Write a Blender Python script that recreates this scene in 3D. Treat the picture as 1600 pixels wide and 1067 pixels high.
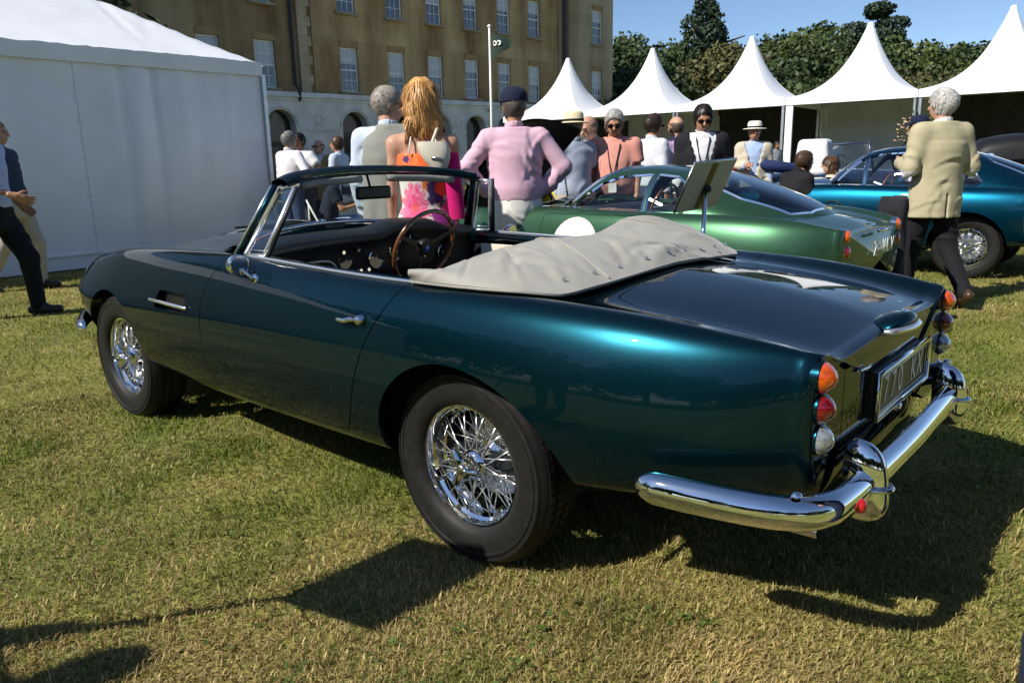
import bpy, math, random
import numpy as np
from mathutils import Vector, Matrix, Quaternion

for _o in list(bpy.data.objects):
    bpy.data.objects.remove(_o)
SC = bpy.context.scene
COL = SC.collection
RNG = np.random.default_rng(7)
R = math.radians

# ------------------------------------------------------------------ camera
# world: origin under the convertible's rear axle, +x towards its nose, +y its left side, z up
CAM = np.array([-1.628, 2.407, 1.276])
YAW, PITCH, ROLL, FPX = -0.861, -0.228, -0.021, 1197.7
_f = np.array([math.cos(YAW) * math.cos(PITCH), math.sin(YAW) * math.cos(PITCH), math.sin(PITCH)])
_r = np.array([math.sin(YAW), -math.cos(YAW), 0.0])
_u = np.cross(_r, _f)
_c, _s = math.cos(ROLL), math.sin(ROLL)
_r, _u = _c * _r + _s * _u, -_s * _r + _c * _u
cam = bpy.data.cameras.new('camera')
cam.lens = 36.0 * FPX / 1600.0
cam.sensor_width = 36.0
cam.clip_start = 0.05
cam.clip_end = 3000
camo = bpy.data.objects.new('camera', cam)
COL.objects.link(camo)
camo.matrix_world = Matrix([[_r[0], _u[0], -_f[0], CAM[0]], [_r[1], _u[1], -_f[1], CAM[1]],
                            [_r[2], _u[2], -_f[2], CAM[2]], [0, 0, 0, 1]])
SC.camera = camo

# ------------------------------------------------------------------ sky and sun
SUN_EL = R(42.0)
SUN_H = np.array([0.31, 0.95]) / math.hypot(0.31, 0.95)      # horizontal direction towards the sun
SUN_DIR = Vector((SUN_H[0] * math.cos(SUN_EL), SUN_H[1] * math.cos(SUN_EL), math.sin(SUN_EL)))
world = bpy.data.worlds.new('World')
SC.world = world
world.use_nodes = True
wn = world.node_tree
sky = wn.nodes.new('ShaderNodeTexSky')
sky.sky_type = 'NISHITA'
sky.sun_disc = False
sky.sun_elevation = SUN_EL
sky.sun_rotation = math.atan2(SUN_H[0], SUN_H[1])
sky.air_density = 0.75
sky.dust_density = 0.15
sky.ozone_density = 3.2
bg = wn.nodes['Background']
bg.inputs['Strength'].default_value = 0.10
wn.links.new(sky.outputs[0], bg.inputs[0])
sl = bpy.data.lights.new('sun', 'SUN')
sl.energy = 5.0
sl.angle = R(0.53)
sl.color = (1.0, 0.94, 0.84)
so = bpy.data.objects.new('sun', sl)
COL.objects.link(so)
so.location = (20, 60, 60)
so.rotation_euler = SUN_DIR.to_track_quat('Z', 'Y').to_euler()
SC.view_settings.view_transform = 'Standard'
SC.view_settings.look = 'None'
SC.view_settings.exposure = 0.40
SC.view_settings.gamma = 1.0
SC.view_settings.use_curve_mapping = False
SC.render.film_transparent = False
SC.cycles.max_bounces = 8
SC.cycles.transparent_max_bounces = 12
SC.cycles.caustics_reflective = False
SC.cycles.caustics_refractive = False


# ------------------------------------------------------------------ picture helpers (measuring only)
def ray(px, py):
    return _f + _r * (px - 800.0) / FPX - _u * (py - 533.5) / FPX


def at_depth(px, py, z):
    return CAM + z * ray(px, py)


def on_plane(px, py, axis, val):
    d = ray(px, py)
    return CAM + d * (val - CAM[axis]) / d[axis]


# ------------------------------------------------------------------ object helpers
def link(o, parent=None):
    COL.objects.link(o)
    if parent is not None:
        o.parent = parent
    return o


def tag(o, label=None, cat=None, group=None, kind=None):
    if label: o['label'] = label
    if cat: o['category'] = cat
    if group: o['group'] = group
    if kind: o['kind'] = kind
    return o


def empty(name, loc=(0, 0, 0), rz=0.0):
    o = bpy.data.objects.new(name, None)
    o.empty_display_size = 0.1
    o.location = loc
    o.rotation_euler = (0, 0, rz)
    COL.objects.link(o)
    return o


def copy_tree(o, parent=None):
    c = o.copy()
    COL.objects.link(c)
    c.parent = parent
    for ch in list(o.children):
        copy_tree(ch, c)
    return c


def mesh_np(name, V, F, smooth=True, normals=None):
    """V (n,3) array, F list of index tuples or (m,k) array"""
    me = bpy.data.meshes.new(name)
    V = np.asarray(V, dtype=np.float64)
    if isinstance(F, np.ndarray):
        m, k = F.shape
        me.vertices.add(len(V))
        me.vertices.foreach_set('co', V.astype(np.float32).ravel())
        me.loops.add(m * k)
        me.loops.foreach_set('vertex_index', F.astype(np.int32).ravel())
        me.polygons.add(m)
        me.polygons.foreach_set('loop_start', np.arange(0, m * k, k, dtype=np.int32))
        me.update(calc_edges=True)
    else:
        me.from_pydata(V.tolist(), [], [tuple(int(i) for i in f) for f in F])
        me.update()
    if smooth:
        me.polygons.foreach_set('use_smooth', np.ones(len(me.polygons), dtype=bool))
    if normals is not None:
        me.normals_split_custom_set_from_vertices([tuple(n) for n in normals])
    return me


def obj(name, V, F, mat, parent=None, smooth=True, normals=None):
    me = mesh_np(name, V, F, smooth, normals)
    if mat is not None:
        me.materials.append(mat)
    return link(bpy.data.objects.new(name, me), parent)


class MB:
    """collects shapes into one mesh"""
    def __init__(s):
        s.V = []; s.F = []; s.n = 0; s.M = []

    def add(s, V, F, mi=0):
        V = np.asarray(V, float).reshape(-1, 3)
        s.V.append(V)
        for f in F:
            s.F.append(tuple(int(i) + s.n for i in f)); s.M.append(mi)
        s.n += len(V)
        return s

    def box(s, lo, hi, mi=0, bev=0.0):
        (x0, y0, z0), (x1, y1, z1) = lo, hi
        if bev <= 0:
            V = [(x0, y0, z0), (x1, y0, z0), (x1, y1, z0), (x0, y1, z0), (x0, y0, z1), (x1, y0, z1), (x1, y1, z1), (x0, y1, z1)]
            return s.add(V, [(0, 3, 2, 1), (4, 5, 6, 7), (0, 1, 5, 4), (1, 2, 6, 5), (2, 3, 7, 6), (3, 0, 4, 7)], mi)
        b = bev
        prof = [(z0, b), (z0 + b, 0), (z1 - b, 0), (z1, b)]
        V = []
        for z, i in prof:
            V += [(x0 + i + b, y0 + i, z), (x1 - i - b, y0 + i, z), (x1 - i, y0 + i + b, z), (x1 - i, y1 - i - b, z),
                  (x1 - i - b, y1 - i, z), (x0 + i + b, y1 - i, z), (x0 + i, y1 - i - b, z), (x0 + i, y0 + i + b, z)]
        F = [tuple(range(7, -1, -1)), tuple(range(24, 32))]
        for k in range(3):
            for j in range(8):
                F.append((k * 8 + j, k * 8 + (j + 1) % 8, k * 8 + 8 + (j + 1) % 8, k * 8 + 8 + j))
        return s.add(V, F, mi)

    def tube(s, pts, rad, n=8, mi=0, closed=False, cap=True, flat=None):
        """sweep a circle (or ellipse: flat=(a,b) factors) along pts"""
        P = np.asarray(pts, float)
        m = len(P)
        rad = np.broadcast_to(np.asarray(rad, float), (m,))
        T = np.gradient(P, axis=0) if not closed else (np.roll(P, -1, 0) - np.roll(P, 1, 0))
        T /= np.linalg.norm(T, axis=1)[:, None] + 1e-12
        a = np.array([0, 0, 1.0]) if abs(T[0][2]) < 0.9 else np.array([1.0, 0, 0])
        U = np.cross(T[0], a); U /= np.linalg.norm(U)
        V = []
        th = np.arange(n) * 2 * math.pi / n
        for i in range(m):
            U = U - T[i] * (U @ T[i]); U /= np.linalg.norm(U) + 1e-12
            W = np.cross(T[i], U)
            fa, fb = flat if flat else (1, 1)
            V.append(P[i] + rad[i] * (np.cos(th)[:, None] * U * fa + np.sin(th)[:, None] * W * fb))
        V = np.concatenate(V)
        F = []
        mm = m if closed else m - 1
        for i in range(mm):
            i2 = (i + 1) % m
            for j in range(n):
                F.append((i * n + j, i * n + (j + 1) % n, i2 * n + (j + 1) % n, i2 * n + j))
        if cap and not closed:
            F.append(tuple(range(n - 1, -1, -1)))
            F.append(tuple((m - 1) * n + j for j in range(n)))
        return s.add(V, F, mi)

    def lathe(s, prof, n=32, axis='z', origin=(0, 0, 0), mi=0, a0=0.0, a1=2 * math.pi):
        """prof: list of (radius, height)"""
        full = abs(a1 - a0 - 2 * math.pi) < 1e-6
        k = n if full else n + 1
        th = a0 + (a1 - a0) * np.arange(k) / n
        V = []
        for (r_, h) in prof:
            c, d = r_ * np.cos(th), r_ * np.sin(th)
            hh = np.full(k, h)
            if axis == 'z': V.append(np.stack([c, d, hh], 1))
            elif axis == 'y': V.append(np.stack([d, hh, c], 1))
            else: V.append(np.stack([hh, c, d], 1))
        V = np.concatenate(V) + np.asarray(origin, float)
        F = []
        for i in range(len(prof) - 1):
            for j in range(n):
                j2 = (j + 1) % k
                F.append((i * k + j, i * k + j2, (i + 1) * k + j2, (i + 1) * k + j))
        return s.add(V, F, mi)

    def grid(s, P, mi=0, flip=False):
        P = np.asarray(P, float)
        a, b = P.shape[:2]
        idx = np.arange(a * b).reshape(a, b)
        q = np.stack([idx[:-1, :-1], idx[1:, :-1], idx[1:, 1:], idx[:-1, 1:]], -1).reshape(-1, 4)
        if flip: q = q[:, ::-1]
        return s.add(P.reshape(-1, 3), q, mi)

    def build(s, name, mats, parent=None, smooth=False, angle=None):
        V = np.concatenate(s.V) if s.V else np.zeros((0, 3))
        me = bpy.data.meshes.new(name)
        me.from_pydata(V.tolist(), [], s.F)
        me.update()
        if not isinstance(mats, (list, tuple)): mats = [mats]
        for m in mats: me.materials.append(m)
        if len(mats) > 1: me.polygons.foreach_set('material_index', np.array(s.M, dtype=np.int32))
        if smooth:
            me.polygons.foreach_set('use_smooth', np.ones(len(me.polygons), dtype=bool))
            if angle is not None:
                me.set_sharp_from_angle(angle=R(angle))
        return link(bpy.data.objects.new(name, me), parent)


# ------------------------------------------------------------------ materials
def mat(name, col, rough=0.5, metal=0.0, coat=0.0, coat_rough=0.03, spec=0.5, trans=0.0, ior=1.45, sheen=0.0,
        noise=None, bump=None, alpha=1.0, sss=0.0, emit=None):
    """noise=(scale, amount, detail): multiplies the colour; bump=(scale, strength, distance)"""
    m = bpy.data.materials.new(name)
    m.use_nodes = True
    nt = m.node_tree
    p = nt.nodes['Principled BSDF']
    p.inputs['Base Color'].default_value = (*col, 1)
    p.inputs['Roughness'].default_value = rough
    p.inputs['Metallic'].default_value = metal
    p.inputs['Coat Weight'].default_value = coat
    p.inputs['Coat Roughness'].default_value = coat_rough
    p.inputs['Specular IOR Level'].default_value = spec
    p.inputs['Transmission Weight'].default_value = trans
    p.inputs['IOR'].default_value = ior
    p.inputs['Sheen Weight'].default_value = sheen
    p.inputs['Alpha'].default_value = alpha
    if sss > 0:
        p.inputs['Subsurface Weight'].default_value = sss
        p.inputs['Subsurface Radius'].default_value = (0.02, 0.008, 0.004)
    if emit:
        p.inputs['Emission Color'].default_value = (*emit[:3], 1)
        p.inputs['Emission Strength'].default_value = emit[3]
    tc = None
    if noise or bump:
        tc = nt.nodes.new('ShaderNodeTexCoord')
    if noise:
        sc_, am, de = noise
        n = nt.nodes.new('ShaderNodeTexNoise')
        n.inputs['Scale'].default_value = sc_
        n.inputs['Detail'].default_value = de
        nt.links.new(tc.outputs['Object'], n.inputs['Vector'])
        mr = nt.nodes.new('ShaderNodeMapRange')
        mr.inputs['From Min'].default_value = 0.3
        mr.inputs['From Max'].default_value = 0.7
        mr.inputs['To Min'].default_value = 1 - am
        mr.inputs['To Max'].default_value = 1 + am
        nt.links.new(n.outputs['Fac'], mr.inputs['Value'])
        mx = nt.nodes.new('ShaderNodeMix')
        mx.data_type = 'RGBA'; mx.blend_type = 'MULTIPLY'
        mx.inputs['Factor'].default_value = 1.0
        mx.inputs['A'].default_value = (*col, 1)
        nt.links.new(mr.outputs[0], mx.inputs['B'])
        nt.links.new(mx.outputs['Result'], p.inputs['Base Color'])
    if bump:
        sc_, st, di = bump
        n = nt.nodes.new('ShaderNodeTexNoise')
        n.inputs['Scale'].default_value = sc_
        n.inputs['Detail'].default_value = 5
        nt.links.new(tc.outputs['Object'], n.inputs['Vector'])
        b = nt.nodes.new('ShaderNodeBump')
        b.inputs['Strength'].default_value = st
        b.inputs['Distance'].default_value = di
        nt.links.new(n.outputs['Fac'], b.inputs['Height'])
        nt.links.new(b.outputs['Normal'], p.inputs['Normal'])
    return m


def paint(name, col, metal=0.6, rough=0.4, flake=0.06):
    """metallic car paint: flake base under a clear coat"""
    m = mat(name, col, rough=rough, metal=metal, coat=1.0, coat_rough=0.012)
    nt = m.node_tree
    p = nt.nodes['Principled BSDF']
    p.inputs['Coat IOR'].default_value = 1.30
    p.inputs['Specular Tint'].default_value = (min(1, col[0] * 4), min(1, col[1] * 4), min(1, col[2] * 4), 1)
    tc = nt.nodes.new('ShaderNodeTexCoord')
    v = nt.nodes.new('ShaderNodeTexVoronoi')
    v.inputs['Scale'].default_value = 900
    nt.links.new(tc.outputs['Object'], v.inputs['Vector'])
    b = nt.nodes.new('ShaderNodeBump')
    b.inputs['Strength'].default_value = flake
    b.inputs['Distance'].default_value = 0.002
    nt.links.new(v.outputs['Color'], b.inputs['Height'])
    nt.links.new(b.outputs['Normal'], p.inputs['Normal'])
    return m


CHROME = mat('chrome', (0.80, 0.81, 0.82), 0.02, 1.0, noise=(3, 0.05, 3))
BRIGHT = mat('bright_trim', (0.86, 0.87, 0.88), 0.20, 0.9, noise=(6, 0.05, 3))
STEEL = mat('satin_steel', (0.55, 0.56, 0.57), 0.25, 1.0, noise=(20, 0.1, 3))
RUBBER = mat('tyre_rubber', (0.009, 0.0085, 0.008), 0.6, spec=.35, noise=(30, 0.35, 4), bump=(220, 0.12, 0.002))
BLACK = mat('black_trim', (0.008, 0.008, 0.009), 0.5, noise=(12, 0.2, 3))
DARKWELL = mat('underseal', (0.006, 0.006, 0.006), 0.9, noise=(20, 0.3, 3))
LEATHER = mat('dark_leather', (0.010, 0.014, 0.018), 0.42, noise=(25, 0.25, 4), bump=(160, 0.25, 0.002))
CREAM = mat('cream_leather', (0.62, 0.58, 0.47), 0.5, noise=(18, 0.08, 4), bump=(160, 0.2, 0.002))
WOODRIM = mat('wood_rim', (0.16, 0.055, 0.02), 0.25, coat=0.8, noise=(60, 0.4, 6))
WHITEP = mat('white_paint', (0.78, 0.77, 0.73), 0.45, noise=(4, 0.05, 4))
GOLDREFL = mat('red_reflector', (0.45, 0.01, 0.01), 0.12, coat=1.0)


def glass(name, tint=(0.9, 0.95, 0.94), alpha_like=0.06, rough=0.0):
    """thin glass: mostly clear, with a real fresnel reflection"""
    m = bpy.data.materials.new(name)
    m.use_nodes = True
    nt = m.node_tree
    nt.nodes.remove(nt.nodes['Principled BSDF'])
    out = nt.nodes['Material Output']
    t = nt.nodes.new('ShaderNodeBsdfTransparent')
    t.inputs['Color'].default_value = (*tint, 1)
    g = nt.nodes.new('ShaderNodeBsdfGlossy')
    g.inputs['Roughness'].default_value = rough
    g.inputs['Color'].default_value = (1, 1, 1, 1)
    lw = nt.nodes.new('ShaderNodeLayerWeight')
    lw.inputs['Blend'].default_value = 0.5
    pw = nt.nodes.new('ShaderNodeMath'); pw.operation = 'POWER'
    pw.inputs[1].default_value = 4.0
    nt.links.new(lw.outputs['Facing'], pw.inputs[0])
    mx = nt.nodes.new('ShaderNodeMixShader')
    ad = nt.nodes.new('ShaderNodeMath'); ad.operation = 'MULTIPLY_ADD'
    ad.inputs[1].default_value = 0.85; ad.inputs[2].default_value = alpha_like
    ad.use_clamp = True
    nt.links.new(pw.outputs[0], ad.inputs[0])
    nt.links.new(ad.outputs[0], mx.inputs[0])
    nt.links.new(t.outputs[0], mx.inputs[1])
    nt.links.new(g.outputs[0], mx.inputs[2])
    nt.links.new(mx.outputs[0], out.inputs['Surface'])
    return m


GLASS = glass('window_glass')

# ------------------------------------------------------------------ car bodies: lofted sections, trimmed into panels
XG = np.arange(-1.6, 4.0, 0.01)


def table(pairs, sigma=0.10):
    xs = np.array([p[0] for p in pairs]); ys = np.array([p[1] for p in pairs])
    y = np.interp(XG, xs, ys)
    # extrapolate linearly past the ends so smoothing does not flatten them
    s0 = (ys[1] - ys[0]) / (xs[1] - xs[0]); s1 = (ys[-1] - ys[-2]) / (xs[-1] - xs[-2])
    y = np.where(XG < xs[0], ys[0] + s0 * (XG - xs[0]), y)
    y = np.where(XG > xs[-1], ys[-1] + s1 * (XG - xs[-1]), y)
    k = np.exp(-0.5 * (np.arange(-60, 61) * 0.01 / sigma) ** 2); k /= k.sum()
    yp = np.concatenate([y[0] + s0 * 0.01 * np.arange(-60, 0), y, y[-1] + s1 * 0.01 * np.arange(1, 61)])
    return np.convolve(yp, k, 'valid')


def bspline(C, n):
    """clamped uniform cubic B-spline through control rows C (k,...), n samples"""
    C = np.asarray(C, float)
    k = len(C)
    kn = np.concatenate([[0, 0, 0], np.arange(k - 2), [k - 3] * 3]).astype(float)
    t = np.linspace(0, k - 3, n); t[-1] -= 1e-9
    def N(i, d, t):
        if d == 0:
            return ((kn[i] <= t) & (t < kn[i + 1])).astype(float)
        o = 0
        if kn[i + d] > kn[i]: o = o + (t - kn[i]) / (kn[i + d] - kn[i]) * N(i, d - 1, t)
        if kn[i + d + 1] > kn[i + 1]: o = o + (kn[i + d + 1] - t) / (kn[i + d + 1] - kn[i + 1]) * N(i + 1, d - 1, t)
        return o
    B = np.stack([N(i, 3, t) for i in range(k)], 1)
    return np.tensordot(B, C, 1)


def loft_body(ctrl, x0, x1, dx=0.0125, m=110, tail=None, nose=None):
    """ctrl: list of (ytable, ztable) from sill to centre line.  Returns P (n,m,3), N (n,m,3) for the left half."""
    xs = np.arange(x0, x1 + 1e-6, dx)
    rows = [(x, 1.0, x) for x in xs]
    if tail:   # (depth, inset, zc): rounded edge then a gently domed end panel
        d, ins, zc, bulge = tail
        ex = []
        for a in np.linspace(0, math.pi / 2, 9)[1:]:
            ex.append((x0 - d * math.sin(a), 1 - ins * (1 - math.cos(a)), x0, zc))
        last = ex[-1][1]
        for t in np.linspace(0, 1, 34)[1:]:
            ex.append((x0 - d - bulge * math.sin(t * math.pi / 2), last * (1 - t), x0, zc))
        rows = [(a, b, c, z) for a, b, c, z in reversed(ex)] + [r + (0,) for r in rows]
    else:
        rows = [r + (0,) for r in rows]
    if nose:
        d, ins, zc, bulge = nose
        for a in np.linspace(0, math.pi / 2, 14)[1:]:
            rows.append((x1 + d * math.sin(a), 1 - ins * (1 - math.cos(a)), x1, zc))
        last = rows[-1][1]
        for t in np.linspace(0, 1, 24)[1:]:
            rows.append((x1 + d + bulge * math.sin(t * math.pi / 2), last * (1 - t), x1, zc))
    P = []
    for x, sc, xr, zc in rows:
        i = (xr - XG[0]) / 0.01
        C = np.array([[np.interp(i, np.arange(len(XG)), cy), np.interp(i, np.arange(len(XG)), cz)] for cy, cz in ctrl])
        S = bspline(C, m)
        y = S[:, 0] * sc
        z = zc + (S[:, 1] - zc) * sc if sc != 1.0 else S[:, 1]
        P.append(np.stack([np.full(m, x), y, z], 1))
    P = np.array(P)
    P[:, -1, 1] = 0.0
    du = np.gradient(P, axis=0); dv = np.gradient(P, axis=1)
    N = np.cross(du, dv)
    L = np.linalg.norm(N, axis=2, keepdims=True)
    N = N / np.maximum(L, 1e-9)
    bad = L[..., 0] < 1e-8
    N[bad] = (-1, 0, 0) if True else N[bad]
    # orient outwards
    if N[len(N) // 2, m // 3, 1] < 0: N = -N
    if tail: N[:3][L[:3, :, 0] < 1e-7] = (-1, 0, 0)
    if nose: N[-3:][L[-3:, :, 0] < 1e-7] = (1, 0, 0)
    N[:, -1, 1] = 0
    N[:, -1] /= np.linalg.norm(N[:, -1], axis=1, keepdims=True) + 1e-12
    return P, N


class Panel:
    """polygon soup with vertex normals that can be split along implicit curves"""
    def __init__(s, V, N, F):
        s.V = V; s.N = N; s.F = F; s.flange = []

    @staticmethod
    def from_grid(P, N):
        a, b = P.shape[:2]
        idx = np.arange(a * b).reshape(a, b)
        F = np.stack([idx[:-1, :-1], idx[1:, :-1], idx[1:, 1:], idx[:-1, 1:]], -1).reshape(-1, 4)
        p = Panel(P.reshape(-1, 3).copy(), N.reshape(-1, 3).copy(), F)
        # make the winding agree with the normals
        c = p.V[F]
        fn = np.cross(c[:, 2] - c[:, 0], c[:, 3] - c[:, 1])
        flip = (fn * p.N[F].mean(1)).sum(1) < 0
        p.F = np.where(flip[:, None], F[:, ::-1], F)
        return p

    def split(s, f, mask=None, gap=0.0022, depth=0.018, flange=True):
        """f(V)->values; returns (inside f<0, outside).  mask(V)->bool limits where the cut applies."""
        V = s.V.copy(); N = s.N.copy()
        F = s.F
        val = f(V)
        if mask is not None: val = np.where(mask(V), val, np.abs(val) + 0.05)
        E = np.concatenate([F[:, [0, 1]], F[:, [1, 2]], F[:, [2, 3]], F[:, [3, 0]]])
        E.sort(axis=1)
        E = np.unique(E, axis=0)
        a, b = val[E[:, 0]], val[E[:, 1]]
        cr = (a * b) < 0
        Ec = E[cr]; t = a[cr] / (a[cr] - b[cr])
        on = np.zeros(len(V), bool)
        best = np.full(len(V), 9.0)
        newV = V.copy(); newN = N.copy()
        for (i, j), tt in zip(Ec, t):
            k, o, tk = (i, j, tt) if tt < 0.5 else (j, i, 1 - tt)
            if tk < best[k]:
                best[k] = tk
                newV[k] = V[k] + (V[o] - V[k]) * tk
                nn = N[k] + (N[o] - N[k]) * tk
                newN[k] = nn / (np.linalg.norm(nn) + 1e-12)
            on[k] = True
        V, N = newV, newN
        sg = np.where(on, 0, np.sign(val)).astype(int)
        fs = sg[F]
        has_in = (fs < 0).any(1); has_out = (fs > 0).any(1)
        ins = [tuple(x) for x in F[has_in & ~has_out]]
        outs = [tuple(x) for x in F[~has_in]]
        for q in F[has_in & has_out]:
            ss = sg[q]
            z = [k for k in range(4) if ss[k] == 0]
            done = False
            if len(z) >= 2:
                for k in (0, 1):
                    if ss[k] == 0 and ss[k + 2] == 0:
                        t1 = (q[k], q[k + 1], q[k + 2]); t2 = (q[k + 2], q[(k + 3) % 4], q[k])
                        for tr, sv in ((t1, ss[k + 1]), (t2, ss[(k + 3) % 4])):
                            (ins if sv < 0 else outs).append(tr + (tr[2],))
                        done = True
                        break
            if not done:
                (ins if ss.sum() < 0 else outs).append(tuple(q))
        res = []
        for faces, sgn in ((ins, -1), (outs, 1)):
            faces = np.array(faces, int).reshape(-1, 4)
            used = np.unique(faces)
            mp = np.full(len(V), -1); mp[used] = np.arange(len(used))
            p = Panel(V[used].copy(), N[used].copy(), mp[faces])
            p.flange = [(fl[0], fl[1], fl[2]) for fl in s.flange] if sgn > 0 else []
            onu = on[used]
            if flange and len(faces):
                # boundary edges made of snapped vertices
                FE = np.concatenate([p.F[:, [0, 1]], p.F[:, [1, 2]], p.F[:, [2, 3]], p.F[:, [3, 0]]])
                FE = FE[FE[:, 0] != FE[:, 1]]
                key = np.sort(FE, 1)
                u_, inv, cnt = np.unique(key, axis=0, return_inverse=True, return_counts=True)
                bd = FE[(cnt[inv.ravel()] == 1) & onu[FE[:, 0]] & onu[FE[:, 1]]]
                # pull the edge back from the cut to open the shut line
                if gap > 0:
                    h = 1e-4
                    bv = np.unique(bd)
                    g = np.stack([(f(p.V[bv] + np.eye(3)[k] * h) - f(p.V[bv] - np.eye(3)[k] * h)) / (2 * h) for k in range(3)], 1)
                    g -= p.N[bv] * (g * p.N[bv]).sum(1)[:, None]
                    g /= np.linalg.norm(g, axis=1)[:, None] + 1e-9
                    p.V[bv] += g * gap * sgn
                for i, j in bd:
                    p.flange.append((p.V[[i, j]].copy(), p.N[[i, j]].copy(), depth))
            res.append(p)
        return res

    def arrays(s, sides=(1,), both=False):
        VV, NN, FF = [], [], []
        n = 0
        tri = [tuple(f[:3]) if f[2] == f[3] else tuple(f) for f in s.F]
        sides = (1, -1) if both else sides
        for sd in sides:
            m = np.array([1, sd, 1.0])
            VV.append(s.V * m); NN.append(s.N * m)
            FF += [tuple(int(i) + n for i in (f if sd > 0 else f[::-1])) for f in tri]
            n += len(s.V)
            for v, nn, d in s.flange:
                q = np.array([v[0], v[1], v[1] - nn[1] * d, v[0] - nn[0] * d]) * m
                e = np.cross(q[1] - q[0], q[3] - q[0]); e /= np.linalg.norm(e) + 1e-12
                VV.append(q); NN.append(np.repeat(e[None], 4, 0))
                FF.append((n, n + 1, n + 2, n + 3)); n += 4
        return np.concatenate(VV), np.concatenate(NN), FF

    def build(s, name, m, parent, sides=(1,), both=False):
        V, N, F = s.arrays(sides, both)
        return obj(name, V, F, m, parent, True, N)


def poly_sdf(pts, rnd=0.0):
    """signed distance to a closed 2-D polygon (negative inside), corners rounded by rnd"""
    pts = np.asarray(pts, float)
    def f(p):
        d = np.full(len(p), 1e9); inside = np.zeros(len(p), bool)
        for i in range(len(pts)):
            a, b = pts[i], pts[(i + 1) % len(pts)]
            e = b - a; w = p - a
            t = np.clip((w @ e) / (e @ e), 0, 1)
            d = np.minimum(d, np.linalg.norm(w - t[:, None] * e, axis=1))
            c = ((a[1] > p[:, 1]) != (b[1] > p[:, 1]))
            with np.errstate(divide='ignore', invalid='ignore'):
                xx = (b[0] - a[0]) * (p[:, 1] - a[1]) / (b[1] - a[1]) + a[0]
            inside ^= c & (p[:, 0] < xx)
        return np.where(inside, -d, d) - rnd
    return f


def smooth_path(pts, n=60, closed=False):
    """Catmull-Rom through points"""
    P = np.asarray(pts, float)
    k = len(P)
    out = []
    segs = k if closed else k - 1
    per = max(2, n // segs)
    for i in range(segs):
        p0 = P[(i - 1) % k] if closed or i > 0 else 2 * P[0] - P[1]
        p1, p2 = P[i], P[(i + 1) % k]
        p3 = P[(i + 2) % k] if closed or i + 2 < k else 2 * P[-1] - P[-2]
        for t in np.linspace(0, 1, per, endpoint=False):
            out.append(0.5 * ((2 * p1) + (-p0 + p2) * t + (2 * p0 - 5 * p1 + 4 * p2 - p3) * t * t + (-p0 + 3 * p1 - 3 * p2 + p3) * t ** 3))
    if not closed: out.append(P[-1])
    return np.array(out)


# ------------------------------------------------------------------ wire wheel
def spoke_mesh(a, b, r=0.0026):
    mb = MB(); mb.tube([a, a + (b - a) * 0.5, b], r, 6)
    me = bpy.data.meshes.new('spoke')
    me.from_pydata(np.concatenate(mb.V).tolist(), [], mb.F); me.update()
    me.polygons.foreach_set('use_smooth', np.ones(len(me.polygons), dtype=bool))
    me.materials.append(BRIGHT)
    return me


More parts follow.
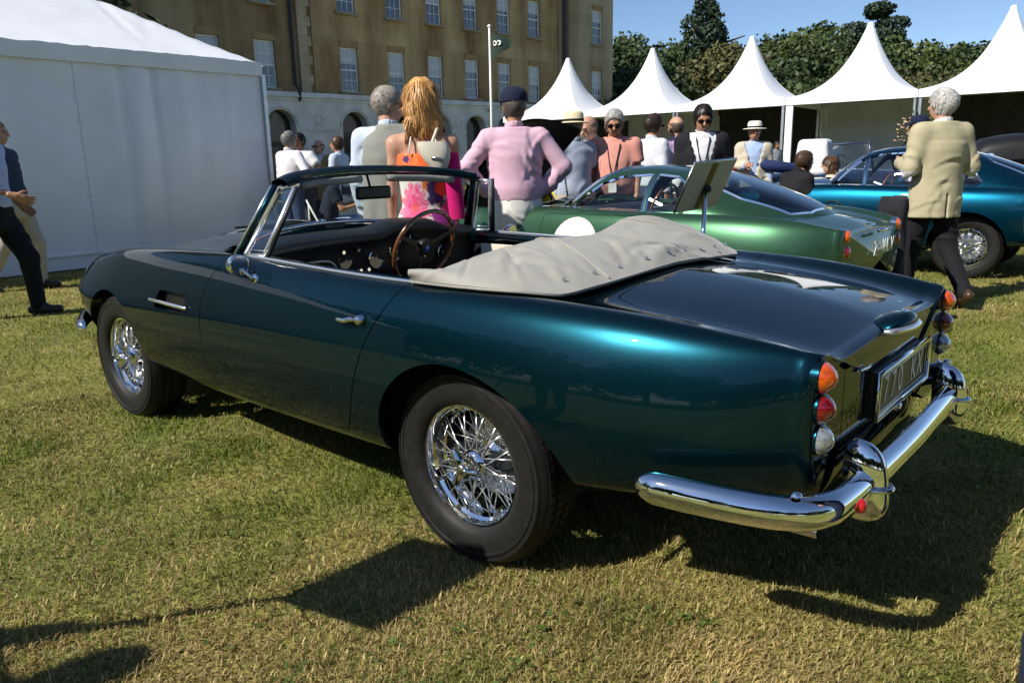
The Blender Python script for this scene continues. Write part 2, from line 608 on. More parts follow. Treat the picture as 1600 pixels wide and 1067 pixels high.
def wire_wheel(parent, loc, side=1, spokes=True, rim_r=0.205, tyre_r=0.332, width=0.165, steer=0.0, spin=0.3, name='wheel'):
    """a wheel with its axle along y; its outer face looks to +y when side=1"""
    w = empty(name, loc, steer)
    w.parent = parent
    if side < 0: w.rotation_euler[2] = math.pi + steer
    hw = width / 2
    # tyre: outer face at y=+0.02 beyond the rim face
    t = MB()
    prof = []
    for a in np.linspace(-1, 1, 41):
        pass
    side_prof = [(rim_r - 0.004, 0.005), (rim_r + 0.004, 0.022), (rim_r + 0.022, 0.032), (rim_r + 0.05, 0.0375), (rim_r + 0.078, 0.036),
                 (rim_r + 0.080, 0.0385), (rim_r + 0.086, 0.0385), (rim_r + 0.088, 0.035), (rim_r + 0.098, 0.033), (rim_r + 0.099, 0.036), (rim_r + 0.103, 0.036),
                 (rim_r + 0.104, 0.032), (tyre_r - 0.014, 0.022), (tyre_r - 0.006, 0.010), (tyre_r - 0.003, 0.0)]
    groove = []
    for g in (-0.02, -0.065, -0.11):
        groove += [(tyre_r, g + 0.004), (tyre_r - 0.007, g + 0.003), (tyre_r - 0.007, g - 0.003), (tyre_r, g - 0.004)]
    back = [(tyre_r - 0.006, -width + 0.03), (tyre_r - 0.03, -width - 0.0), (rim_r + 0.03, -width - 0.005), (rim_r, -width + 0.02)]
    t.lathe(side_prof + groove + back, 96, 'y')
    ty = t.build('tyre', RUBBER, w, True, 40)
    # tread blocks: notched shoulder ribs, one joined part
    tb = MB()
    nb = 64
    for k in range(nb):
        a = k * 2 * math.pi / nb
        for (y0, y1, sh) in ((0.004, -0.016, 0.0), (-0.028, -0.058, 0.4), (-0.072, -0.102, 0.8)):
            da = 2 * math.pi / nb * 0.40
            Vq = []
            for rr in (tyre_r - 0.006, tyre_r + 0.0035):
                for (aa, yy) in ((-da, y0), (da, y0), (da * 1.0 + 0.012, y1), (-da + 0.012, y1)):
                    rr2 = rr - (0.005 if (yy > 0 and rr > tyre_r) else 0)
                    an = a + aa + sh * 0.05
                    Vq.append((rr2 * math.sin(an), yy, rr2 * math.cos(an)))
            tb.add(Vq, [(4, 5, 6, 7), (0, 1, 5, 4), (1, 2, 6, 5), (2, 3, 7, 6), (3, 0, 4, 7)])
    tr = tb.build('tread', RUBBER, ty, False)
    tr['kind'] = 'stuff'
    # rim
    rm = MB()
    rm.lathe([(rim_r + 0.004, -0.004), (rim_r + 0.007, 0.006), (rim_r + 0.003, 0.012), (rim_r - 0.008, 0.012), (rim_r - 0.012, 0.004), (rim_r - 0.014, -0.012),
              (rim_r - 0.024, -0.020), (rim_r - 0.027, -0.05), (rim_r - 0.034, -0.058), (rim_r - 0.034, -0.10), (rim_r - 0.02, -0.112), (rim_r - 0.01, -0.135), (rim_r + 0.006, -0.14)], 72, 'y')
    rm.build('rim', CHROME, w, True, 35)
    # brake drum behind
    br = MB(); br.lathe([(0.0, -0.105), (0.125, -0.105), (0.14, -0.115), (0.14, -0.15), (0.0, -0.15)], 40, 'y')
    br.build('brake_disc', STEEL if spokes else BLACK, w, True, 35)
    hb = MB()
    hb.lathe([(0.0, 0.028), (0.026, 0.027), (0.034, 0.018), (0.038, 0.004), (0.05, -0.004), (0.054, -0.012), (0.05, -0.018), (0.042, -0.03), (0.046, -0.075), (0.062, -0.088), (0.062, -0.10), (0.0, -0.10)], 36, 'y')
    hb.build('hub', CHROME, w, True, 35)
    # three-eared knock-off spinner
    sp = MB()
    n = 60
    ring = []
    for k in range(n):
        a = spin + k * 2 * math.pi / n
        e = max(0.0, math.cos(1.5 * ((a - spin + math.pi / 3) % (2 * math.pi / 3) - math.pi / 3) * 1.9)) if abs((a - spin + math.pi / 3) % (2 * math.pi / 3) - math.pi / 3) < 0.55 else 0
        ring.append((0.036 + 0.040 * e ** 2.2, a, e))
    V = []
    for (off, sc) in ((0.016, 0.98), (0.024, 1.0), (0.034, 0.94), (0.040, 0.55), (0.036, 0.0)):
        for rr, a, e in ring:
            V.append((rr * sc * math.sin(a), off + 0.014 * e ** 1.5 * (1 if off > 0.02 else 0.7), rr * sc * math.cos(a)))
    F = [(i * n + j, i * n + (j + 1) % n, (i + 1) * n + (j + 1) % n, (i + 1) * n + j) for i in range(4) for j in range(n)]
    sp.add(V, F)
    sp.build('spinner', CHROME, w, True, 45)
    cp = MB(); cp.lathe([(0.0, 0.053), (0.012, 0.052), (0.017, 0.048), (0.019, 0.040)], 24, 'y')
    cp.build('hub_badge', STEEL, w, True)
    if spokes:
        # outer set from the hub nose to the rim edge, inner set from the hub tail to the rim centre; each leans forward or back
        sets = [(0.040, -0.008, rim_r - 0.026, -0.030, 24, 0.50, 0.0), (0.058, -0.092, rim_r - 0.034, -0.066, 24, 0.62, 0.065), (0.060, -0.094, rim_r - 0.034, -0.088, 24, 0.40, 0.13)]
        for r0, y0, r1, y1, cnt, lean, ph in sets:
            mesh_l = []
            for sgn in (1, -1):
                a0 = 0; a1 = lean * sgn
                A = np.array([r0 * math.sin(a0), y0, r0 * math.cos(a0)])
                B = np.array([r1 * math.sin(a1), y1, r1 * math.cos(a1)])
                mesh_l.append(spoke_mesh(A, B))
            for k in range(cnt):
                o = bpy.data.objects.new('spoke', mesh_l[k % 2])
                o.rotation_euler = (0, ph + k * 2 * math.pi / cnt, 0)
                link(o, w)
    return w

# ================================================================== setting: lawn
def value_noise(x, y, s, seed=0):
    """cheap smooth 2-D noise in numpy, about -1..1"""
    r_ = np.random.default_rng(seed)
    o = np.zeros_like(x)
    for k in range(7):
        a = r_.uniform(0, 2 * math.pi); f = s * r_.uniform(.6, 1.6); p = r_.uniform(0, 6.28)
        o += np.sin((x * math.cos(a) + y * math.sin(a)) * f + p + 1.3 * np.sin((x * math.sin(a) - y * math.cos(a)) * f * .7 + p))
    return o / 3.2


def lawn_material():
    m = bpy.data.materials.new('lawn_ground')
    m.use_nodes = True
    nt = m.node_tree
    p = nt.nodes['Principled BSDF']
    p.inputs['Roughness'].default_value = 0.95
    p.inputs['Specular IOR Level'].default_value = 0.15
    g = nt.nodes.new('ShaderNodeNewGeometry')
    n1 = nt.nodes.new('ShaderNodeTexNoise'); n1.inputs['Scale'].default_value = 0.9; n1.inputs['Detail'].default_value = 6
    n2 = nt.nodes.new('ShaderNodeTexNoise'); n2.inputs['Scale'].default_value = 38; n2.inputs['Detail'].default_value = 5
    n3 = nt.nodes.new('ShaderNodeTexNoise'); n3.inputs['Scale'].default_value = 160; n3.inputs['Detail'].default_value = 3
    for n in (n1, n2, n3): nt.links.new(g.outputs['Position'], n.inputs['Vector'])
    r1 = nt.nodes.new('ShaderNodeValToRGB')
    r1.color_ramp.elements[0].position = .38; r1.color_ramp.elements[0].color = (.105, .150, .026, 1)
    r1.color_ramp.elements[1].position = .66; r1.color_ramp.elements[1].color = (.37, .29, .12, 1)
    e = r1.color_ramp.elements.new(.52); e.color = (.205, .205, .050, 1)
    ad = nt.nodes.new('ShaderNodeMath'); ad.operation = 'MULTIPLY_ADD'; ad.inputs[1].default_value = .45; 
    ml = nt.nodes.new('ShaderNodeMath'); ml.operation = 'MULTIPLY'; ml.inputs[1].default_value = .55
    nt.links.new(n1.outputs['Fac'], ml.inputs[0]); nt.links.new(n2.outputs['Fac'], ad.inputs[0]); nt.links.new(ml.outputs[0], ad.inputs[2])
    nt.links.new(ad.outputs[0], r1.inputs[0])
    mx = nt.nodes.new('ShaderNodeMix'); mx.data_type = 'RGBA'; mx.blend_type = 'MULTIPLY'; mx.inputs['Factor'].default_value = 1
    mr = nt.nodes.new('ShaderNodeMapRange'); mr.inputs['From Min'].default_value = .3; mr.inputs['From Max'].default_value = .7; mr.inputs['To Min'].default_value = .62; mr.inputs['To Max'].default_value = 1.3
    nt.links.new(n3.outputs['Fac'], mr.inputs['Value'])
    nt.links.new(r1.outputs[0], mx.inputs['A']); nt.links.new(mr.outputs[0], mx.inputs['B'])
    nt.links.new(mx.outputs['Result'], p.inputs['Base Color'])
    b = nt.nodes.new('ShaderNodeBump'); b.inputs['Strength'].default_value = .8; b.inputs['Distance'].default_value = .02
    nt.links.new(n2.outputs['Fac'], b.inputs['Height']); nt.links.new(b.outputs[0], p.inputs['Normal'])
    return m


gm = MB()
gx = np.concatenate([[-600, -120], np.linspace(-30, 40, 36), [130, 600]]); gy = np.concatenate([[-600, -120], np.linspace(-40, 30, 36), [130, 600]])
gm.grid(np.array([[(x, y, 0.0) for y in gy] for x in gx]))
lawn = gm.build('lawn', lawn_material())
lawn['kind'] = 'structure'
lawn['label'] = 'sunburnt mown lawn under the cars'


def make_grass():
    r_ = np.random.default_rng(11)
    Vs, Fs, Cs = [], [], []
    nv = 0
    for (n, r0, r1, k, segs) in ((225000, .9, 5.0, .55, 2), (300000, 4.8, 22.0, .9, 1)):
        u = r_.random(n)
        rr = (r0 ** (1 - k) + u * (r1 ** (1 - k) - r0 ** (1 - k))) ** (1 / (1 - k))
        an = YAW + r_.uniform(-.76, .76, n)
        x = CAM[0] + rr * np.cos(an); y = CAM[1] + rr * np.sin(an)
        patch = value_noise(x, y, 1.1, 5) * .60 + value_noise(x, y, 3.6, 9) * .60 + value_noise(x, y, 13, 21) * .35
        tuft = value_noise(x, y, 8.0, 33) + value_noise(x, y, 22.0, 35) * .7
        straw = np.clip(.45 + patch * .50 - .20 * tuft + r_.normal(0, .20, n), 0, 1)
        far = np.maximum(1, rr / 3.0)
        ln = (.014 + .022 * r_.random(n) ** 1.5 + .016 * np.clip(tuft, 0, 2) * r_.random(n)) * far ** .30
        wd = (.0010 + .0010 * r_.random(n) + .0016 * (r_.random(n) < .10)) * far ** .9
        comb = 2.2 + value_noise(x, y, 2.5, 61) * 1.8
        hd = np.where(r_.random(n) < .45, comb + r_.normal(0, .7, n), r_.uniform(0, 2 * math.pi, n))
        lean = np.clip(r_.normal(.95, .40, n), .05, 1.5)
        dx, dy = np.cos(hd), np.sin(hd)
        px, py = -dy, dx
        l1 = lean * .55
        mx_, mz = ln * .55 * np.sin(l1), ln * .55 * np.cos(l1)
        ex, ez = mx_ + ln * .45 * np.sin(lean * 1.25), mz + ln * .45 * np.cos(np.minimum(lean * 1.25, 1.75))
        z0 = np.zeros(n)
        g1 = np.array([.078, .128, .016]); g2 = np.array([.215, .250, .036]); s1 = np.array([.55, .43, .19]); s2 = np.array([.33, .245, .095])
        t = r_.random((n, 1))
        colr = (g1 * (1 - t) + g2 * t) * (1 - straw[:, None]) + (s1 * t + s2 * (1 - t)) * straw[:, None]
        colr *= r_.uniform(.6, 1.3, (n, 1)) * np.clip(1 - .16 * value_noise(x, y, 6.0, 77), .6, 1.3)[:, None]
        A = np.stack([x - px * wd, y - py * wd, z0], 1); B = np.stack([x + px * wd, y + py * wd, z0], 1)
        E_ = np.stack([x + dx * ex, y + dy * ex, np.maximum(ez, .003)], 1)
        if segs == 2:
            Cc = np.stack([x + dx * mx_ + px * wd * .9, y + dy * mx_ + py * wd * .9, mz], 1); Dd = np.stack([x + dx * mx_ - px * wd * .9, y + dy * mx_ - py * wd * .9, mz], 1)
            V = np.stack([A, B, Cc, Dd, E_], 1)
            base = np.arange(n)[:, None] * 5 + nv
            F = np.concatenate([base + [0, 1, 2], base + [0, 2, 3], base + [3, 2, 4]], 1).reshape(-1, 3)
            m_ = 5
        else:
            V = np.stack([A, B, E_], 1); base = np.arange(n)[:, None] * 3 + nv
            F = base + [0, 1, 2]; m_ = 3
        Vs.append(V.reshape(-1, 3)); Fs.append(F); Cs.append(np.repeat(colr, m_, 0)); nv += n * m_
    V = np.concatenate(Vs); F = np.concatenate(Fs); C_ = np.concatenate(Cs)
    me = mesh_np('grass', V, F, smooth=False)
    ca = me.color_attributes.new('blade_colour', 'FLOAT_COLOR', 'POINT')
    ca.data.foreach_set('color', np.concatenate([C_, np.ones((len(C_), 1))], 1).astype(np.float32).ravel())
    m = bpy.data.materials.new('grass_blades')
    m.use_nodes = True
    nt = m.node_tree
    p = nt.nodes['Principled BSDF']
    a = nt.nodes.new('ShaderNodeAttribute'); a.attribute_name = 'blade_colour'
    nt.links.new(a.outputs['Color'], p.inputs['Base Color'])
    p.inputs['Roughness'].default_value = .55
    p.inputs['Specular IOR Level'].default_value = .35
    tr = nt.nodes.new('ShaderNodeBsdfTranslucent'); nt.links.new(a.outputs['Color'], tr.inputs['Color'])
    ms = nt.nodes.new('ShaderNodeMixShader'); ms.inputs[0].default_value = .35
    nt.links.new(p.outputs[0], ms.inputs[1]); nt.links.new(tr.outputs[0], ms.inputs[2])
    nt.links.new(ms.outputs[0], nt.nodes['Material Output'].inputs['Surface'])
    me.materials.append(m)
    o = link(bpy.data.objects.new('grass', me))
    tag(o, 'short dry grass blades matted over the lawn', 'grass', kind='stuff')


make_grass()


def broad_leaf_weeds():
    """flat clover and plantain leaves scattered in the near turf"""
    r_ = np.random.default_rng(19)
    mb = MB()
    for k in range(260):
        rr = r_.uniform(1.1, 4.5); an = YAW + r_.uniform(-.72, .72)
        cx, cy = CAM[0] + rr * math.cos(an), CAM[1] + rr * math.sin(an)
        if value_noise(np.array([cx]), np.array([cy]), 2.2, 71)[0] < -.1: continue
        for j in range(r_.integers(3, 8)):
            a = r_.uniform(0, 6.28); L = r_.uniform(.012, .03); w = L * r_.uniform(.22, .4)
            b = np.array([cx + r_.normal(0, .02), cy + r_.normal(0, .02), .010 + r_.random() * .01]); d = np.array([math.cos(a), math.sin(a), r_.uniform(.0, .5)]); s_ = np.array([-math.sin(a), math.cos(a), 0])
            mb.add([b, b + d * L * .5 + s_ * w, b + d * L, b + d * L * .5 - s_ * w], [(0, 1, 2, 3)])
    o = mb.build('clover_leaves', mat('clover_leaf', (.06, .095, .018), .5, noise=(40, .4, 3)))
    tag(o, 'flat green clover leaves growing through the short grass', 'weeds', kind='stuff')


broad_leaf_weeds()

# ================================================================== the white marquee on the left
PVC = mat('white_pvc', (.80, .82, .85), .42, noise=(1.6, .05, 5), bump=(6, .10, .03))
ALU = mat('tent_aluminium', (.55, .56, .58), .35, .9, noise=(8, .1, 3))


def make_marquee():
    mq = empty('marquee', (9.45, -4.63, 0))
    tag(mq, 'large white marquee with a plain side wall behind the nose of the convertible', 'marquee')
    L, D, H = 14.0, 6.4, 2.68
    r_ = np.random.default_rng(4)
    # walls are separate sheets of about 3 m laced together
    def sheet(a, b, name, seed):
        a = np.array(a); b = np.array(b)
        n = 60; m = 30
        G = np.zeros((n, m, 3))
        d = (b - a); ln = np.linalg.norm(d); d = d / ln
        nrm = np.array([-d[1], d[0]])
        if nrm @ np.array([-1, -1]) < 0: nrm = -nrm
        s = np.linspace(0, 1, n)
        rr = np.random.default_rng(seed)
        f = np.zeros((n, m))
        zz = np.linspace(.02, H, m)
        for k in range(7):
            u0 = rr.uniform(0, 1); w = rr.uniform(.015, .06); am = rr.uniform(-.06, .06); sk = rr.uniform(-.05, .05)
            f += am * np.exp(-((s[:, None] - u0 - sk * (zz[None] / H - .5)) / w) ** 2) * (.35 + .65 * np.abs(np.sin(zz[None] * rr.uniform(.6, 1.6) + rr.uniform(0, 3))))
        for k in range(8):   # diagonal pulls from the laced seam
            z0 = rr.uniform(.3, H); ang = rr.uniform(-.8, .8)
            al = s[:, None] * ln; zc = z0 + al * math.tan(ang)
            f += rr.uniform(-.05, .05) * np.exp(-((zz[None] - zc) / .08) ** 2) * np.exp(-al / .5)
        f *= (np.sin(np.pi * np.clip(s, 0, 1)) ** .35)[:, None]
        f[0] = f[-1] = 0
        f += .06 * np.sin(s[:, None] * 3.1416) * np.sin(zz[None] / H * 3.1)
        for i in range(n):
            p = a + d * ln * s[i]
            G[i, :, 0] = p[0] + nrm[0] * f[i]; G[i, :, 1] = p[1] + nrm[1] * f[i]; G[i, :, 2] = zz
        mb = MB(); mb.grid(G); w_ = mb.build(name, PVC, mq, True)
        return w_
    k = 0
    for y0, y1 in ((0, 2.75), (2.75, 5.75), (5.75, 8.75), (8.75, 11.75), (11.75, L)):
        sheet((0.0, y0 + .002), (0.0, y1 - .002), 'wall_sheet', 40 + k); k += 1
        ls = MB()
        for z in np.arange(.25, 2.6, .24):
            ls.tube([(-.012, y1 - .03, z), (-.02, y1, z + .01), (-.012, y1 + .03, z - .005)], .004, 5)
        ls.build('lacing', PVC, mq, True)['kind'] = 'stuff'
    for x0, x1 in ((0, 3.2), (3.2, D)):
        sheet((x0, 0.0), (x1, 0.0), 'wall_sheet', 60 + k); k += 1
        sheet((x0, L), (x1, L), 'wall_sheet', 60 + k); k += 1
    sheet((D, 0.0), (D, L), 'wall_sheet', 90)
    # bottom skirt batten
    b = MB(); b.box((-.035, .0, .20), (-.012, L, .222)); b.build('skirt_batten', PVC, mq)
    # eave valance: a band with a slightly ragged upper welt
    v = MB()
    def band(a, b_, off):
        a = np.array(a); b_ = np.array(b_)
        n = 160
        s = np.linspace(0, 1, n); rag = np.random.default_rng(8).normal(0, .004, n)
        G = np.zeros((n, 4, 3))
        for i in range(n):
            p = a + (b_ - a) * s[i]
            G[i, 0] = (p[0] + off[0], p[1] + off[1], H - .01); G[i, 1] = (p[0] + off[0] * 1.15, p[1] + off[1] * 1.15, H + .1)
            G[i, 2] = (p[0] + off[0] * 1.1, p[1] + off[1] * 1.1, H + .195 + rag[i]); G[i, 3] = (p[0] + off[0] * .2, p[1] + off[1] * .2, H + .20 + rag[i])
        v.grid(G)
    band((0, 0), (0, L), (-.045, 0)); band((0, 0), (D, 0), (0, -.045)); band((D, 0), (D, L), (.045, 0)); band((0, L), (D, L), (0, .045))
    v.build('valance', PVC, mq, True, 50)
    # roof: concave hipped canvas with drawn creases
    rf = MB()
    rr = np.random.default_rng(12)
    n, m = 150, 40
    hx = D / 2
    def roofz(x, y):
        d = np.minimum(np.minimum(x, D - x), np.minimum(y, L - y)) / hx
        d = np.clip(d, 0, 1)
        return H + .19 + 1.95 * (.86 * d + .14 * d * d)
    X = np.linspace(0, D, 61); Y = np.concatenate([np.linspace(0, hx, 46), np.linspace(hx, L - hx, 44)[1:-1], np.linspace(L - hx, L, 46)])
    G = np.zeros((len(X), len(Y), 3))
    XX, YY = np.meshgrid(X, Y, indexing='ij')
    Z = roofz(XX, YY)
    cre = np.zeros_like(Z)
    for k in range(34):
        y0 = rr.uniform(-.5, L); sl = rr.uniform(-.7, .7); w = rr.uniform(.025, .09)
        cre += rr.uniform(-.03, .03) * np.exp(-((YY - y0 - sl * XX) / w) ** 2) * np.clip(np.sin(np.pi * np.clip(XX / hx, 0, 1)), 0, 1)
    Z = Z + cre
    G[..., 0] = XX; G[..., 1] = YY; G[..., 2] = Z
    rf.grid(G); rf.build('roof', PVC, mq, True)
    c = MB(); c.box((-.05, -.05, 0), (.02, .02, 2.7), bev=.008); c.build('corner_post', ALU, mq)


make_marquee()

# ================================================================== row of pagoda tents
PVC2 = mat('bright_white_pvc', (.80, .81, .82), .40, noise=(1.2, .03, 4), bump=(5, .04, .02))
LININ = mat('tent_lining', (.55, .58, .66), .7, noise=(2, .06, 3))
SHADEBACK = mat('interior_shade', (.035, .032, .03), .85, noise=(2, .3, 3))  # near-black back wall colour stands in for the shade inside a tent
TO = np.array([16.70, -23.48]); TD = np.array([math.cos(3.188), math.sin(3.188)]); TNB = np.array([TD[1], -TD[0]])
if TNB @ np.array([0, -1.0]) < 0: TNB = -TNB      # towards the back of the tents


def make_pagoda(i, label, back):
    W, H, PK = 4.0, 2.97, 5.5
    c2 = TO + TD * W * (i - .5) + TNB * W / 2
    t = empty('pagoda_tent', (c2[0], c2[1], 0), math.atan2(TD[1], TD[0]))
    tag(t, label, 'tent', 'pagoda tents in a row across the lawn')
    h = W / 2 - .01
    # canopy: four concave faces drawn up to a cap
    cn = MB()
    S = np.linspace(0, 1, 26)
    E_ = np.linspace(-1, 1, 17)
    for q in range(4):
        a = q * math.pi / 2
        G = []
        for s in S:
            z = H + .22 + (PK - H - .22) * (.20 * s + .80 * s ** 2.35)
            rad = h * (1 - s) + .085 * s
            row = []
            for e in E_:
                # rounding towards the mast
                rnd = s ** 1.2
                ang = e * math.pi / 4
                sx, sy = 1.0, e
                cx, cy = math.cos(ang) , math.sin(ang)
                k = (1 - rnd)
                px, py = (sx * k + cx * rnd) * rad, (sy * k + cy * rnd) * rad
                sag = .05 * math.sin(math.pi * s) * (1 - e * e)
                row.append((px * math.cos(a) - py * math.sin(a), px * math.sin(a) + py * math.cos(a), z - sag))
            G.append(row)
        cn.grid(np.array(G))
    cno = cn.build('canopy', PVC2, t, True, 50)
    for q in range(4):
        a = q * math.pi / 2 + math.pi / 4
        pts = []
        for s in S:
            rad = (h * (1 - s) + .085 * s); rnd = s ** 1.2
            rr_ = (math.sqrt(2) * (1 - rnd) + rnd) * rad
            pts.append((rr_ * math.cos(a), rr_ * math.sin(a), H + .222 + (PK - H - .22) * (.20 * s + .80 * s ** 2.35)))
        w_ = MB(); w_.tube(pts, .014, 6); w_.build('hip_welt', PVC2, cno, True)
    cp = MB(); cp.lathe([(.09, PK - .02), (.095, PK + .03), (.06, PK + .07), (0, PK + .08)], 16); cp.build('finial_cap', PVC2, t, True)
    for q in range(4):
        a = q * math.pi / 2
        v = MB(); v.box((h - .01, -h - .012, H), (h + .012, h + .012, H + .235))
        V = np.concatenate(v.V); V = np.stack([V[:, 0] * math.cos(a) - V[:, 1] * math.sin(a), V[:, 0] * math.sin(a) + V[:, 1] * math.cos(a), V[:, 2]], 1); v.V = [V]
        v.build('valance', PVC2, t)
    for sx in (-1, 1):
        for sy in (-1, 1):
            pw = .12 if (i, sx) == (3, -1) else .045
            p = MB(); p.box((sx * (h - pw - .015) - pw, sy * (h - .06) - .045, 0), (sx * (h - pw - .015) + pw, sy * (h - .06) + .045, H), bev=.01); p.build('post', PVC2 if pw > .1 else ALU, t)
    # back wall sheet (local +y is the front or the back according to TNB)
    ly = 1 if (TNB @ np.array([-TD[1], TD[0]])) > 0 else -1
    n = 40
    G = [[(x, ly * (h - .09) + .02 * math.sin(x * 9 + z), z) for z in np.linspace(.02, H + .2, 8)] for x in np.linspace(-h, h, n)]
    b = MB(); b.grid(np.array(G)); b.build('back_wall', LININ if back == 'white' else SHADEBACK, t, True)
    fl = MB(); fl.box((-h + .02, -h + .02, .004), (h - .02, h - .02, .05)); fl.build('bounce_floor', mat('dark_floor', (.05, .05, .055), .9, noise=(8, .2, 3)), t)  # dark floor added to cut the olive bounce from the lawn
    return t


TENT_LABELS = ['leftmost white pagoda tent of the row, beside the stone building', 'white pagoda tent second from the stone building', 'white pagoda tent third from the stone building',
               'white pagoda tent with a bare white back wall, second from the right edge', 'white pagoda tent at the right edge with a dark interior']
for i in range(5):
    make_pagoda(i, TENT_LABELS[i], 'white' if i in (1, 3) else 'dark')

# ================================================================== the stone building
STONE = None


def stone_material(name, c1, c2, stain, scale=1.0):
    m = bpy.data.materials.new(name)
    m.use_nodes = True
    nt = m.node_tree
    p = nt.nodes['Principled BSDF']
    p.inputs['Roughness'].default_value = .9
    tc = nt.nodes.new('ShaderNodeTexCoord')
    mp = nt.nodes.new('ShaderNodeMapping'); mp.inputs['Rotation'].default_value = (R(90), 0, R(90))
    nt.links.new(tc.outputs['Object'], mp.inputs['Vector'])
    br = nt.nodes.new('ShaderNodeTexBrick')
    br.inputs['Scale'].default_value = 1.0
    br.inputs['Brick Width'].default_value = .62; br.inputs['Row Height'].default_value = .30; br.inputs['Mortar Size'].default_value = .006
    br.inputs['Color1'].default_value = (*c1, 1); br.inputs['Color2'].default_value = (*c2, 1); br.inputs['Mortar'].default_value = (c1[0] * .7, c1[1] * .7, c1[2] * .7, 1)
    nt.links.new(mp.outputs[0], br.inputs['Vector'])
    n1 = nt.nodes.new('ShaderNodeTexNoise'); n1.inputs['Scale'].default_value = .45; n1.inputs['Detail'].default_value = 7; n1.inputs['Roughness'].default_value = .65
    st = nt.nodes.new('ShaderNodeMapping'); st.inputs['Scale'].default_value = (1, 1, .28)
    nt.links.new(tc.outputs['Object'], st.inputs['Vector']); nt.links.new(st.outputs[0], n1.inputs['Vector'])
    rp = nt.nodes.new('ShaderNodeValToRGB')
    rp.color_ramp.elements[0].position = .35; rp.color_ramp.elements[0].color = (*stain, 1)
    rp.color_ramp.elements[1].position = .62; rp.color_ramp.elements[1].color = (1, 1, 1, 1)
    nt.links.new(n1.outputs['Fac'], rp.inputs[0])
    mx = nt.nodes.new('ShaderNodeMix'); mx.data_type = 'RGBA'; mx.blend_type = 'MULTIPLY'; mx.inputs['Factor'].default_value = 1
    nt.links.new(br.outputs['Color'], mx.inputs['A']); nt.links.new(rp.outputs[0], mx.inputs['B'])
    nt.links.new(mx.outputs['Result'], p.inputs['Base Color'])
    b = nt.nodes.new('ShaderNodeBump'); b.inputs['Strength'].default_value = .3; b.inputs['Distance'].default_value = .02
    nt.links.new(br.outputs['Fac'], b.inputs['Height']); b.invert = True; nt.links.new(b.outputs[0], p.inputs['Normal'])
    return m


STONE = stone_material('buff_stone', (.50, .37, .20), (.42, .30, .155), (.36, .27, .17))
STONE2 = stone_material('grey_stone', (.47, .40, .28), (.41, .35, .24), (.6, .55, .48))
STUCCO = mat('white_stucco', (.60, .61, .60), .8, noise=(1.5, .16, 6), bump=(30, .1, .01))
SASH = mat('sash_paint', (.74, .75, .75), .4, noise=(6, .06, 3))
PANE = mat('window_pane', (.035, .045, .055), .04, 0.0, spec=.9, coat=1.0, noise=(.9, .6, 3))
BLIND = mat('window_blind', (.42, .45, .48), .35, coat=.8, noise=(1.2, .12, 3))
LEAD = mat('lead_pipe', (.03, .033, .036), .6, noise=(5, .3, 3))


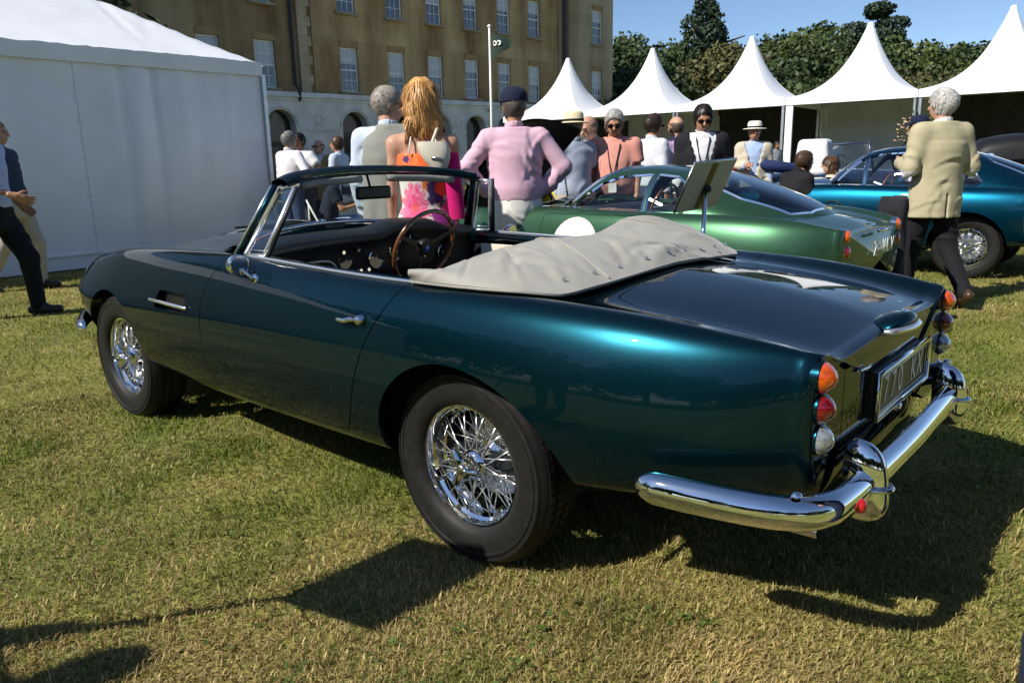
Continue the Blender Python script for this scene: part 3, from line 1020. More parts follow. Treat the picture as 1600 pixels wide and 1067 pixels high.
def make_building():
    o2 = (CAM + 33 * ray(410, 256))[:2]
    an = R(-96)
    b = empty('stone_building', (o2[0], o2[1], 0), an + math.pi / 2)
    # local frame: the facade runs along -y (u = -y), its face looks to -x
    tag(b, 'long tall stone building with white arcaded ground floor and sash windows in shade', 'building')
    U0, U1, ZT = -14.0, 23.05, 13.5
    cols = [-12.2, -9.6, -7.0, -4.3, -1.85, .56, 4.61, 7.24, 9.6, 12.0, 14.32, 16.63, 21.6]
    rows = [(4.62, 6.55), (8.02, 9.95), (11.3, 12.9)]
    w = .93
    def wall(u0, u1, z0, z1, holes, name, m, x0=0.0, rev=.20):
        us = sorted({u0, u1, *[h[0] for h in holes], *[h[1] for h in holes]}); zs = sorted({z0, z1, *[h[2] for h in holes], *[h[3] for h in holes]})
        mb = MB()
        for i in range(len(us) - 1):
            for j in range(len(zs) - 1):
                cu, cz = (us[i] + us[i + 1]) / 2, (zs[j] + zs[j + 1]) / 2
                if any(h[0] < cu < h[1] and h[2] < cz < h[3] for h in holes): continue
                mb.add([(x0, -us[i], zs[j]), (x0, -us[i], zs[j + 1]), (x0, -us[i + 1], zs[j + 1]), (x0, -us[i + 1], zs[j])], [(0, 1, 2, 3)])
        for h in holes:
            a0, a1, b0, b1 = h
            for q in ([(x0, -a0, b0), (x0, -a0, b1), (x0 + rev, -a0, b1), (x0 + rev, -a0, b0)], [(x0, -a1, b0), (x0, -a1, b1), (x0 + rev, -a1, b1), (x0 + rev, -a1, b0)],
                      [(x0, -a0, b1), (x0, -a1, b1), (x0 + rev, -a1, b1), (x0 + rev, -a0, b1)], [(x0, -a0, b0), (x0, -a1, b0), (x0 + rev, -a1, b0), (x0 + rev, -a0, b0)]):
                mb.add(q, [(0, 1, 2, 3)])
        return mb.build(name, m, b)
    holes = [(c - w / 2, c + w / 2, z0, z1) for c in cols for z0, z1 in rows]
    segs = [(U0, 2.80, 0.0, STONE), (2.80, 19.15, -.10, STONE), (19.15, U1, -.45, STONE2)]
    for u0, u1, x0, m in segs:
        wall(u0, u1, 4.42, ZT, [h for h in holes if u0 < h[0] < u1], 'wall', m, x0)
    # returns of the projecting bays and end wall
    for bx in ((-.098, 2.803), (-.448, 19.153)):
        rt = MB(); rt.box((bx[0], -bx[1], 4.42), (.3, -bx[1] + .003, ZT)); rt.build('bay_return', STONE2, b)
    ew = MB(); ew.box((-.447, -U1 - .01, 0.0), (14, -U1 + .002, ZT)); ew.box((-.447, -U1, ZT), (14, -U0, ZT + .3)); ew.build('end_wall', STONE2, b)
    # rusticated pilaster strips
    for u in (2.10, 18.6):
        p = MB()
        for k in range(22):
            p.box((-.145 if u < 3 else -.16, -u - (.62 if k % 2 else .45), 4.45 + k * .40), (.0, -u + .0, 4.45 + k * .40 + .394))
        p.build('quoin_strip', STONE2, b)['kind'] = 'stuff'
    # windows
    rng = np.random.default_rng(21)
    for c in cols:
        x0 = 0.0 if c < 2.8 else (-.10 if c < 19 else -.45)
        for ri, (z0, z1) in enumerate(rows):
            if c > 23 or (ri == 2 and c > -99 and False): continue
            wn_ = empty('window', (x0 + .14, -c, z0)); wn_.parent = b
            H_ = z1 - z0; hw = w / 2
            fr = MB()
            fr.box((-.03, -hw + .002, 0.005), (.03, -hw + .07, H_ - .003)); fr.box((-.03, hw - .07, .005), (.03, hw - .002, H_ - .003))
            fr.box((-.03, -hw + .07, H_ - .07), (.03, hw - .07, H_ - .003)); fr.box((-.03, -hw + .07, .005), (.03, hw - .07, .07))
            fr.box((-.035, -hw + .07, H_ / 2 - .025), (.03, hw - .07, H_ / 2 + .025))
            fr.build('frame', SASH, wn_)
            gb = MB()
            for k in (1, 2):
                yy = -hw + .07 + (w - .14) * k / 3
                gb.box((-.012, yy - .011, .07), (.012, yy + .011, H_ / 2 - .025)); gb.box((-.012, yy - .011, H_ / 2 + .025), (.012, yy + .011, H_ - .07))
            for zz in (.25, .75):
                zc = .07 + (H_ - .14) * zz
                gb.box((-.0125, -hw + .07, zc - .011), (.0125, hw - .07, zc + .011))
            gb.build('glazing_bars', SASH, wn_)
            pn = MB(); pn.box((.004, -hw + .06, .06), (.010, hw - .06, H_ - .06)); pn.build('pane', PANE, wn_)
            bl = rng.uniform(.28, .62) if rng.random() < .8 else .95
            bd = MB(); bd.box((-.0035, -hw + .075, H_ - .075 - (H_ - .15) * bl), (.0025, hw - .075, H_ - .075)); bd.build('blind', BLIND, wn_)
            sl = MB(); sl.box((-.30, -hw - .12, -.10), (-.02, hw + .12, .004)); sl.build('sill', STONE2, wn_)
            ln = MB(); ln.box((-.155, -hw - .05, H_ + .002), (-.12, hw + .05, H_ + .26)); ln.build('lintel', STONE, wn_)
    # ground-floor arcade in white stucco
    arches = [c for c in (-12.2, -9.6, -7.0, -4.3, -1.7, .88, 4.6, 7.24, 9.6, 12.0, 14.2, 16.63, 21.6)]
    ar, spring = .69, 3.05
    mids = [U0] + [(arches[i] + arches[i + 1]) / 2 for i in range(len(arches) - 1)] + [U1 + .05]
    for i, c in enumerate(arches):
        u0, u1 = mids[i], mids[i + 1]
        x0 = -.30 if c < 19 else -.62
        mb = MB()
        th = np.linspace(math.pi, 0, 17)
        arc = [(c + ar * math.cos(t), spring + ar * math.sin(t)) for t in th]
        for dep, flip in ((x0, False),):
            mb.add([(dep, -u0, 0), (dep, -u0, spring), (dep, -(c - ar), spring), (dep, -(c - ar), 0)], [(0, 1, 2, 3)])
            mb.add([(dep, -(c + ar), 0), (dep, -(c + ar), spring), (dep, -u1, spring), (dep, -u1, 0)], [(0, 1, 2, 3)])
            top = 4.12
            up = [(c + (-1 + 2 * k / 16) * (c - u0 if k < 8 else u1 - c), top) for k in range(17)]
            up = [(u0 + (u1 - u0) * k / 16, top) for k in range(17)]
            V = [(dep, -a, z) for a, z in arc] + [(dep, -a, z) for a, z in up]
            mb.add(V, [(k, k + 1, 18 + k, 17 + k) for k in range(16)])
            mb.add([(dep, -u0, spring), (dep, -u0, top), (dep, -(c - ar), spring)], [(0, 1, 2)])
            mb.add([(dep, -u1, spring), (dep, -u1, top), (dep, -(c + ar), spring)], [(0, 2, 1)])
        # reveal of the opening
        R_ = [(c - ar, 0)] + arc + [(c + ar, 0)]
        G = [[(x0, -a, z), (x0 + .55, -a, z)] for a, z in R_]
        mb.grid(np.array(G))
        ab = mb.build('arcade_bay', STUCCO, b)
        am = MB(); am.tube([(x0 - .005, -(c + (ar + .09) * math.cos(t)), spring + (ar + .09) * math.sin(t)) for t in np.linspace(0, math.pi, 25)], .06, 6, flat=(.5, 1)); am.build('arch_moulding', STUCCO, ab, True)
        im = MB(); im.box((x0 - .045, -u0 + .01, spring - .20), (x0 - .002, -(c - ar - .02), spring - .06)); im.box((x0 - .045, -(c + ar + .02), spring - .20), (x0 - .002, -u1 - .01, spring - .06)); im.build('impost_band', STUCCO, ab)['kind'] = 'stuff'
        if u1 - c > 1.0:
            ro = MB(); ro.lathe([(.20, .0), (.24, -.035), (.17, -.05), (.15, -.01)], 24, 'x', (x0 + .0, -u1, 3.35)); ro.build('roundel', STUCCO, ab, True, 30)
        fl = MB(); fl.box((.20, -(c + ar), 0), (.25, -(c - ar), spring + ar)); fl.build('arch_backing', mat('arch_shade', (.012, .012, .014), .4, coat=.4), ab)  # near-black panel, its colour stands in for the shaded interior behind the arch
    cb = MB()
    for (u0, u1, dx) in ((U0, 19.1, 0), (19.15, U1 + .05, -.32)):
        cb.box((-.34 + dx, -u1, 4.12), (0, -u0, 4.26)); cb.box((-.44 + dx, -u1, 4.262), (0, -u0, 4.33)); cb.box((-.38 + dx, -u1, 4.332), (-.0, -u0, 4.47))
    cb.build('string_course', STUCCO, b)['kind'] = 'stuff'
    # down pipes
    for u, x0 in ((1.83, -.10), (18.9, -.27)):
        p = MB(); p.tube([(x0, -u, .0), (x0, -u, 4.0), (x0 - .30, -u, 4.2), (x0 - .30, -u, 4.55), (x0, -u, 4.8), (x0, -u, 13)], .065, 10)
        for z in (5.4, 7.0, 8.6, 10.2): p.lathe([(.085, z), (.085, z + .12)], 10, 'z', (x0, -u, 0))
        p.build('down_pipe', LEAD, b, True, 50)
    # wall lamps over the arcade
    for u in (5.6, 12.9):
        l = MB(); l.lathe([(.02, .16), (.11, .10), (.12, .02), (.0, .0)], 14, 'z', (-.5, -u, 3.95)); l.tube([(-.5, -u, 4.1), (-.3, -u, 4.1)], .02, 6); l.build('wall_lamp', LEAD, b, True, 50)


make_building()

# ================================================================== trees
BARK = mat('tree_bark', (.07, .052, .035), .95, noise=(9, .4, 5), bump=(25, .6, .03))


def leaf_material(name, c1, c2):
    m = bpy.data.materials.new(name)
    m.use_nodes = True
    nt = m.node_tree
    p = nt.nodes['Principled BSDF']
    p.inputs['Roughness'].default_value = .55
    p.inputs['Specular IOR Level'].default_value = .35
    a = nt.nodes.new('ShaderNodeAttribute'); a.attribute_name = 'leaf_tone'
    mx = nt.nodes.new('ShaderNodeMix'); mx.data_type = 'RGBA'
    mx.inputs['A'].default_value = (*c1, 1); mx.inputs['B'].default_value = (*c2, 1)
    nt.links.new(a.outputs['Fac'], mx.inputs['Factor'])
    nt.links.new(mx.outputs['Result'], p.inputs['Base Color'])
    p.inputs['Subsurface Weight'].default_value = .0
    return m


LEAF = [leaf_material('leaf_dark', (.018, .036, .010), (.055, .085, .022)), leaf_material('leaf_mid', (.028, .050, .012), (.085, .115, .028)), leaf_material('leaf_conifer', (.012, .030, .014), (.035, .062, .026)), leaf_material('leaf_olive', (.040, .048, .014), (.110, .105, .035))]


def make_tree(x, y, h, rad, kind, seed, label, n=15000):
    r_ = np.random.default_rng(seed)
    t = empty('tree' if kind != 'conifer' else 'conifer_tree', (x, y, 0))
    tag(t, label, 'tree', 'trees behind the tents')
    tr = MB()
    tr.tube(smooth_path([(0, 0, 0), (.1, .05, h * .2), (-.05, .1, h * .5), (0, 0, h * .86)], 20), np.linspace(.035 * h, .008 * h, 19)[:len(smooth_path([(0, 0, 0), (.1, .05, h * .2), (-.05, .1, h * .5), (0, 0, h * .86)], 20))] if False else np.interp(np.arange(len(smooth_path([(0, 0, 0), (.1, .05, h * .2), (-.05, .1, h * .5), (0, 0, h * .86)], 20))), [0, 18], [.032 * h, .006 * h]), 9)
    for k in range(9):
        z0 = h * r_.uniform(.22, .7); a = r_.uniform(0, 6.28); L = rad * r_.uniform(.5, .9)
        tr.tube([(0, 0, z0), (L * .5 * math.cos(a), L * .5 * math.sin(a), z0 + L * .35), (L * math.cos(a), L * math.sin(a), z0 + L * .5)], [.012 * h, .008 * h, .003 * h], 6)
    tr.build('trunk', BARK, t, True)['kind'] = 'stuff'
    # foliage lobes
    lobes = []
    if kind == 'conifer':
        for k in range(90):
            f = r_.random() ** .8
            z = h * (.16 + .83 * f); rr = rad * (1.02 - f) ** .72 * r_.uniform(.45, .85)
            a = r_.uniform(0, 6.28)
            lobes.append((rr * math.cos(a), rr * math.sin(a), z, rad * .26 * (1.1 - f) + .25, .22 * h * .26))
    elif kind == 'pine':
        for k in range(24):
            f = r_.random(); a = r_.uniform(0, 6.28); rr = rad * r_.uniform(.2, .95) * (1 - .55 * f)
            lobes.append((rr * math.cos(a), rr * math.sin(a), h * (.5 + .48 * f), rad * r_.uniform(.22, .38), rad * .14))
    else:
        for k in range(34):
            v = r_.normal(size=3); v /= np.linalg.norm(v); v[2] = abs(v[2]) * 1.0 if r_.random() < .75 else v[2]
            s = r_.uniform(.55, .92)
            lobes.append((v[0] * rad * s, v[1] * rad * s, h * .52 + v[2] * h * .40 * s, rad * r_.uniform(.24, .40), rad * r_.uniform(.20, .32)))
    lobes = np.array(lobes)
    pick = r_.choice(len(lobes), n, p=lobes[:, 3] ** 2 / (lobes[:, 3] ** 2).sum())
    v = r_.normal(size=(n, 3)); v /= np.linalg.norm(v, axis=1)[:, None]
    s = r_.uniform(.55, 1.08, n) ** .6
    Pc = lobes[pick, :3] + v * np.stack([lobes[pick, 3], lobes[pick, 3], lobes[pick, 4]], 1) * s[:, None]
    Pc[:, 2] = np.maximum(Pc[:, 2], h * .06)
    size = (.07 + rad * r_.uniform(.012, .032, n))
    nr = v + r_.normal(0, .7, (n, 3)); nr /= np.linalg.norm(nr, axis=1)[:, None]
    a = np.cross(nr, r_.normal(size=(n, 3))); a /= np.linalg.norm(a, axis=1)[:, None]
    b = np.cross(nr, a)
    # each clump: two crossed ragged leaves
    V = np.zeros((n, 4, 3))
    V[:, 0] = Pc - a * size[:, None]; V[:, 1] = Pc + b * size[:, None] * .6 + nr * size[:, None] * .3; V[:, 2] = Pc + a * size[:, None]; V[:, 3] = Pc - b * size[:, None] * .6 - nr * size[:, None] * .2
    base = np.arange(n)[:, None] * 4
    F = np.concatenate([base + [0, 3, 2], base + [0, 2, 1]], 1).reshape(-1, 3)
    me = mesh_np('crown', V.reshape(-1, 3), F, smooth=False)
    at = me.attributes.new('leaf_tone', 'FLOAT', 'POINT')
    tone = np.clip(r_.random(n) * .55 + .30 * np.sin(lobes[pick, 0] * 2.1 + lobes[pick, 2] * 1.7) + .25, 0, 1)
    at.data.foreach_set('value', np.repeat(tone, 4).astype(np.float32))
    me.materials.append({'conifer': LEAF[2], 'pine': LEAF[2], 'dark': LEAF[0], 'mid': LEAF[1], 'olive': LEAF[3]}[kind])
    c = link(bpy.data.objects.new('crown', me), t)
    c['kind'] = 'stuff'
    return t


def tree_at(px, ytop, depth, rad, kind, seed, label, n=15000):
    p = at_depth(px, ytop, depth)
    return make_tree(p[0], p[1], p[2] + .3, rad * 1.28, kind, seed, label, n)


TREES = [(972, 55, 62, 4.6, 'dark', 1, 'broad dark tree just right of the stone building'), (1022, 48, 66, 4.2, 'dark', 2, 'rounded dark tree left of the tall pointed conifer'),
         (1101, -4, 66, 4.0, 'conifer', 3, 'tall pointed dark green conifer rising above the tents'), (1128, 78, 55, 3.6, 'olive', 4, 'lower olive green tree in front of the conifer'),
         (1190, 60, 64, 4.6, 'dark', 5, 'dark tree behind the third pagoda peak'), (1262, 40, 62, 4.8, 'mid', 6, 'mid green spreading tree between the two highest tent peaks'),
         (1310, 66, 56, 4.2, 'dark', 7, 'dark rounded tree left of the umbrella pine'), (1366, 14, 68, 3.4, 'pine', 8, 'umbrella topped pine behind the fourth pagoda peak'),
         (1412, 55, 60, 4.4, 'mid', 9, 'green tree right of the umbrella pine'), (1480, 78, 62, 4.4, 'dark', 10, 'low dark tree left of the rightmost tent peak'),
         (1560, 48, 66, 5.0, 'dark', 11, 'dark tree behind the rightmost tent'), (1650, 60, 60, 5.0, 'mid', 12, 'green tree cut by the right edge behind the last tent'), (1000, 110, 50, 3.6, 'dark', 13, 'low dark shrubby tree between the first two tent peaks'),
         (1225, 105, 50, 3.8, 'dark', 14, 'low dark tree between the third and fourth tent peaks'), (1440, 110, 50, 3.6, 'olive', 15, 'low olive tree between the last two tent peaks')]
tlist = [tree_at(*a) for a in TREES]
# woodland on the side behind the photographer, seen only in the paintwork and chrome
ORD = ['first', 'second', 'third', 'fourth', 'fifth', 'sixth', 'seventh', 'eighth', 'ninth', 'tenth', 'eleventh', 'twelfth', 'thirteenth', 'fourteenth', 'fifteenth', 'sixteenth', 'seventeenth', 'eighteenth']
for k in range(18):
    a_ = R(-12 + 11.5 * k)
    c = copy_tree(tlist[(0, 4, 1, 6, 10, 9)[k % 6]])
    dd = 27 + 4 * math.sin(k * 2.1)
    c.location = (CAM[0] + dd * math.cos(a_), CAM[1] + dd * math.sin(a_), -1.2)
    c.rotation_euler = (0, 0, k * 1.3); sc_ = .82 + .13 * math.sin(k * 1.7); c.scale = (1.15, 1.15, sc_)
    c['label'] = ORD[k] + ' tree from the left in the wood behind the photographer'
    c['group'] = 'wood behind the photographer'

# ================================================================== flagpole
fp = empty('flagpole', tuple(at_depth(770, 262, 24.0)[:2]) + (0,))
tag(fp, 'white flagpole with a dark green pennant in front of the stone building', 'flagpole')
_top = at_depth(766, 52, 24.0)[2]
p = MB(); p.tube([(0, 0, 0), (0, 0, _top)], [.05, .03], 10); p.build('pole', WHITEP, fp, True)
p = MB(); p.lathe([(0, _top + .10), (.05, _top + .07), (.06, _top + .03), (.03, _top)], 14); p.build('ball', WHITEP, fp, True)
G = []
for s in np.linspace(0, 1, 18):
    w = .74 * (1 - s) + .10
    base = np.array([-.64 * s, -.30 * s, -.28 * s ** 1.5]) * 1.05
    G.append([base + np.array([.03 * math.sin(7 * s + v), .05 * math.sin(6 * s), _top - .14 - v * w]) for v in np.linspace(0, 1, 8)])
p = MB(); p.grid(np.array(G)); flag_o = p.build('flag', mat('green_flag', (.008, .03, .018), .7, noise=(8, .2, 3)), fp, True)
# white crest on the flag: two wheels and a line of lettering
p = MB()
for s0, v0, rr in ((.30, .42, .075), (.42, .46, .075)):
    c0 = np.array(G[int(s0 * 17)][3]);
    for sgn in (-1, 1):
        p.lathe([(rr, sgn * .02), (rr * .55, sgn * .02)], 16, 'y', c0)
p.build('flag_crest', WHITEP, flag_o)['kind'] = 'stuff'

# ================================================================== the blue-green convertible
TEAL = paint('teal_metallic_paint', (0.0040, 0.030, 0.044), 0.85, 0.27)


def aston_ctrl(dz=0.0):
    T = table
    ys = T([(-1.05, .56), (-.9, .66), (-.6, .735), (-.3, .762), (0, .77), (.7, .775), (1.6, .77), (2.0, .755), (2.5, .735), (2.9, .68), (3.15, .60), (3.27, .53)])
    zs = T([(-1.05, .44), (-.9, .41), (-.6, .375), (-.3, .33), (.3, .285), (1.6, .285), (2.0, .30), (2.5, .31), (2.9, .34), (3.2, .40)])
    yl = T([(-1.05, .62), (-.9, .725), (-.6, .795), (-.3, .828), (0, .838), (.7, .84), (1.6, .83), (2.0, .82), (2.5, .805), (2.9, .755), (3.15, .68), (3.27, .62)])
    zl = T([(-1.05, .50), (-.6, .46), (0, .42), (.7, .40), (1.6, .40), (2.5, .43), (3.2, .50)])
    ym = T([(-1.05, .665), (-.9, .755), (-.6, .825), (-.3, .853), (0, .862), (.7, .86), (1.2, .852), (1.6, .845), (2.0, .838), (2.5, .82), (2.9, .775), (3.15, .71), (3.27, .655)])
    zm = T([(-1.05, .61), (-.6, .60), (0, .60), (1, .60), (2, .61), (2.6, .61), (3.2, .60)])
    y4 = T([(-1.05, .665), (-.9, .735), (-.6, .795), (-.3, .822), (0, .832), (.7, .832), (1.2, .826), (1.6, .818), (2.0, .806), (2.5, .785), (2.9, .74), (3.15, .675), (3.27, .62)])
    z4 = T([(-1.05, .73), (-.6, .77), (0, .785), (.7, .785), (1.6, .785), (2.0, .785), (2.5, .775), (2.9, .735), (3.2, .68)])
    y5 = T([(-1.05, .645), (-.9, .69), (-.6, .735), (-.3, .76), (0, .772), (.7, .778), (1.2, .765), (1.6, .75), (2.0, .735), (2.5, .71), (2.9, .66), (3.15, .59), (3.27, .53)])
    z5 = T([(-1.05, .825), (-.9, .852), (-.6, .888), (-.3, .899), (0, .900), (.5, .898), (1.0, .912), (1.4, .924), (1.8, .920), (2.2, .912), (2.5, .898), (2.9, .850), (3.1, .80), (3.27, .735)])
    y6 = T([(-1.05, .60), (-.9, .62), (-.6, .65), (-.3, .67), (0, .69), (.7, .705), (1.2, .69), (1.6, .67), (2.0, .64), (2.5, .61), (2.9, .56), (3.27, .44)])
    z6 = T([(-1.05, .825), (-.9, .852), (-.6, .885), (-.3, .897), (0, .902), (.5, .904), (1.0, .918), (1.4, .930), (1.8, .922), (2.2, .910), (2.5, .894), (2.9, .842), (3.1, .79), (3.27, .72)])
    y7 = T([(-1.05, .52), (-.9, .54), (-.6, .555), (-.3, .565), (0, .58), (.7, .60), (1.2, .58), (1.6, .55), (2.0, .52), (2.5, .49), (2.9, .44), (3.27, .34)])
    z7 = T([(-1.05, .772), (-.9, .80), (-.6, .838), (-.3, .862), (0, .882), (.7, .905), (1.2, .925), (1.6, .932), (2.0, .905), (2.5, .865), (2.9, .80), (3.1, .74), (3.27, .69)])
    y8 = T([(-1.05, .30), (0, .30), (1.6, .30), (3.27, .2)])
    z8 = T([(-1.05, .784), (-.9, .831), (-.6, .877), (-.3, .903), (0, .922), (.7, .95), (1.2, .975), (1.6, .982), (2.0, .965), (2.5, .91), (2.9, .825), (3.1, .76), (3.27, .69)])
    yc = T([(-1.05, .0), (3.27, .0)])
    zc = T([(-1.05, .790), (-.9, .840), (-.6, .889), (-.3, .915), (0, .932), (.7, .96), (1.2, .988), (1.6, .998), (2.0, .98), (2.5, .92), (2.9, .83), (3.1, .765), (3.27, .69)])
    y0 = ys - 0.10
    return [(y0, zs + 0.01), (ys, zs - 0.006), (yl, zl), (ym, zm), (y4, z4), (y5, z5), (y6, z6), (y7, z7), (y8, z8), (yc, zc)]


def ell_arch(cx, cz, rx0, rx1, rz):
    def f(V):
        dx = V[:, 0] - cx
        rx = np.where(dx < 0, rx0, rx1)
        return (np.sqrt((dx / rx) ** 2 + ((V[:, 2] - cz) / rz) ** 2) - 1) * rz
    return f


def arch_liner(parent, cx, cz, r, y0, y1, name='wheel_well'):
    mb = MB()
    a = np.linspace(-0.05, math.pi + 0.05, 30)
    P = np.array([[(cx + (r + .03) * np.cos(t), y, cz + (r + .03) * np.sin(t)) for t in a] for y in (y1, y0)])
    mb.grid(P)
    # inner wall of the well
    c = [(cx + (r + .03) * math.cos(t), y0, cz + (r + .03) * math.sin(t)) for t in a]
    mb.add(c, [tuple(range(len(c)))])
    mb.build(name, DARKWELL, parent)


hero = empty('convertible_car', (0, 0, 0))
tag(hero, 'open teal blue metallic convertible with grey folded hood cover and wire wheels in the foreground', 'car')


def make_hero():
    P, N = loft_body(aston_ctrl(), -1.005, 3.24, 0.0125, 120, tail=(0.045, 0.055, 0.62, 0.02), nose=(0.10, 0.16, 0.58, 0.03))
    pan = Panel.from_grid(P, N)
    side = lambda V: (V[:, 1] > 0.4) & (V[:, 2] < 0.80)
    # wheel arches
    _, pan = pan.split(ell_arch(-0.01, 0.335, 0.44, 0.352, 0.352), side, gap=0, depth=0.05)
    _, pan = pan.split(ell_arch(2.49, 0.335, 0.352, 0.40, 0.352), side, gap=0, depth=0.05)
    # cockpit opening
    ck = poly_sdf([(0.30, 0), (0.30, .64), (.95, .635), (1.30, .60), (1.56, .40), (1.66, 0), (1.66, -.3), (.3, -.3)], 0.03)
    rearwell = poly_sdf([(-.20, 0), (-.20, .50), (-.12, .60), (.30, .645), (.36, 0), (.36, -.3), (-.2, -.3)], 0.03)
    top = lambda V: V[:, 2] > 0.80
    _, pan = pan.split(lambda V: np.minimum(ck(V[:, :2]), rearwell(V[:, :2])), top, gap=0, depth=0.05)
    # door: outline in x-z
    dp = smooth_path([(1.27, .99), (1.36, .905), (1.445, .80), (1.475, .69), (1.475, .55), (1.45, .42), (1.435, .352)], 40)
    dr = smooth_path([(.53, .352), (.475, .44), (.435, .54), (.395, .64), (.345, .74), (.28, .84), (.225, .93), (.20, .99)], 40)
    door_f = poly_sdf(np.concatenate([dp, dr]), 0.0)
    dmask = lambda V: (V[:, 1] > 0.60) & (V[:, 2] > 0.3)
    door, pan = pan.split(lambda V: door_f(V[:, [0, 2]]), dmask, gap=0.0022)
    # boot lid, bonnet, fuel flap: outlines in plan
    bl = poly_sdf([(-1.2, 0), (-1.2, .43), (-.85, .485), (-.50, .50), (-.40, .45), (-.375, .3), (-.37, 0), (-.37, -.3), (-1.2, -.3)], 0.02)
    boot, pan = pan.split(lambda V: bl(V[:, :2]), lambda V: (V[:, 2] > 0.50), gap=0.0022)
    bn = poly_sdf([(1.80, 0), (1.77, .40), (1.74, .56), (2.2, .53), (2.9, .42), (3.05, .25), (3.05, -.3), (1.80, -.3)], 0.02)
    bonnet, pan = pan.split(lambda V: bn(V[:, :2]), lambda V: V[:, 2] > 0.7, gap=0.0022)
    ff = poly_sdf([(-.235, .595), (-.235, .672), (-.345, .655), (-.345, .578)], 0.018)
    flap, pan = pan.split(lambda V: ff(V[:, :2]), lambda V: V[:, 2] > 0.8, gap=0.0014, depth=0.01)
    # side vent opening behind the front wheel
    vt = poly_sdf([(1.90, .672), (1.62, .672), (1.62, .735), (1.86, .735)], 0.012)
    _, pan = pan.split(lambda V: vt(V[:, [0, 2]]), lambda V: V[:, 1] > .6, gap=0, depth=0.035)
    pan.build('body', TEAL, hero, both=True)
    dl = door.build('door', TEAL, hero, (1,))
    dright = door.build('door', TEAL, hero, (-1,))
    bo = boot.build('boot_lid', TEAL, hero, both=True)
    bonn = bonnet.build('bonnet', TEAL, hero, both=True)
    flap.build('fuel_flap', TEAL, hero, (1,))
    flap.build('fuel_flap', TEAL, hero, (-1,))
    # lookup of the outer surface for placing trim
    Pg = P.reshape(-1, 3); Ng = N.reshape(-1, 3)

    def side_pt(x, z, off=0.0):
        m = (Pg[:, 1] > 0.45) & (Pg[:, 2] < .96)
        Q = Pg[m]; i = np.argmin((Q[:, 0] - x) ** 2 + (Q[:, 2] - z) ** 2)
        return np.array([x, Q[i, 1], z]) + Ng[m][i] * off, Ng[m][i]

    def top_z(x, y):
        m = Pg[:, 2] > .6
        Q = Pg[m]; i = np.argmin((Q[:, 0] - x) ** 2 + (Q[:, 1] - abs(y)) ** 2)
        return Q[i, 2]

    # inner skin behind the tail panel
    nr_ = int((P[:, 60, 0] < -.99).sum())
    L_ = P[:nr_] - N[:nr_] * .007
    tl_ = MB(); tl_.grid(L_); tl_.grid(L_ * [1, -1, 1], flip=True); tl_.build('tail_inner_skin', TEAL, hero, True)['kind'] = 'stuff'
    # underbody and wheel wells
    ub = MB()
    ub.box((-0.95, -.58, .36), (-.47, .58, .50)); ub.box((.44, -.64, .27), (2.05, .64, .36)); ub.box((2.95, -.5, .40), (3.2, .5, .5))
    ub.box((-.47, -.45, .26), (.44, .45, .5)); ub.box((2.05, -.45, .28), (2.95, .45, .5))
    ub.build('underbody', DARKWELL, hero)
    for sd in (1, -1):
        for cx in (-0.01, 2.49):
            arch_liner(hero, cx, .335, .352, sd * .42, sd * (.76 if cx < 1 else .72))
    # vent backing and bar
    for sd in (1, -1):
        v = MB(); v.box((1.60, min(sd * .74, sd * .785), .65), (1.92, max(sd * .74, sd * .785), .76)); v.build('vent_mesh', BLACK, hero)
        a, _ = side_pt(1.95, .695, .008); b, _ = side_pt(1.58, .690, .008)
        a[1] *= sd; b[1] *= sd
        t = MB(); t.tube([a, a * .98 + b * .02, a * .5 + b * .5, a * .02 + b * .98, b], [.002, .0075, .0085, .0075, .002], 10)
        t.build('vent_bar', BRIGHT, hero, True)
    # wheels
    for (x, sd) in ((0, 1), (2.49, 1), (0, -1), (2.49, -1)):
        wire_wheel(hero, (x, sd * .73, .325), sd, spokes=(sd > 0), steer=0.0, spin=(0.55 if x < 1 else 2.6))
    # ---------------- rear bumper
    def bumper(path, h, d, name):
        P_ = smooth_path(path, 120)
        m = len(P_)
        T = np.gradient(P_, axis=0); T /= np.linalg.norm(T, axis=1)[:, None]
        s = np.linspace(0, 1, m)
        cap = np.minimum(1, np.sqrt(np.maximum(0, 1 - (1 - np.minimum(1, np.minimum(s, 1 - s) / 0.045)) ** 2)) + 0.02)
        th = np.linspace(-math.pi / 2 - .5, math.pi / 2 + .5, 19)
        G = []
        for i in range(m):
            out = np.cross(T[i], (0, 0, 1.0)); out /= np.linalg.norm(out)
            G.append([P_[i] + out * d * np.cos(t) * cap[i] * (1 if np.cos(t) > 0 else .3) + np.array([0, 0, 1.0]) * h / 2 * np.sin(t) * cap[i] for t in th])
        mb = MB(); mb.grid(np.array(G)); 
        return mb
    path = [(-.68, .842, .486), (-.80, .826, .484), (-.93, .797, .480), (-1.03, .757, .476), (-1.09, .69, .472), (-1.112, .58, .470), (-1.122, .30, .470), (-1.127, 0, .472)]
    path = path + [(x, -y, z) for x, y, z in reversed(path[:-1])]
    bumper(path, .088, .040, 'b').build('rear_bumper', CHROME, hero, True)
    for sd in (1, -1):
        o = MB()
        # overrider: tall rounded blade, loft of half-ellipses over height
        G = []
        for h_ in np.linspace(0, 1, 25):
            z = .368 + .218 * h_
            k_ = max(0.0, 1 - abs(2 * h_ - 1) ** 3.2) ** .5
            w_ = .040 * k_ * (1.0 - .25 * h_) + .001
            dep = .074 * k_ * (1 - .10 * h_) + .001
            G.append([(-1.118 - dep * math.cos(t) + .020 * h_, sd * .462 + w_ * math.sin(t), z) for t in np.linspace(-2.0, 2.0, 25)])
        o.grid(np.array(G))
        ov = o.build('overrider', CHROME, hero, True)
        b = MB()
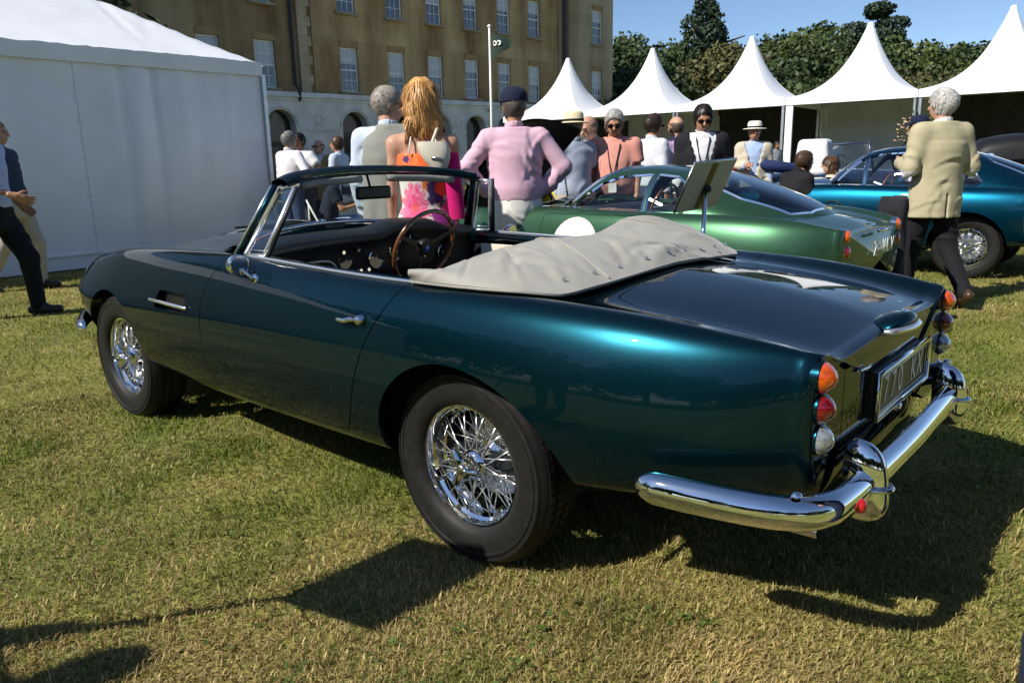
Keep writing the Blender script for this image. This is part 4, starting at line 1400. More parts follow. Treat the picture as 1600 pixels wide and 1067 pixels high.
        b.tube(smooth_path([(-1.14, sd * .462 - .042, .470), (-1.168, sd * .462 - .032, .470), (-1.189, sd * .462, .470), (-1.168, sd * .462 + .032, .470), (-1.14, sd * .462 + .042, .470)], 24), .006, 8)
        b.build('overrider_band', CHROME, ov, True)
        rf = MB(); rf.lathe([(0, -.012), (.014, -.010), (.019, 0), (.019, .01)], 18, 'x', (-1.152, sd * .585, .462)); rf.build('reflector', GOLDREFL, hero, True)
        # bumper bolt
        bb = MB(); bb.lathe([(.014, 0), (.012, .008), (0, .012)], 16, 'z', (-1.055, sd * .752, .520)); bb.build('bumper_bolt', CHROME, hero, True)
    # rear apron behind the bumper
    G = []
    for (x, z, w) in ((-1.035, .56, .56), (-1.055, .50, .56), (-1.06, .44, .55), (-1.04, .385, .52), (-.98, .345, .50), (-.85, .34, .50)):
        G.append([(x + .10 * (abs(yy) ** 4), w * yy, z) for yy in np.linspace(-1, 1, 21)])
    ap = MB(); ap.grid(np.array(G)); ap.build('rear_apron', TEAL, hero, True)
    # number-plate lamp pair under the bumper line and exhausts
    for sd in (1,):
        ex = MB()
        for yy in (.47, .54):
            ex.tube([(-.8, yy, .34), (-1.045, yy, .345)], .021, 14, cap=False)
            ex.tube([(-.8, yy, .34), (-1.043, yy, .345)], .018, 14, cap=False)
        ex.build('exhaust_pipe', STEEL, hero, True)
    # front bumper corner pieces
    fp = [(2.83, .80, .44), (2.95, .765, .445), (3.10, .69, .455), (3.25, .55, .47), (3.34, .3, .49), (3.37, 0, .50)]
    fp = fp + [(x, -y, z) for x, y, z in reversed(fp[:-1])]
    bumper([p for p in fp][::-1], .085, .040, 'f').build('front_bumper', CHROME, hero, True)
    # headlamps and grille
    for sd in (1, -1):
        hl = MB(); hl.lathe([(.105, -.06), (.105, 0), (.098, .012), (.088, .012)], 32, 'x', (3.23, sd * .52, .66)); hl.build('headlamp_ring', CHROME, hero, True)
        hg = MB(); hg.lathe([(.09, .008), (.07, .03), (.03, .042), (0, .045)], 32, 'x', (3.23, sd * .52, .66)); hg.build('headlamp', mat('lamp_glass', (.7, .72, .74), .05, .6, coat=1), hero, True)
    gr = MB()
    for k in range(9): gr.box((3.345, -.42, .47 + k * .022), (3.362, .42, .476 + k * .022))
    gr.build('grille', CHROME, hero)
    # ---------------- tail lamps
    lens = [mat('amber_lens', (.62, .085, .004), .10, 0, coat=1, trans=.2, noise=(90, .35, 2)), mat('red_lens', (.16, .002, .004), .10, 0, coat=1, trans=.15, noise=(90, .35, 2)),
            mat('clear_lens', (.40, .43, .45), .08, 0.4, coat=1, trans=.3, noise=(70, .4, 2), bump=(60, .4, .004))]
    names = ['amber_lamp', 'red_lamp', 'reversing_lamp']
    for sd in (1, -1):
        # lamp plinth at the end of the wing
        for k in range(3):
            z = .772 - .0775 * k
            y = sd * (.622 - .004 * k)
            mk = (np.abs(Pg[:, 2] - z) < .03) & (np.abs(Pg[:, 1] - abs(y)) < .035)
            x = Pg[mk, 0].min() + .004
            bz = MB(); bz.lathe([(.037, .05), (.0400, .0), (.0400, -.006), (.038, -.008), (.036, -.006)], 28, 'x', (x, y, z))
            bz_o = bz.build('lamp_bezel', TEAL, hero, True, 40)
            ln = MB(); ln.lathe([(.0380, -.003), (.0368, -.012), (.030, -.023), (.018, -.034), (.007, -.039), (0, -.040)], 28, 'x', (x, y, z))
            ln.build(names[k], lens[k], hero, True)
    # ---------------- number plate
    pl = MB()
    pl.box((-1.083, -.27, .578), (-1.060, .27, .702))
    plate_root = pl.build('number_plate', mat('black_plate', (.008, .008, .008), .4, 0, coat=.15, noise=(9, .2, 3)), hero)
    fr = MB()
    fr.tube([(-1.086, -.272, .576), (-1.086, .272, .576), (-1.086, .272, .704), (-1.086, -.272, .704)], .0085, 8, closed=True)
    fr.build('plate_frame', CHROME, plate_root, True)
    fr2 = MB()
    fr2.tube([(-1.085, -.248, .592), (-1.085, .248, .592), (-1.085, .248, .688), (-1.085, -.248, .688)], .0022, 6, closed=True)
    fr2.build('plate_border', STEEL, plate_root, True)
    plate_text('770 KX', plate_root, (-1.0838, 0.0, .640), .082)
    # boot handle: domed plinth with chrome skirt
    G = []
    for t in np.linspace(0, 1, 12):
        r_ = math.cos(t * math.pi / 2)
        G.append([(-1.052 + (.052 if math.cos(a) > 0 else .075) * math.cos(a) * r_ * -1 - .01 * t, .105 * math.sin(a) * r_, .790 + .045 * math.sin(t * math.pi / 2) + .010 * math.cos(a) * r_) for a in np.linspace(0, 2 * math.pi, 37)])
    hnd = MB(); hnd.grid(np.array(G))
    ho = hnd.build('boot_handle', TEAL, bo, True)
    rg = MB(); rg.tube([(-1.052 - (.054 if math.cos(a) > 0 else .077) * math.cos(a), .107 * math.sin(a), .787 + .010 * math.cos(a)) for a in np.linspace(0, 2 * math.pi, 40, endpoint=False)], .0095, 8, closed=True)
    rg.build('boot_handle_trim', BRIGHT, bo, True)
    bd = MB(); bd.tube([(-1.065, -.05, .828), (-1.068, -.02, .834), (-1.07, 0, .837), (-1.068, .02, .834), (-1.065, .05, .828)], [.003, .008, .011, .008, .003], 8, flat=(1, .35)); bd.build('winged_badge', CHROME, bo, True)
    sb = MB(); sb.tube([(-1.070, .295, .735), (-1.072, .32, .735), (-1.070, .36, .737), (-1.066, .40, .74)], .004, 6, flat=(1, 1)); sb.build('boot_script', CHROME, bo, True)
    # lock and latch under the plate
    lk = MB(); lk.lathe([(.016, .0), (.016, -.012), (.010, -.02), (0, -.02)], 18, 'x', (-1.066, 0, .545)); lk.lathe([(.010, .0), (.010, -.01), (0, -.012)], 14, 'x', (-1.066, -.07, .55)); lk.build('boot_lock', CHROME, bo, True)
    # ---------------- chrome belt trim along the door top, handle
    for sd, d in ((1, dl), (-1, dright)):
        xs = np.linspace(1.30, .215, 30)
        pts = np.array([(x, sd * (np.interp(x, [.2, .7, 1.30], [.722, .722, .695])), top_z(x, .722) + .004) for x in xs])
        t = MB(); t.tube(pts, .0085, 8, flat=(1, .8)); t.build('belt_trim', BRIGHT, d, True)
        p, n = side_pt(.45, .772, .006)
        hb = MB()
        hp = [side_pt(x, .766 + (.008 if x < .45 else 0), o)[0] for x, o in ((.515, .010), (.49, .020), (.45, .024), (.42, .024), (.40, .020))]
        hb.tube(hp, [.004, .0085, .009, .009, .007], 10)
        q, n2 = side_pt(.385, .776, .012)
        hb.lathe([(.017, -.012), (.017, .008), (.011, .016), (0, .018)], 20, 'y', q)
        V = np.concatenate(hb.V); V[:, 1] *= sd; hb.V = [V]
        hb.build('door_handle', CHROME, d, True)
        # mirror shell on the door front corner
    # ---------------- door mirror (bullet) left and right
    for sd in (1, -1):
        mp = np.array([1.085, sd * .792, .852])
        st = MB(); st.tube([mp, mp + (.015, sd * .014, .018), mp + (.04, sd * .028, .040)], [.009, .006, .007], 10)
        st.lathe([(.024, 0), (.022, .008), (.010, .012)], 18, 'y', (mp[0], mp[1] - .004, mp[2]))
        V = np.concatenate(st.V); st.V = [V]
        mo = st.build('wing_mirror', CHROME, hero, True)
        sh = MB()
        sh.lathe([(0.0, .060), (.018, .057), (.031, .045), (.040, .025), (.043, 0.0), (.043, -.010), (.039, -.012)], 28, 'x', mp + (.05, sd * .034, .056))
        sh.build('mirror_shell', CHROME, mo, True, 50)
        gl = MB(); gl.lathe([(0, -.008), (.040, -.008)], 28, 'x', mp + (.05, sd * .034, .056)); gl.build('mirror_glass', mat('mirror_glass', (.85, .87, .88), .01, 1.0), mo)
    # ---------------- windscreen
    PAINTDK = TEAL
    bp = smooth_path([(1.347, .694, .925), (1.47, .57, .950), (1.60, .32, .985), (1.645, 0, .998), (1.60, -.32, .985), (1.47, -.57, .950), (1.347, -.694, .925)], 60)
    tp = smooth_path([(1.175, .588, 1.205), (1.235, .48, 1.228), (1.305, .27, 1.247), (1.33, 0, 1.254), (1.305, -.27, 1.247), (1.235, -.48, 1.228), (1.175, -.588, 1.205)], 60)
    ws = empty('windscreen'); ws.parent = hero
    g = MB(); g.grid(np.array([bp * (1 - t) + tp * t for t in np.linspace(0, 1, 8)])); g.build('glass', GLASS, ws, True)
    # header rail: broad painted top rail with a chrome lip
    hd = MB()
    ring = [(.034, -.006), (.030, .010), (.008, .019), (-.018, .016), (-.034, .004), (-.034, -.012), (-.010, -.018), (.022, -.014)]
    T = np.gradient(tp, axis=0); T /= np.linalg.norm(T, axis=1)[:, None]
    G = []
    for i in range(len(tp)):
        fw_ = np.cross((0, 0, 1.0), T[i]); fw_ /= np.linalg.norm(fw_)
        if fw_[0] < 0: fw_ = -fw_
        G.append([tp[i] + fw_ * a + np.array([0, 0, b + .010]) for a, b in ring + ring[:1]])
    hd.grid(np.array(G)); hd.build('header_rail', TEAL, ws, True, 50)
    hl_ = MB(); hl_.tube(tp + np.array([-.030, 0, -.012]), .007, 6); hl_.build('header_seal', BLACK, ws, True)
    for pts, rr, nm, mm in ((bp + np.array([0, 0, .004]), .011, 'lower_trim', CHROME),):
        t = MB(); t.tube(pts, rr, 8); t.build(nm, mm, ws, True)
    for sd in (1, -1):
        a = np.array([1.347, sd * .694, .925]); b = np.array([1.18, sd * .594, 1.208])
        t = MB(); t.tube([a, a * .5 + b * .5, b], .019, 10, flat=(1.3, .8)); t.build('pillar', TEAL, ws, True)
        t = MB(); t.tube([a + (.02, sd * .012, 0), (a + b) / 2 + (.02, sd * .012, 0), b + (.02, sd * .012, 0)], .006, 8); t.build('pillar_trim', BRIGHT, ws, True)
        t = MB(); t.tube([a + (-.03, -sd * .002, 0), (a + b) / 2 + (-.03, -sd * .002, 0), b + (-.03, -sd * .002, 0)], .008, 8); t.build('pillar_seal', BLACK, ws, True)
        # quarter light: chrome frame and pane
        c0 = np.array([1.300, sd * .692, .930]); c1 = np.array([1.160, sd * .592, 1.198]); c2 = np.array([1.068, sd * .585, 1.196]); c3 = np.array([1.163, sd * .688, .930])
        q = empty('quarter_light'); q.parent = hero
        f_ = MB(); f_.tube([c0, c1, c2, c3], .0125, 8, closed=True); f_.build('frame', BRIGHT, q, True)
        k0, k1, k2, k3 = [c * .86 + (c0 + c1 + c2 + c3) / 4 * .14 for c in (c0, c1, c2, c3)]
        f2 = MB(); f2.tube([k0, k1, k2, k3], .004, 6, closed=True); f2.build('inner_frame', BRIGHT, q, True)
        f3 = MB(); f3.tube([c2 + (-.018, 0, .004), c3 + (-.018, 0, -.004)], .008, 8); f3.build('rear_seal', BLACK, q, True)
        p_ = MB(); p_.add([c0, c1, c2, c3], [(0, 1, 2, 3)]); p_.build('pane', GLASS, q)
    # wipers and cowl vents
    for yy in (.28, -.22):
        t = MB(); t.tube([(1.71, yy, 1.00), (1.66, yy + .12, 1.012), (1.60, yy + .28, 1.018)], .005, 6); t.build('wiper', BLACK, hero, True)
    # sun visors
    for y0, y1 in ((.08, .46), (-.46, -.08)):
        v = MB()
        pts = [np.array([np.interp(abs(y), [0, .33, .56], [1.285, 1.25, 1.17]), y, np.interp(abs(y), [0, .33, .56], [1.222, 1.212, 1.190])]) for y in np.linspace(y0, y1, 9)]
        v.tube(pts, .016, 8, flat=(.7, 1.0)); v.build('sun_visor', mat('visor_grey', (.22, .22, .20), .7, noise=(30, .15, 3)), ws, True)
    # rear-view mirror on a stalk
    t = MB(); t.tube([(1.31, 0.02, 1.24), (1.29, .02, 1.18)], .006, 8); t.box((1.255, -.085, 1.125), (1.280, .125, 1.185), bev=.01); t.build('rear_view_mirror', BLACK, ws, True, 40)
    # ---------------- cabin
    fl = MB(); fl.box((-.25, -.66, .30), (1.60, .66, .36)); fl.box((.2, -.12, .36), (1.5, .12, .56), bev=.04)
    for sd in (1, -1): fl.box((.2, min(sd * .655, sd * .70), .34), (1.5, max(sd * .655, sd * .70), .86))
    fl.box((-.30, -.62, .34), (-.24, .62, .86))
    fl.build('cabin_floor', LEATHER, hero)
    # door cards
    for sd, d in ((1, dl), (-1, dright)):
        c = MB(); c.box((.30, min(sd * .640, sd * .652), .42), (1.20, max(sd * .640, sd * .652), .862), bev=.005); c.build('door_card', CREAM, d)
        c = MB(); c.tube([(.30, sd * .668, .882), (.7, sd * .668, .886), (1.28, sd * .645, .902)], .024, 8); c.build('door_capping', TEAL, d, True)
        c = MB(); c.tube([(.45, sd * .632, .80), (.62, sd * .612, .80), (.95, sd * .612, .80), (1.08, sd * .632, .80)], .012, 8); c.build('arm_rest', BLACK, d, True)
    # dashboard: rolled top over a fascia
    G = []
    ys = np.linspace(-.66, .66, 41)
    for yv in ys:
        hump = math.exp(-((yv + .34) / .17) ** 4) * .045
        row = []
        for (xx, zz) in ((1.70, .940), (1.62, .965), (1.55, .970 + hump * .9), (1.47, .966 + hump), (1.415, .948 + hump), (1.40, .925 + hump), (1.43, .905 + hump * .8), (1.455, .86), (1.475, .77), (1.50, .69), (1.55, .66)):
            cu = .16 * (abs(yv) / .66) ** 2.2
            row.append((xx - cu, yv, zz - .012 * (abs(yv) / .66) ** 2))
        G.append(row)
    db = MB(); db.grid(np.array(G)); dash = db.build('dashboard', LEATHER, hero, True)
    # dials
    dials = [(-.255, .848, .050), (-.425, .848, .050), (-.34, .905, .026), (-.13, .810, .052), (-.52, .815, .04), (.06, .825, .048)]
    face = mat('dial_face', (.01, .01, .011), .15, coat=1, noise=(300, .8, 2))
    for yv, zz, rr in dials:
        xx = 1.468 - .16 * (abs(yv) / .66) ** 2.2 - (.02 if zz > .9 else 0)
        d = MB(); d.lathe([(rr, .01), (rr, -.008), (rr * .9, -.010), (rr * .86, -.004)], 28, 'x', (xx, yv, zz)); di = d.build('dial', CHROME, dash, True, 40)
        d = MB(); d.lathe([(rr * .87, -.004), (0, -.004)], 28, 'x', (xx, yv, zz)); d.build('dial_face', face, di)
        d = MB(); d.box((xx - .0065, yv - .002, zz - .006), (xx - .005, yv + .002, zz + rr * .7)); d.build('needle', WHITEP, di)
    # glovebox in a cream-edged panel, radio slot, knobs
    gb = MB(); gb.tube(smooth_path([(1.43, .14, .725), (1.425, .14, .78), (1.42, .19, .835), (1.40, .34, .842), (1.345, .50, .83), (1.335, .53, .78)], 40), .006, 6); gb.build('glovebox_trim', CREAM, dash, True)
    for yv, zz in ((.10, .87), (.005, .875), (.47, .78), (-.05, .77), (.0, .77), (.05, .77)):
        xx = 1.44 - .16 * (abs(yv) / .66) ** 2.2
        kn = MB(); kn.lathe([(.012, 0), (.012, -.012), (.009, -.018), (0, -.018)], 14, 'x', (xx, yv, zz))
        kn.build('dash_knob', CHROME, dash, True, 40)
    rd = MB(); rd.box((1.455, -.06, .70), (1.47, .10, .745), bev=.006); rd.build('radio', STEEL, dash)
    # steering wheel (right-hand drive)
    sw = empty('steering_wheel', (1.315, -.335, .862)); sw.parent = hero
    sw.rotation_euler = (0, R(-22), 0)
    t = MB(); t.tube([(0, .2 * math.cos(a), .2 * math.sin(a)) for a in np.linspace(0, 2 * math.pi, 56, endpoint=False)], .0115, 10, closed=True); t.build('rim', WOODRIM, sw, True)
    for a in (math.pi / 2 + math.pi, math.pi * .12, math.pi * .88):
        t = MB(); t.box((-.002, .03, -.011), (.002, .192, .011))
        V = np.concatenate(t.V); c, s_ = math.cos(a), math.sin(a)
        V = np.stack([V[:, 0], V[:, 1] * c - V[:, 2] * s_, V[:, 1] * s_ + V[:, 2] * c], 1); t.V = [V]
        t.build('wheel_spoke', BLACK, sw)
    rv = MB()
    for a in np.linspace(0, 2 * math.pi, 24, endpoint=False): rv.lathe([(.004, -.0125), (0, -.0135)], 8, 'x', (0, .2 * math.cos(a), .2 * math.sin(a)))
    rv.build('rim_rivets', STEEL, sw)['kind'] = 'stuff'
    t = MB(); t.lathe([(.046, .01), (.046, -.012), (.036, -.02), (0, -.022)], 28, 'x'); t.build('hub_boss', BLACK, sw, True, 40)
    t = MB(); t.lathe([(.020, -.022), (.018, -.025), (0, -.026)], 20, 'x'); t.build('boss_badge', mat('blue_badge', (.02, .10, .4), .2, coat=1), sw, True)
    t = MB(); t.tube([(0.01, 0, 0), (.24, 0, 0)], .02, 10); t.build('column', BLACK, sw, True)
    # seats (mostly hidden by the hood cover)
    for yv in (.34, -.34):
        s_ = empty('seat', (0, yv, 0)); s_.parent = hero
        c = MB(); c.box((.38, -.24, .44), (.92, .24, .60), bev=.05); c.build('seat_cushion', LEATHER, s_, True, 60)
        c = MB()
        G = [[(xb + dx * (1 - .4 * t), yy * (1 - .12 * t), .50 + .36 * t) for dx, yy in ((-.06, -.24), (.05, -.22), (.07, 0), (.05, .22), (-.06, .24), (-.08, 0), (-.06, -.24))] for t, xb in ((0, .42), (.3, .36), (.7, .30), (.95, .27), (1.0, .27))]
        c.grid(np.array(G)); c.build('seat_back', LEATHER, s_, True)
    # ---------------- folded hood under its grey cover
    COVER = mat('hood_cover_cloth', (.285, .277, .248), .8, sheen=.2, noise=(7, .09, 5), bump=(420, .3, .001))
    ang = np.linspace(0, 1, 121)
    # lower edge (piping) from the left door corner round the back to the right
    half = smooth_path([(.235, .735, .89), (.13, .735, .89), (0.0, .728, .89), (-.12, .712, .89), (-.215, .675, .89), (-.278, .59, .89), (-.305, .45, .90), (-.318, .2, .915), (-.32, 0, .92)], 80)
    edge = np.concatenate([half, (half * [1, -1, 1])[::-1][1:]])
    for e in edge:
        e[2] = max(e[2], top_z(e[0], e[1]) + .008)
    rh = smooth_path([(.245, .715, .912), (.215, .62, .935), (.16, .46, .975), (.105, .30, 1.004), (.05, .12, 1.012), (.02, 0, 1.015)], 60)
    ridge = np.concatenate([rh, (rh * [1, -1, 1])[::-1][1:]])
    fh = smooth_path([(.30, .60, .80), (.30, .50, .78), (.26, .3, .78), (.23, 0, .78)], 40)
    front = np.concatenate([fh, (fh * [1, -1, 1])[::-1][1:]])
    def rs(Pn, n=170):
        s = np.concatenate([[0], np.cumsum(np.linalg.norm(np.diff(Pn, axis=0), axis=1))]); s /= s[-1]
        t = np.linspace(0, 1, n)
        return np.stack([np.interp(t, s, Pn[:, k]) for k in range(3)], 1)
    E_, Rg, Fr = rs(edge), rs(ridge), rs(front)
    Rg[:, 2] += .052 * np.exp(-((Rg[:, 1] + .38) / .19) ** 2)
    Rg[:, 0] -= .05 * np.exp(-((Rg[:, 1] + .40) / .25) ** 2)
    n_u = len(E_)
    G = []
    tt = np.linspace(0, 1, 46)
    for i in range(n_u):
        row = []
        for t in tt:
            if t <= .62:
                s_ = t / .62
                base = E_[i] * (1 - s_) + Rg[i] * s_
                bulge = math.sin(math.pi * min(1, s_ * .93 + .07)) * .035
                out = (E_[i] - Rg[i]); out[2] = 0; out /= np.linalg.norm(out) + 1e-6
                base = base + out * bulge * .8 + np.array([0, 0, bulge * .9])
            else:
                s_ = (t - .62) / .38
                base = Rg[i] * (1 - s_) + Fr[i] * s_
                b2 = math.sin(math.pi * s_) * .05
                base = base + np.array([.9 * b2, 0, b2 * .8])
            row.append(base)
        G.append(row)
    G = np.array(G)
    # cloth folds: sagging creases radiating from the fasteners, and broad slack
    U = np.linspace(0, 1, n_u)[:, None] * np.ones((1, len(tt))); Tt = np.ones((n_u, 1)) * tt[None]
    win = np.sin(np.pi * np.clip(Tt / .62, 0, 1)) ** .8
    r2 = np.random.default_rng(3)
    W_ = np.zeros_like(U)
    for k in range(46):          # drawn creases
        u0 = r2.uniform(.06, .96); t0 = r2.uniform(.05, .62); aa = r2.uniform(-1.25, 1.25); ln_ = r2.uniform(.06, .20); wd = r2.uniform(.009, .024)
        du = (U - u0) * 2.4; dt = (Tt - t0) * .42
        al = du * math.cos(aa) + dt * math.sin(aa); ac = -du * math.sin(aa) + dt * math.cos(aa)
        ac = ac + .25 * al * al / ln_
        W_ += r2.uniform(-.018, .018) * np.exp(-(al / ln_) ** 2) * (np.exp(-(ac / wd) ** 2) - .5 * np.exp(-((ac - 1.4 * wd) / wd) ** 2))
    for k in range(9):           # puckers pulled to each fastener
        u0 = .255 + .49 * k / 8
        for j in (-1, 0, 1):
            uc = u0 + j * .020 * np.clip(Tt / .25, 0, 1)
            W_ += (-.007 if j else .007) * np.exp(-((U - uc) / .009) ** 2) * np.exp(-((Tt - .12) / .11) ** 2)
    W_ += .012 * np.sin(U * 21 + Tt * 6) * np.sin(U * 8 + 1) - .016 * np.exp(-((U - .47) / .09) ** 2 - ((Tt - .45) / .2) ** 2)
    # knee where the hood frame pushes through, right of centre
    W_ += .030 * np.exp(-((U - .70) / .07) ** 2 - ((Tt - .54) / .14) ** 2) + .012 * np.exp(-((U - .335) / .02) ** 2 - ((Tt - .6) / .2) ** 2)
    du = np.gradient(G, axis=0); dv = np.gradient(G, axis=1); Nn = np.cross(du, dv); Nn /= np.linalg.norm(Nn, axis=2, keepdims=True) + 1e-9
    if Nn[n_u // 2, 10, 2] < 0: Nn = -Nn
    G = G + Nn * (W_ * (.25 + .75 * win))[..., None]
    hc = empty('hood_cover'); hc.parent = hero
    cv = MB(); cv.grid(G); cv.build('cover_cloth', COVER, hc, True)
    pp = MB(); pp.tube(E_ + np.array([0, 0, .002]), .0058, 8); pp.build('cover_piping', COVER, hc, True)
    for k in (int(n_u * .335), n_u - 1 - int(n_u * .335)):
        sm = MB(); sm.tube(G[k, 1:30] + Nn[k, 1:30] * .002, .0032, 6); sm.build('cover_seam', COVER, hc, True)
    for k in np.linspace(.255, .745, 9):
        i = int(k * (n_u - 1)); p = G[i, 4] + Nn[i, 4] * .001; nn = Nn[i, 4]
        st = MB(); st.lathe([(.010, 0), (.0095, .003), (.004, .004), (.004, .010), (.0, .011)], 12, 'z')
        st.box((-.010, -.003, .009), (.010, .003, .013))
        so_ = st.build('cover_fastener', CHROME, hc, True, 40)
        so_.scale = (.62, .62, .62); so_.location = p; so_.rotation_euler = Vector(nn).to_track_quat('Z', 'Y').to_euler()
    # bonnet scoop
    G = []
    for t in np.linspace(0, 1, 14):
        x = 2.55 - .75 * t
        h_ = .045 * math.sin(math.pi * min(1, t * 1.0)) ** .6 * (1 - .3 * t) + .0
        row = [(x, yy, top_z(x, yy) - .004 + h_ * max(0, 1 - (abs(yy) / .21) ** 3)) for yy in np.linspace(-.21, .21, 21)]
        G.append(row)
    s_ = MB(); s_.grid(np.array(G)); s_.build('bonnet_scoop', TEAL, bonn, True)


def plate_text(txt, parent, loc, size, col=(.86, .86, .82), rz=R(-90), pitch=.88):
    """each character its own raised piece; the text reads along the direction rz turns +x to"""
    m = mat('plate_silver', col, .45, 0.0)
    adv = size * pitch
    x = -adv * (len(txt) - 1) / 2
    for ch in txt:
        if ch != ' ':
            cu = bpy.data.curves.new('plate_character', 'FONT')
            cu.body = ch
            cu.size = size * 1.37
            cu.align_x = 'CENTER'; cu.align_y = 'CENTER'
            cu.extrude = 0.0012
            o = bpy.data.objects.new('plate_character', cu)
            COL.objects.link(o)
            bpy.context.view_layer.update()
            me = bpy.data.meshes.new_from_object(o)
            bpy.data.objects.remove(o)
            me.materials.clear(); me.materials.append(m)
            t = link(bpy.data.objects.new('plate_character', me), parent)
            t.scale = (.82, 1, 1)
            t.location = (loc[0] + x * math.cos(rz), loc[1] + x * math.sin(rz), loc[2])
            t.rotation_euler = (R(90), 0, rz)
        x += adv


make_hero()

# ================================================================== the two coupes behind
def trim_from_flange(panel, r, name, m, parent, side=1):
    """thin bright strip along a cut edge"""
    mb = MB()
    for v, nn, d in panel.flange:
        a, b = v * [1, side, 1], v * [1, side, 1]
        a, b = v[0] * [1, side, 1], v[1] * [1, side, 1]
        if np.linalg.norm(b - a) < 1e-5: continue
        n0 = nn[0] * [1, side, 1]
        t = (b - a) / np.linalg.norm(b - a); w = np.cross(t, n0)
        a = a - t * r * .3; b = b + t * r * .3
        c = [a + w * r, a + n0 * r, a - w * r, b + w * r, b + n0 * r, b - w * r]
        mb.add(c, [(0, 1, 4, 3), (1, 2, 5, 4)])
    return mb.build(name, m, parent, False)


def make_coupe(root, pm, spec):
    """fastback coupe: lofted lower body, canopy with cut windows.  spec gives local dimensions."""
    wb, tail, nose = spec['wb'], spec['tail'], spec['nose']
    # warp the local x onto the tables of the convertible
    xs_l = np.array([tail, 0, wb, nose]); xs_h = np.array([-1.05, 0, 2.49, 3.27])
    base = aston_ctrl()
    warp = lambda X: np.interp(X, xs_l, xs_h)
    ctrl = []
    for k, (cy, cz) in enumerate(base):
        yy = np.interp(warp(XG), XG, cy); zz = np.interp(warp(XG), XG, cz)
        if k >= 3: zz = zz + spec.get('dz', 0.0)
        if spec.get('round_tail'):
            f = np.clip((XG - tail) / .9, 0, 1)
            zz = zz - (spec['round_tail'] * (1 - f) ** 1.6 if k >= 5 else 0)
        ctrl.append((yy, zz))
    P, N = loft_body(ctrl, tail + .02, nose - .03, 0.025, 72, tail=(.05, .08, .60, .05), nose=(.10, .16, .58, .03))
    pan = Panel.from_grid(P, N)
    side = lambda V: (V[:, 1] > 0.4) & (V[:, 2] < 0.85)
    _, pan = pan.split(ell_arch(0, 0.335, .37, .36, .36), side, gap=0, depth=.05)
    _, pan = pan.split(ell_arch(wb, 0.335, .36, .38, .36), side, gap=0, depth=.05)
    dpts = spec['door']
    df = poly_sdf(dpts, 0.0)
    door, pan = pan.split(lambda V: df(V[:, [0, 2]]), lambda V: V[:, 1] > .55, gap=.002)
    if 'bonnet' in spec:
        bf = poly_sdf(spec['bonnet'], .02)
        bon, pan = pan.split(lambda V: bf(V[:, :2]), lambda V: V[:, 2] > .7, gap=.002)
    # cabin well so that the glasshouse is hollow
    wf = poly_sdf(spec['well'], .03)
    _, pan = pan.split(lambda V: wf(V[:, :2]), lambda V: V[:, 2] > .78, gap=0, depth=.03)
    pan.build('body', pm, root, both=True)
    door.build('door', pm, root, (1,)); door.build('door', pm, root, (-1,))
    for sd in (1, -1):
        for cx in (0, wb): arch_liner(root, cx, .335, .37, sd * .42, sd * .72)
    ub = MB(); ub.box((tail + .15, -.55, .34), (-.42, .55, .5)); ub.box((.40, -.62, .26), (wb - .42, .62, .40)); ub.box((-.42, -.42, .3), (.4, .42, .5)); ub.box((wb - .42, -.42, .3), (nose - .2, .42, .5))
    ub.build('underbody', DARKWELL, root)
    # ---------------- canopy
    can = spec['canopy']
    T = lambda pairs: table(pairs, .06)
    yb, zb, yr, zr = T(can['yb']), T(can['zb']), T(can['yr']), T(can['zr'])
    cc = [(yb, zb - .05), (yb, zb), (yb * .80 + yr * .20, zb * .62 + zr * .38 - .02), (yr + .035, zr - .075), (yr * .80, zr - .018), (yr * .42, zr), (yb * 0, zr)]
    x0, x1 = can['x']
    P2, N2 = loft_body(cc, x0, x1, .018, 50)
    cp = Panel.from_grid(P2, N2)
    glassp = []
    for poly, proj_, mask, rnd in spec['windows']:
        f2 = poly_sdf(poly, rnd)
        idx = [0, 2] if proj_ == 'xz' else [0, 1]
        g, cp = cp.split(lambda V: f2(V[:, idx]), mask, gap=0.0, depth=.012)
        glassp.append((g, proj_))
    cp.build('roof', pm, root, both=True)
    for g, proj_ in glassp:
        if proj_ == 'xz':
            for sd in (1, -1):
                w = g.build('side_window', GLASS, root, (sd,)); trim_from_flange(g, .011, 'window_trim', CHROME, w, sd)
        else:
            w = g.build('screen', GLASS_DK if spec.get('dark_rear') and g.V[:, 0].mean() < .6 else GLASS, root, both=True)
            for sd in (1, -1): trim_from_flange(g, .010, 'window_trim', CHROME, w, sd)
    # interior
    i = MB(); i.box((spec['well'][0][0] + .1, -.58, .42), (spec['well'][2][0] - .1, .58, .50)); i.build('cabin_floor', LEATHER, root)
    for yv in (.32, -.32):
        s_ = MB()
        xb = spec['seat']
        s_.box((xb, yv - .22, .5), (xb + .5, yv + .22, .62), bev=.04); s_.box((xb - .08, yv - .22, .55), (xb + .06, yv + .22, 1.02), bev=.05)
        s_.build('seat', spec.get('trim', LEATHER), root, True, 50)['kind'] = 'stuff'
    d_ = MB(); d_.box((spec['dash'], -.58, .76), (spec['dash'] + .25, .58, .93), bev=.05); d_.build('dashboard', LEATHER, root, True, 50)
    sw = empty('steering_wheel', (spec['dash'] - .14, -.33, .90)); sw.parent = root; sw.rotation_euler = (0, R(-22), 0)
    t = MB(); t.tube([(0, .19 * math.cos(a), .19 * math.sin(a)) for a in np.linspace(0, 2 * math.pi, 40, endpoint=False)], .012, 8, closed=True); t.build('rim', WOODRIM, sw, True)
    t = MB(); t.tube([(0, -.18, 0), (0, .18, 0)], .01, 6); t.tube([(0, 0, 0), (.15, 0, 0)], .025, 8); t.build('boss', STEEL, sw)['kind'] = 'stuff'
    Pg, Ng = P.reshape(-1, 3), N.reshape(-1, 3)

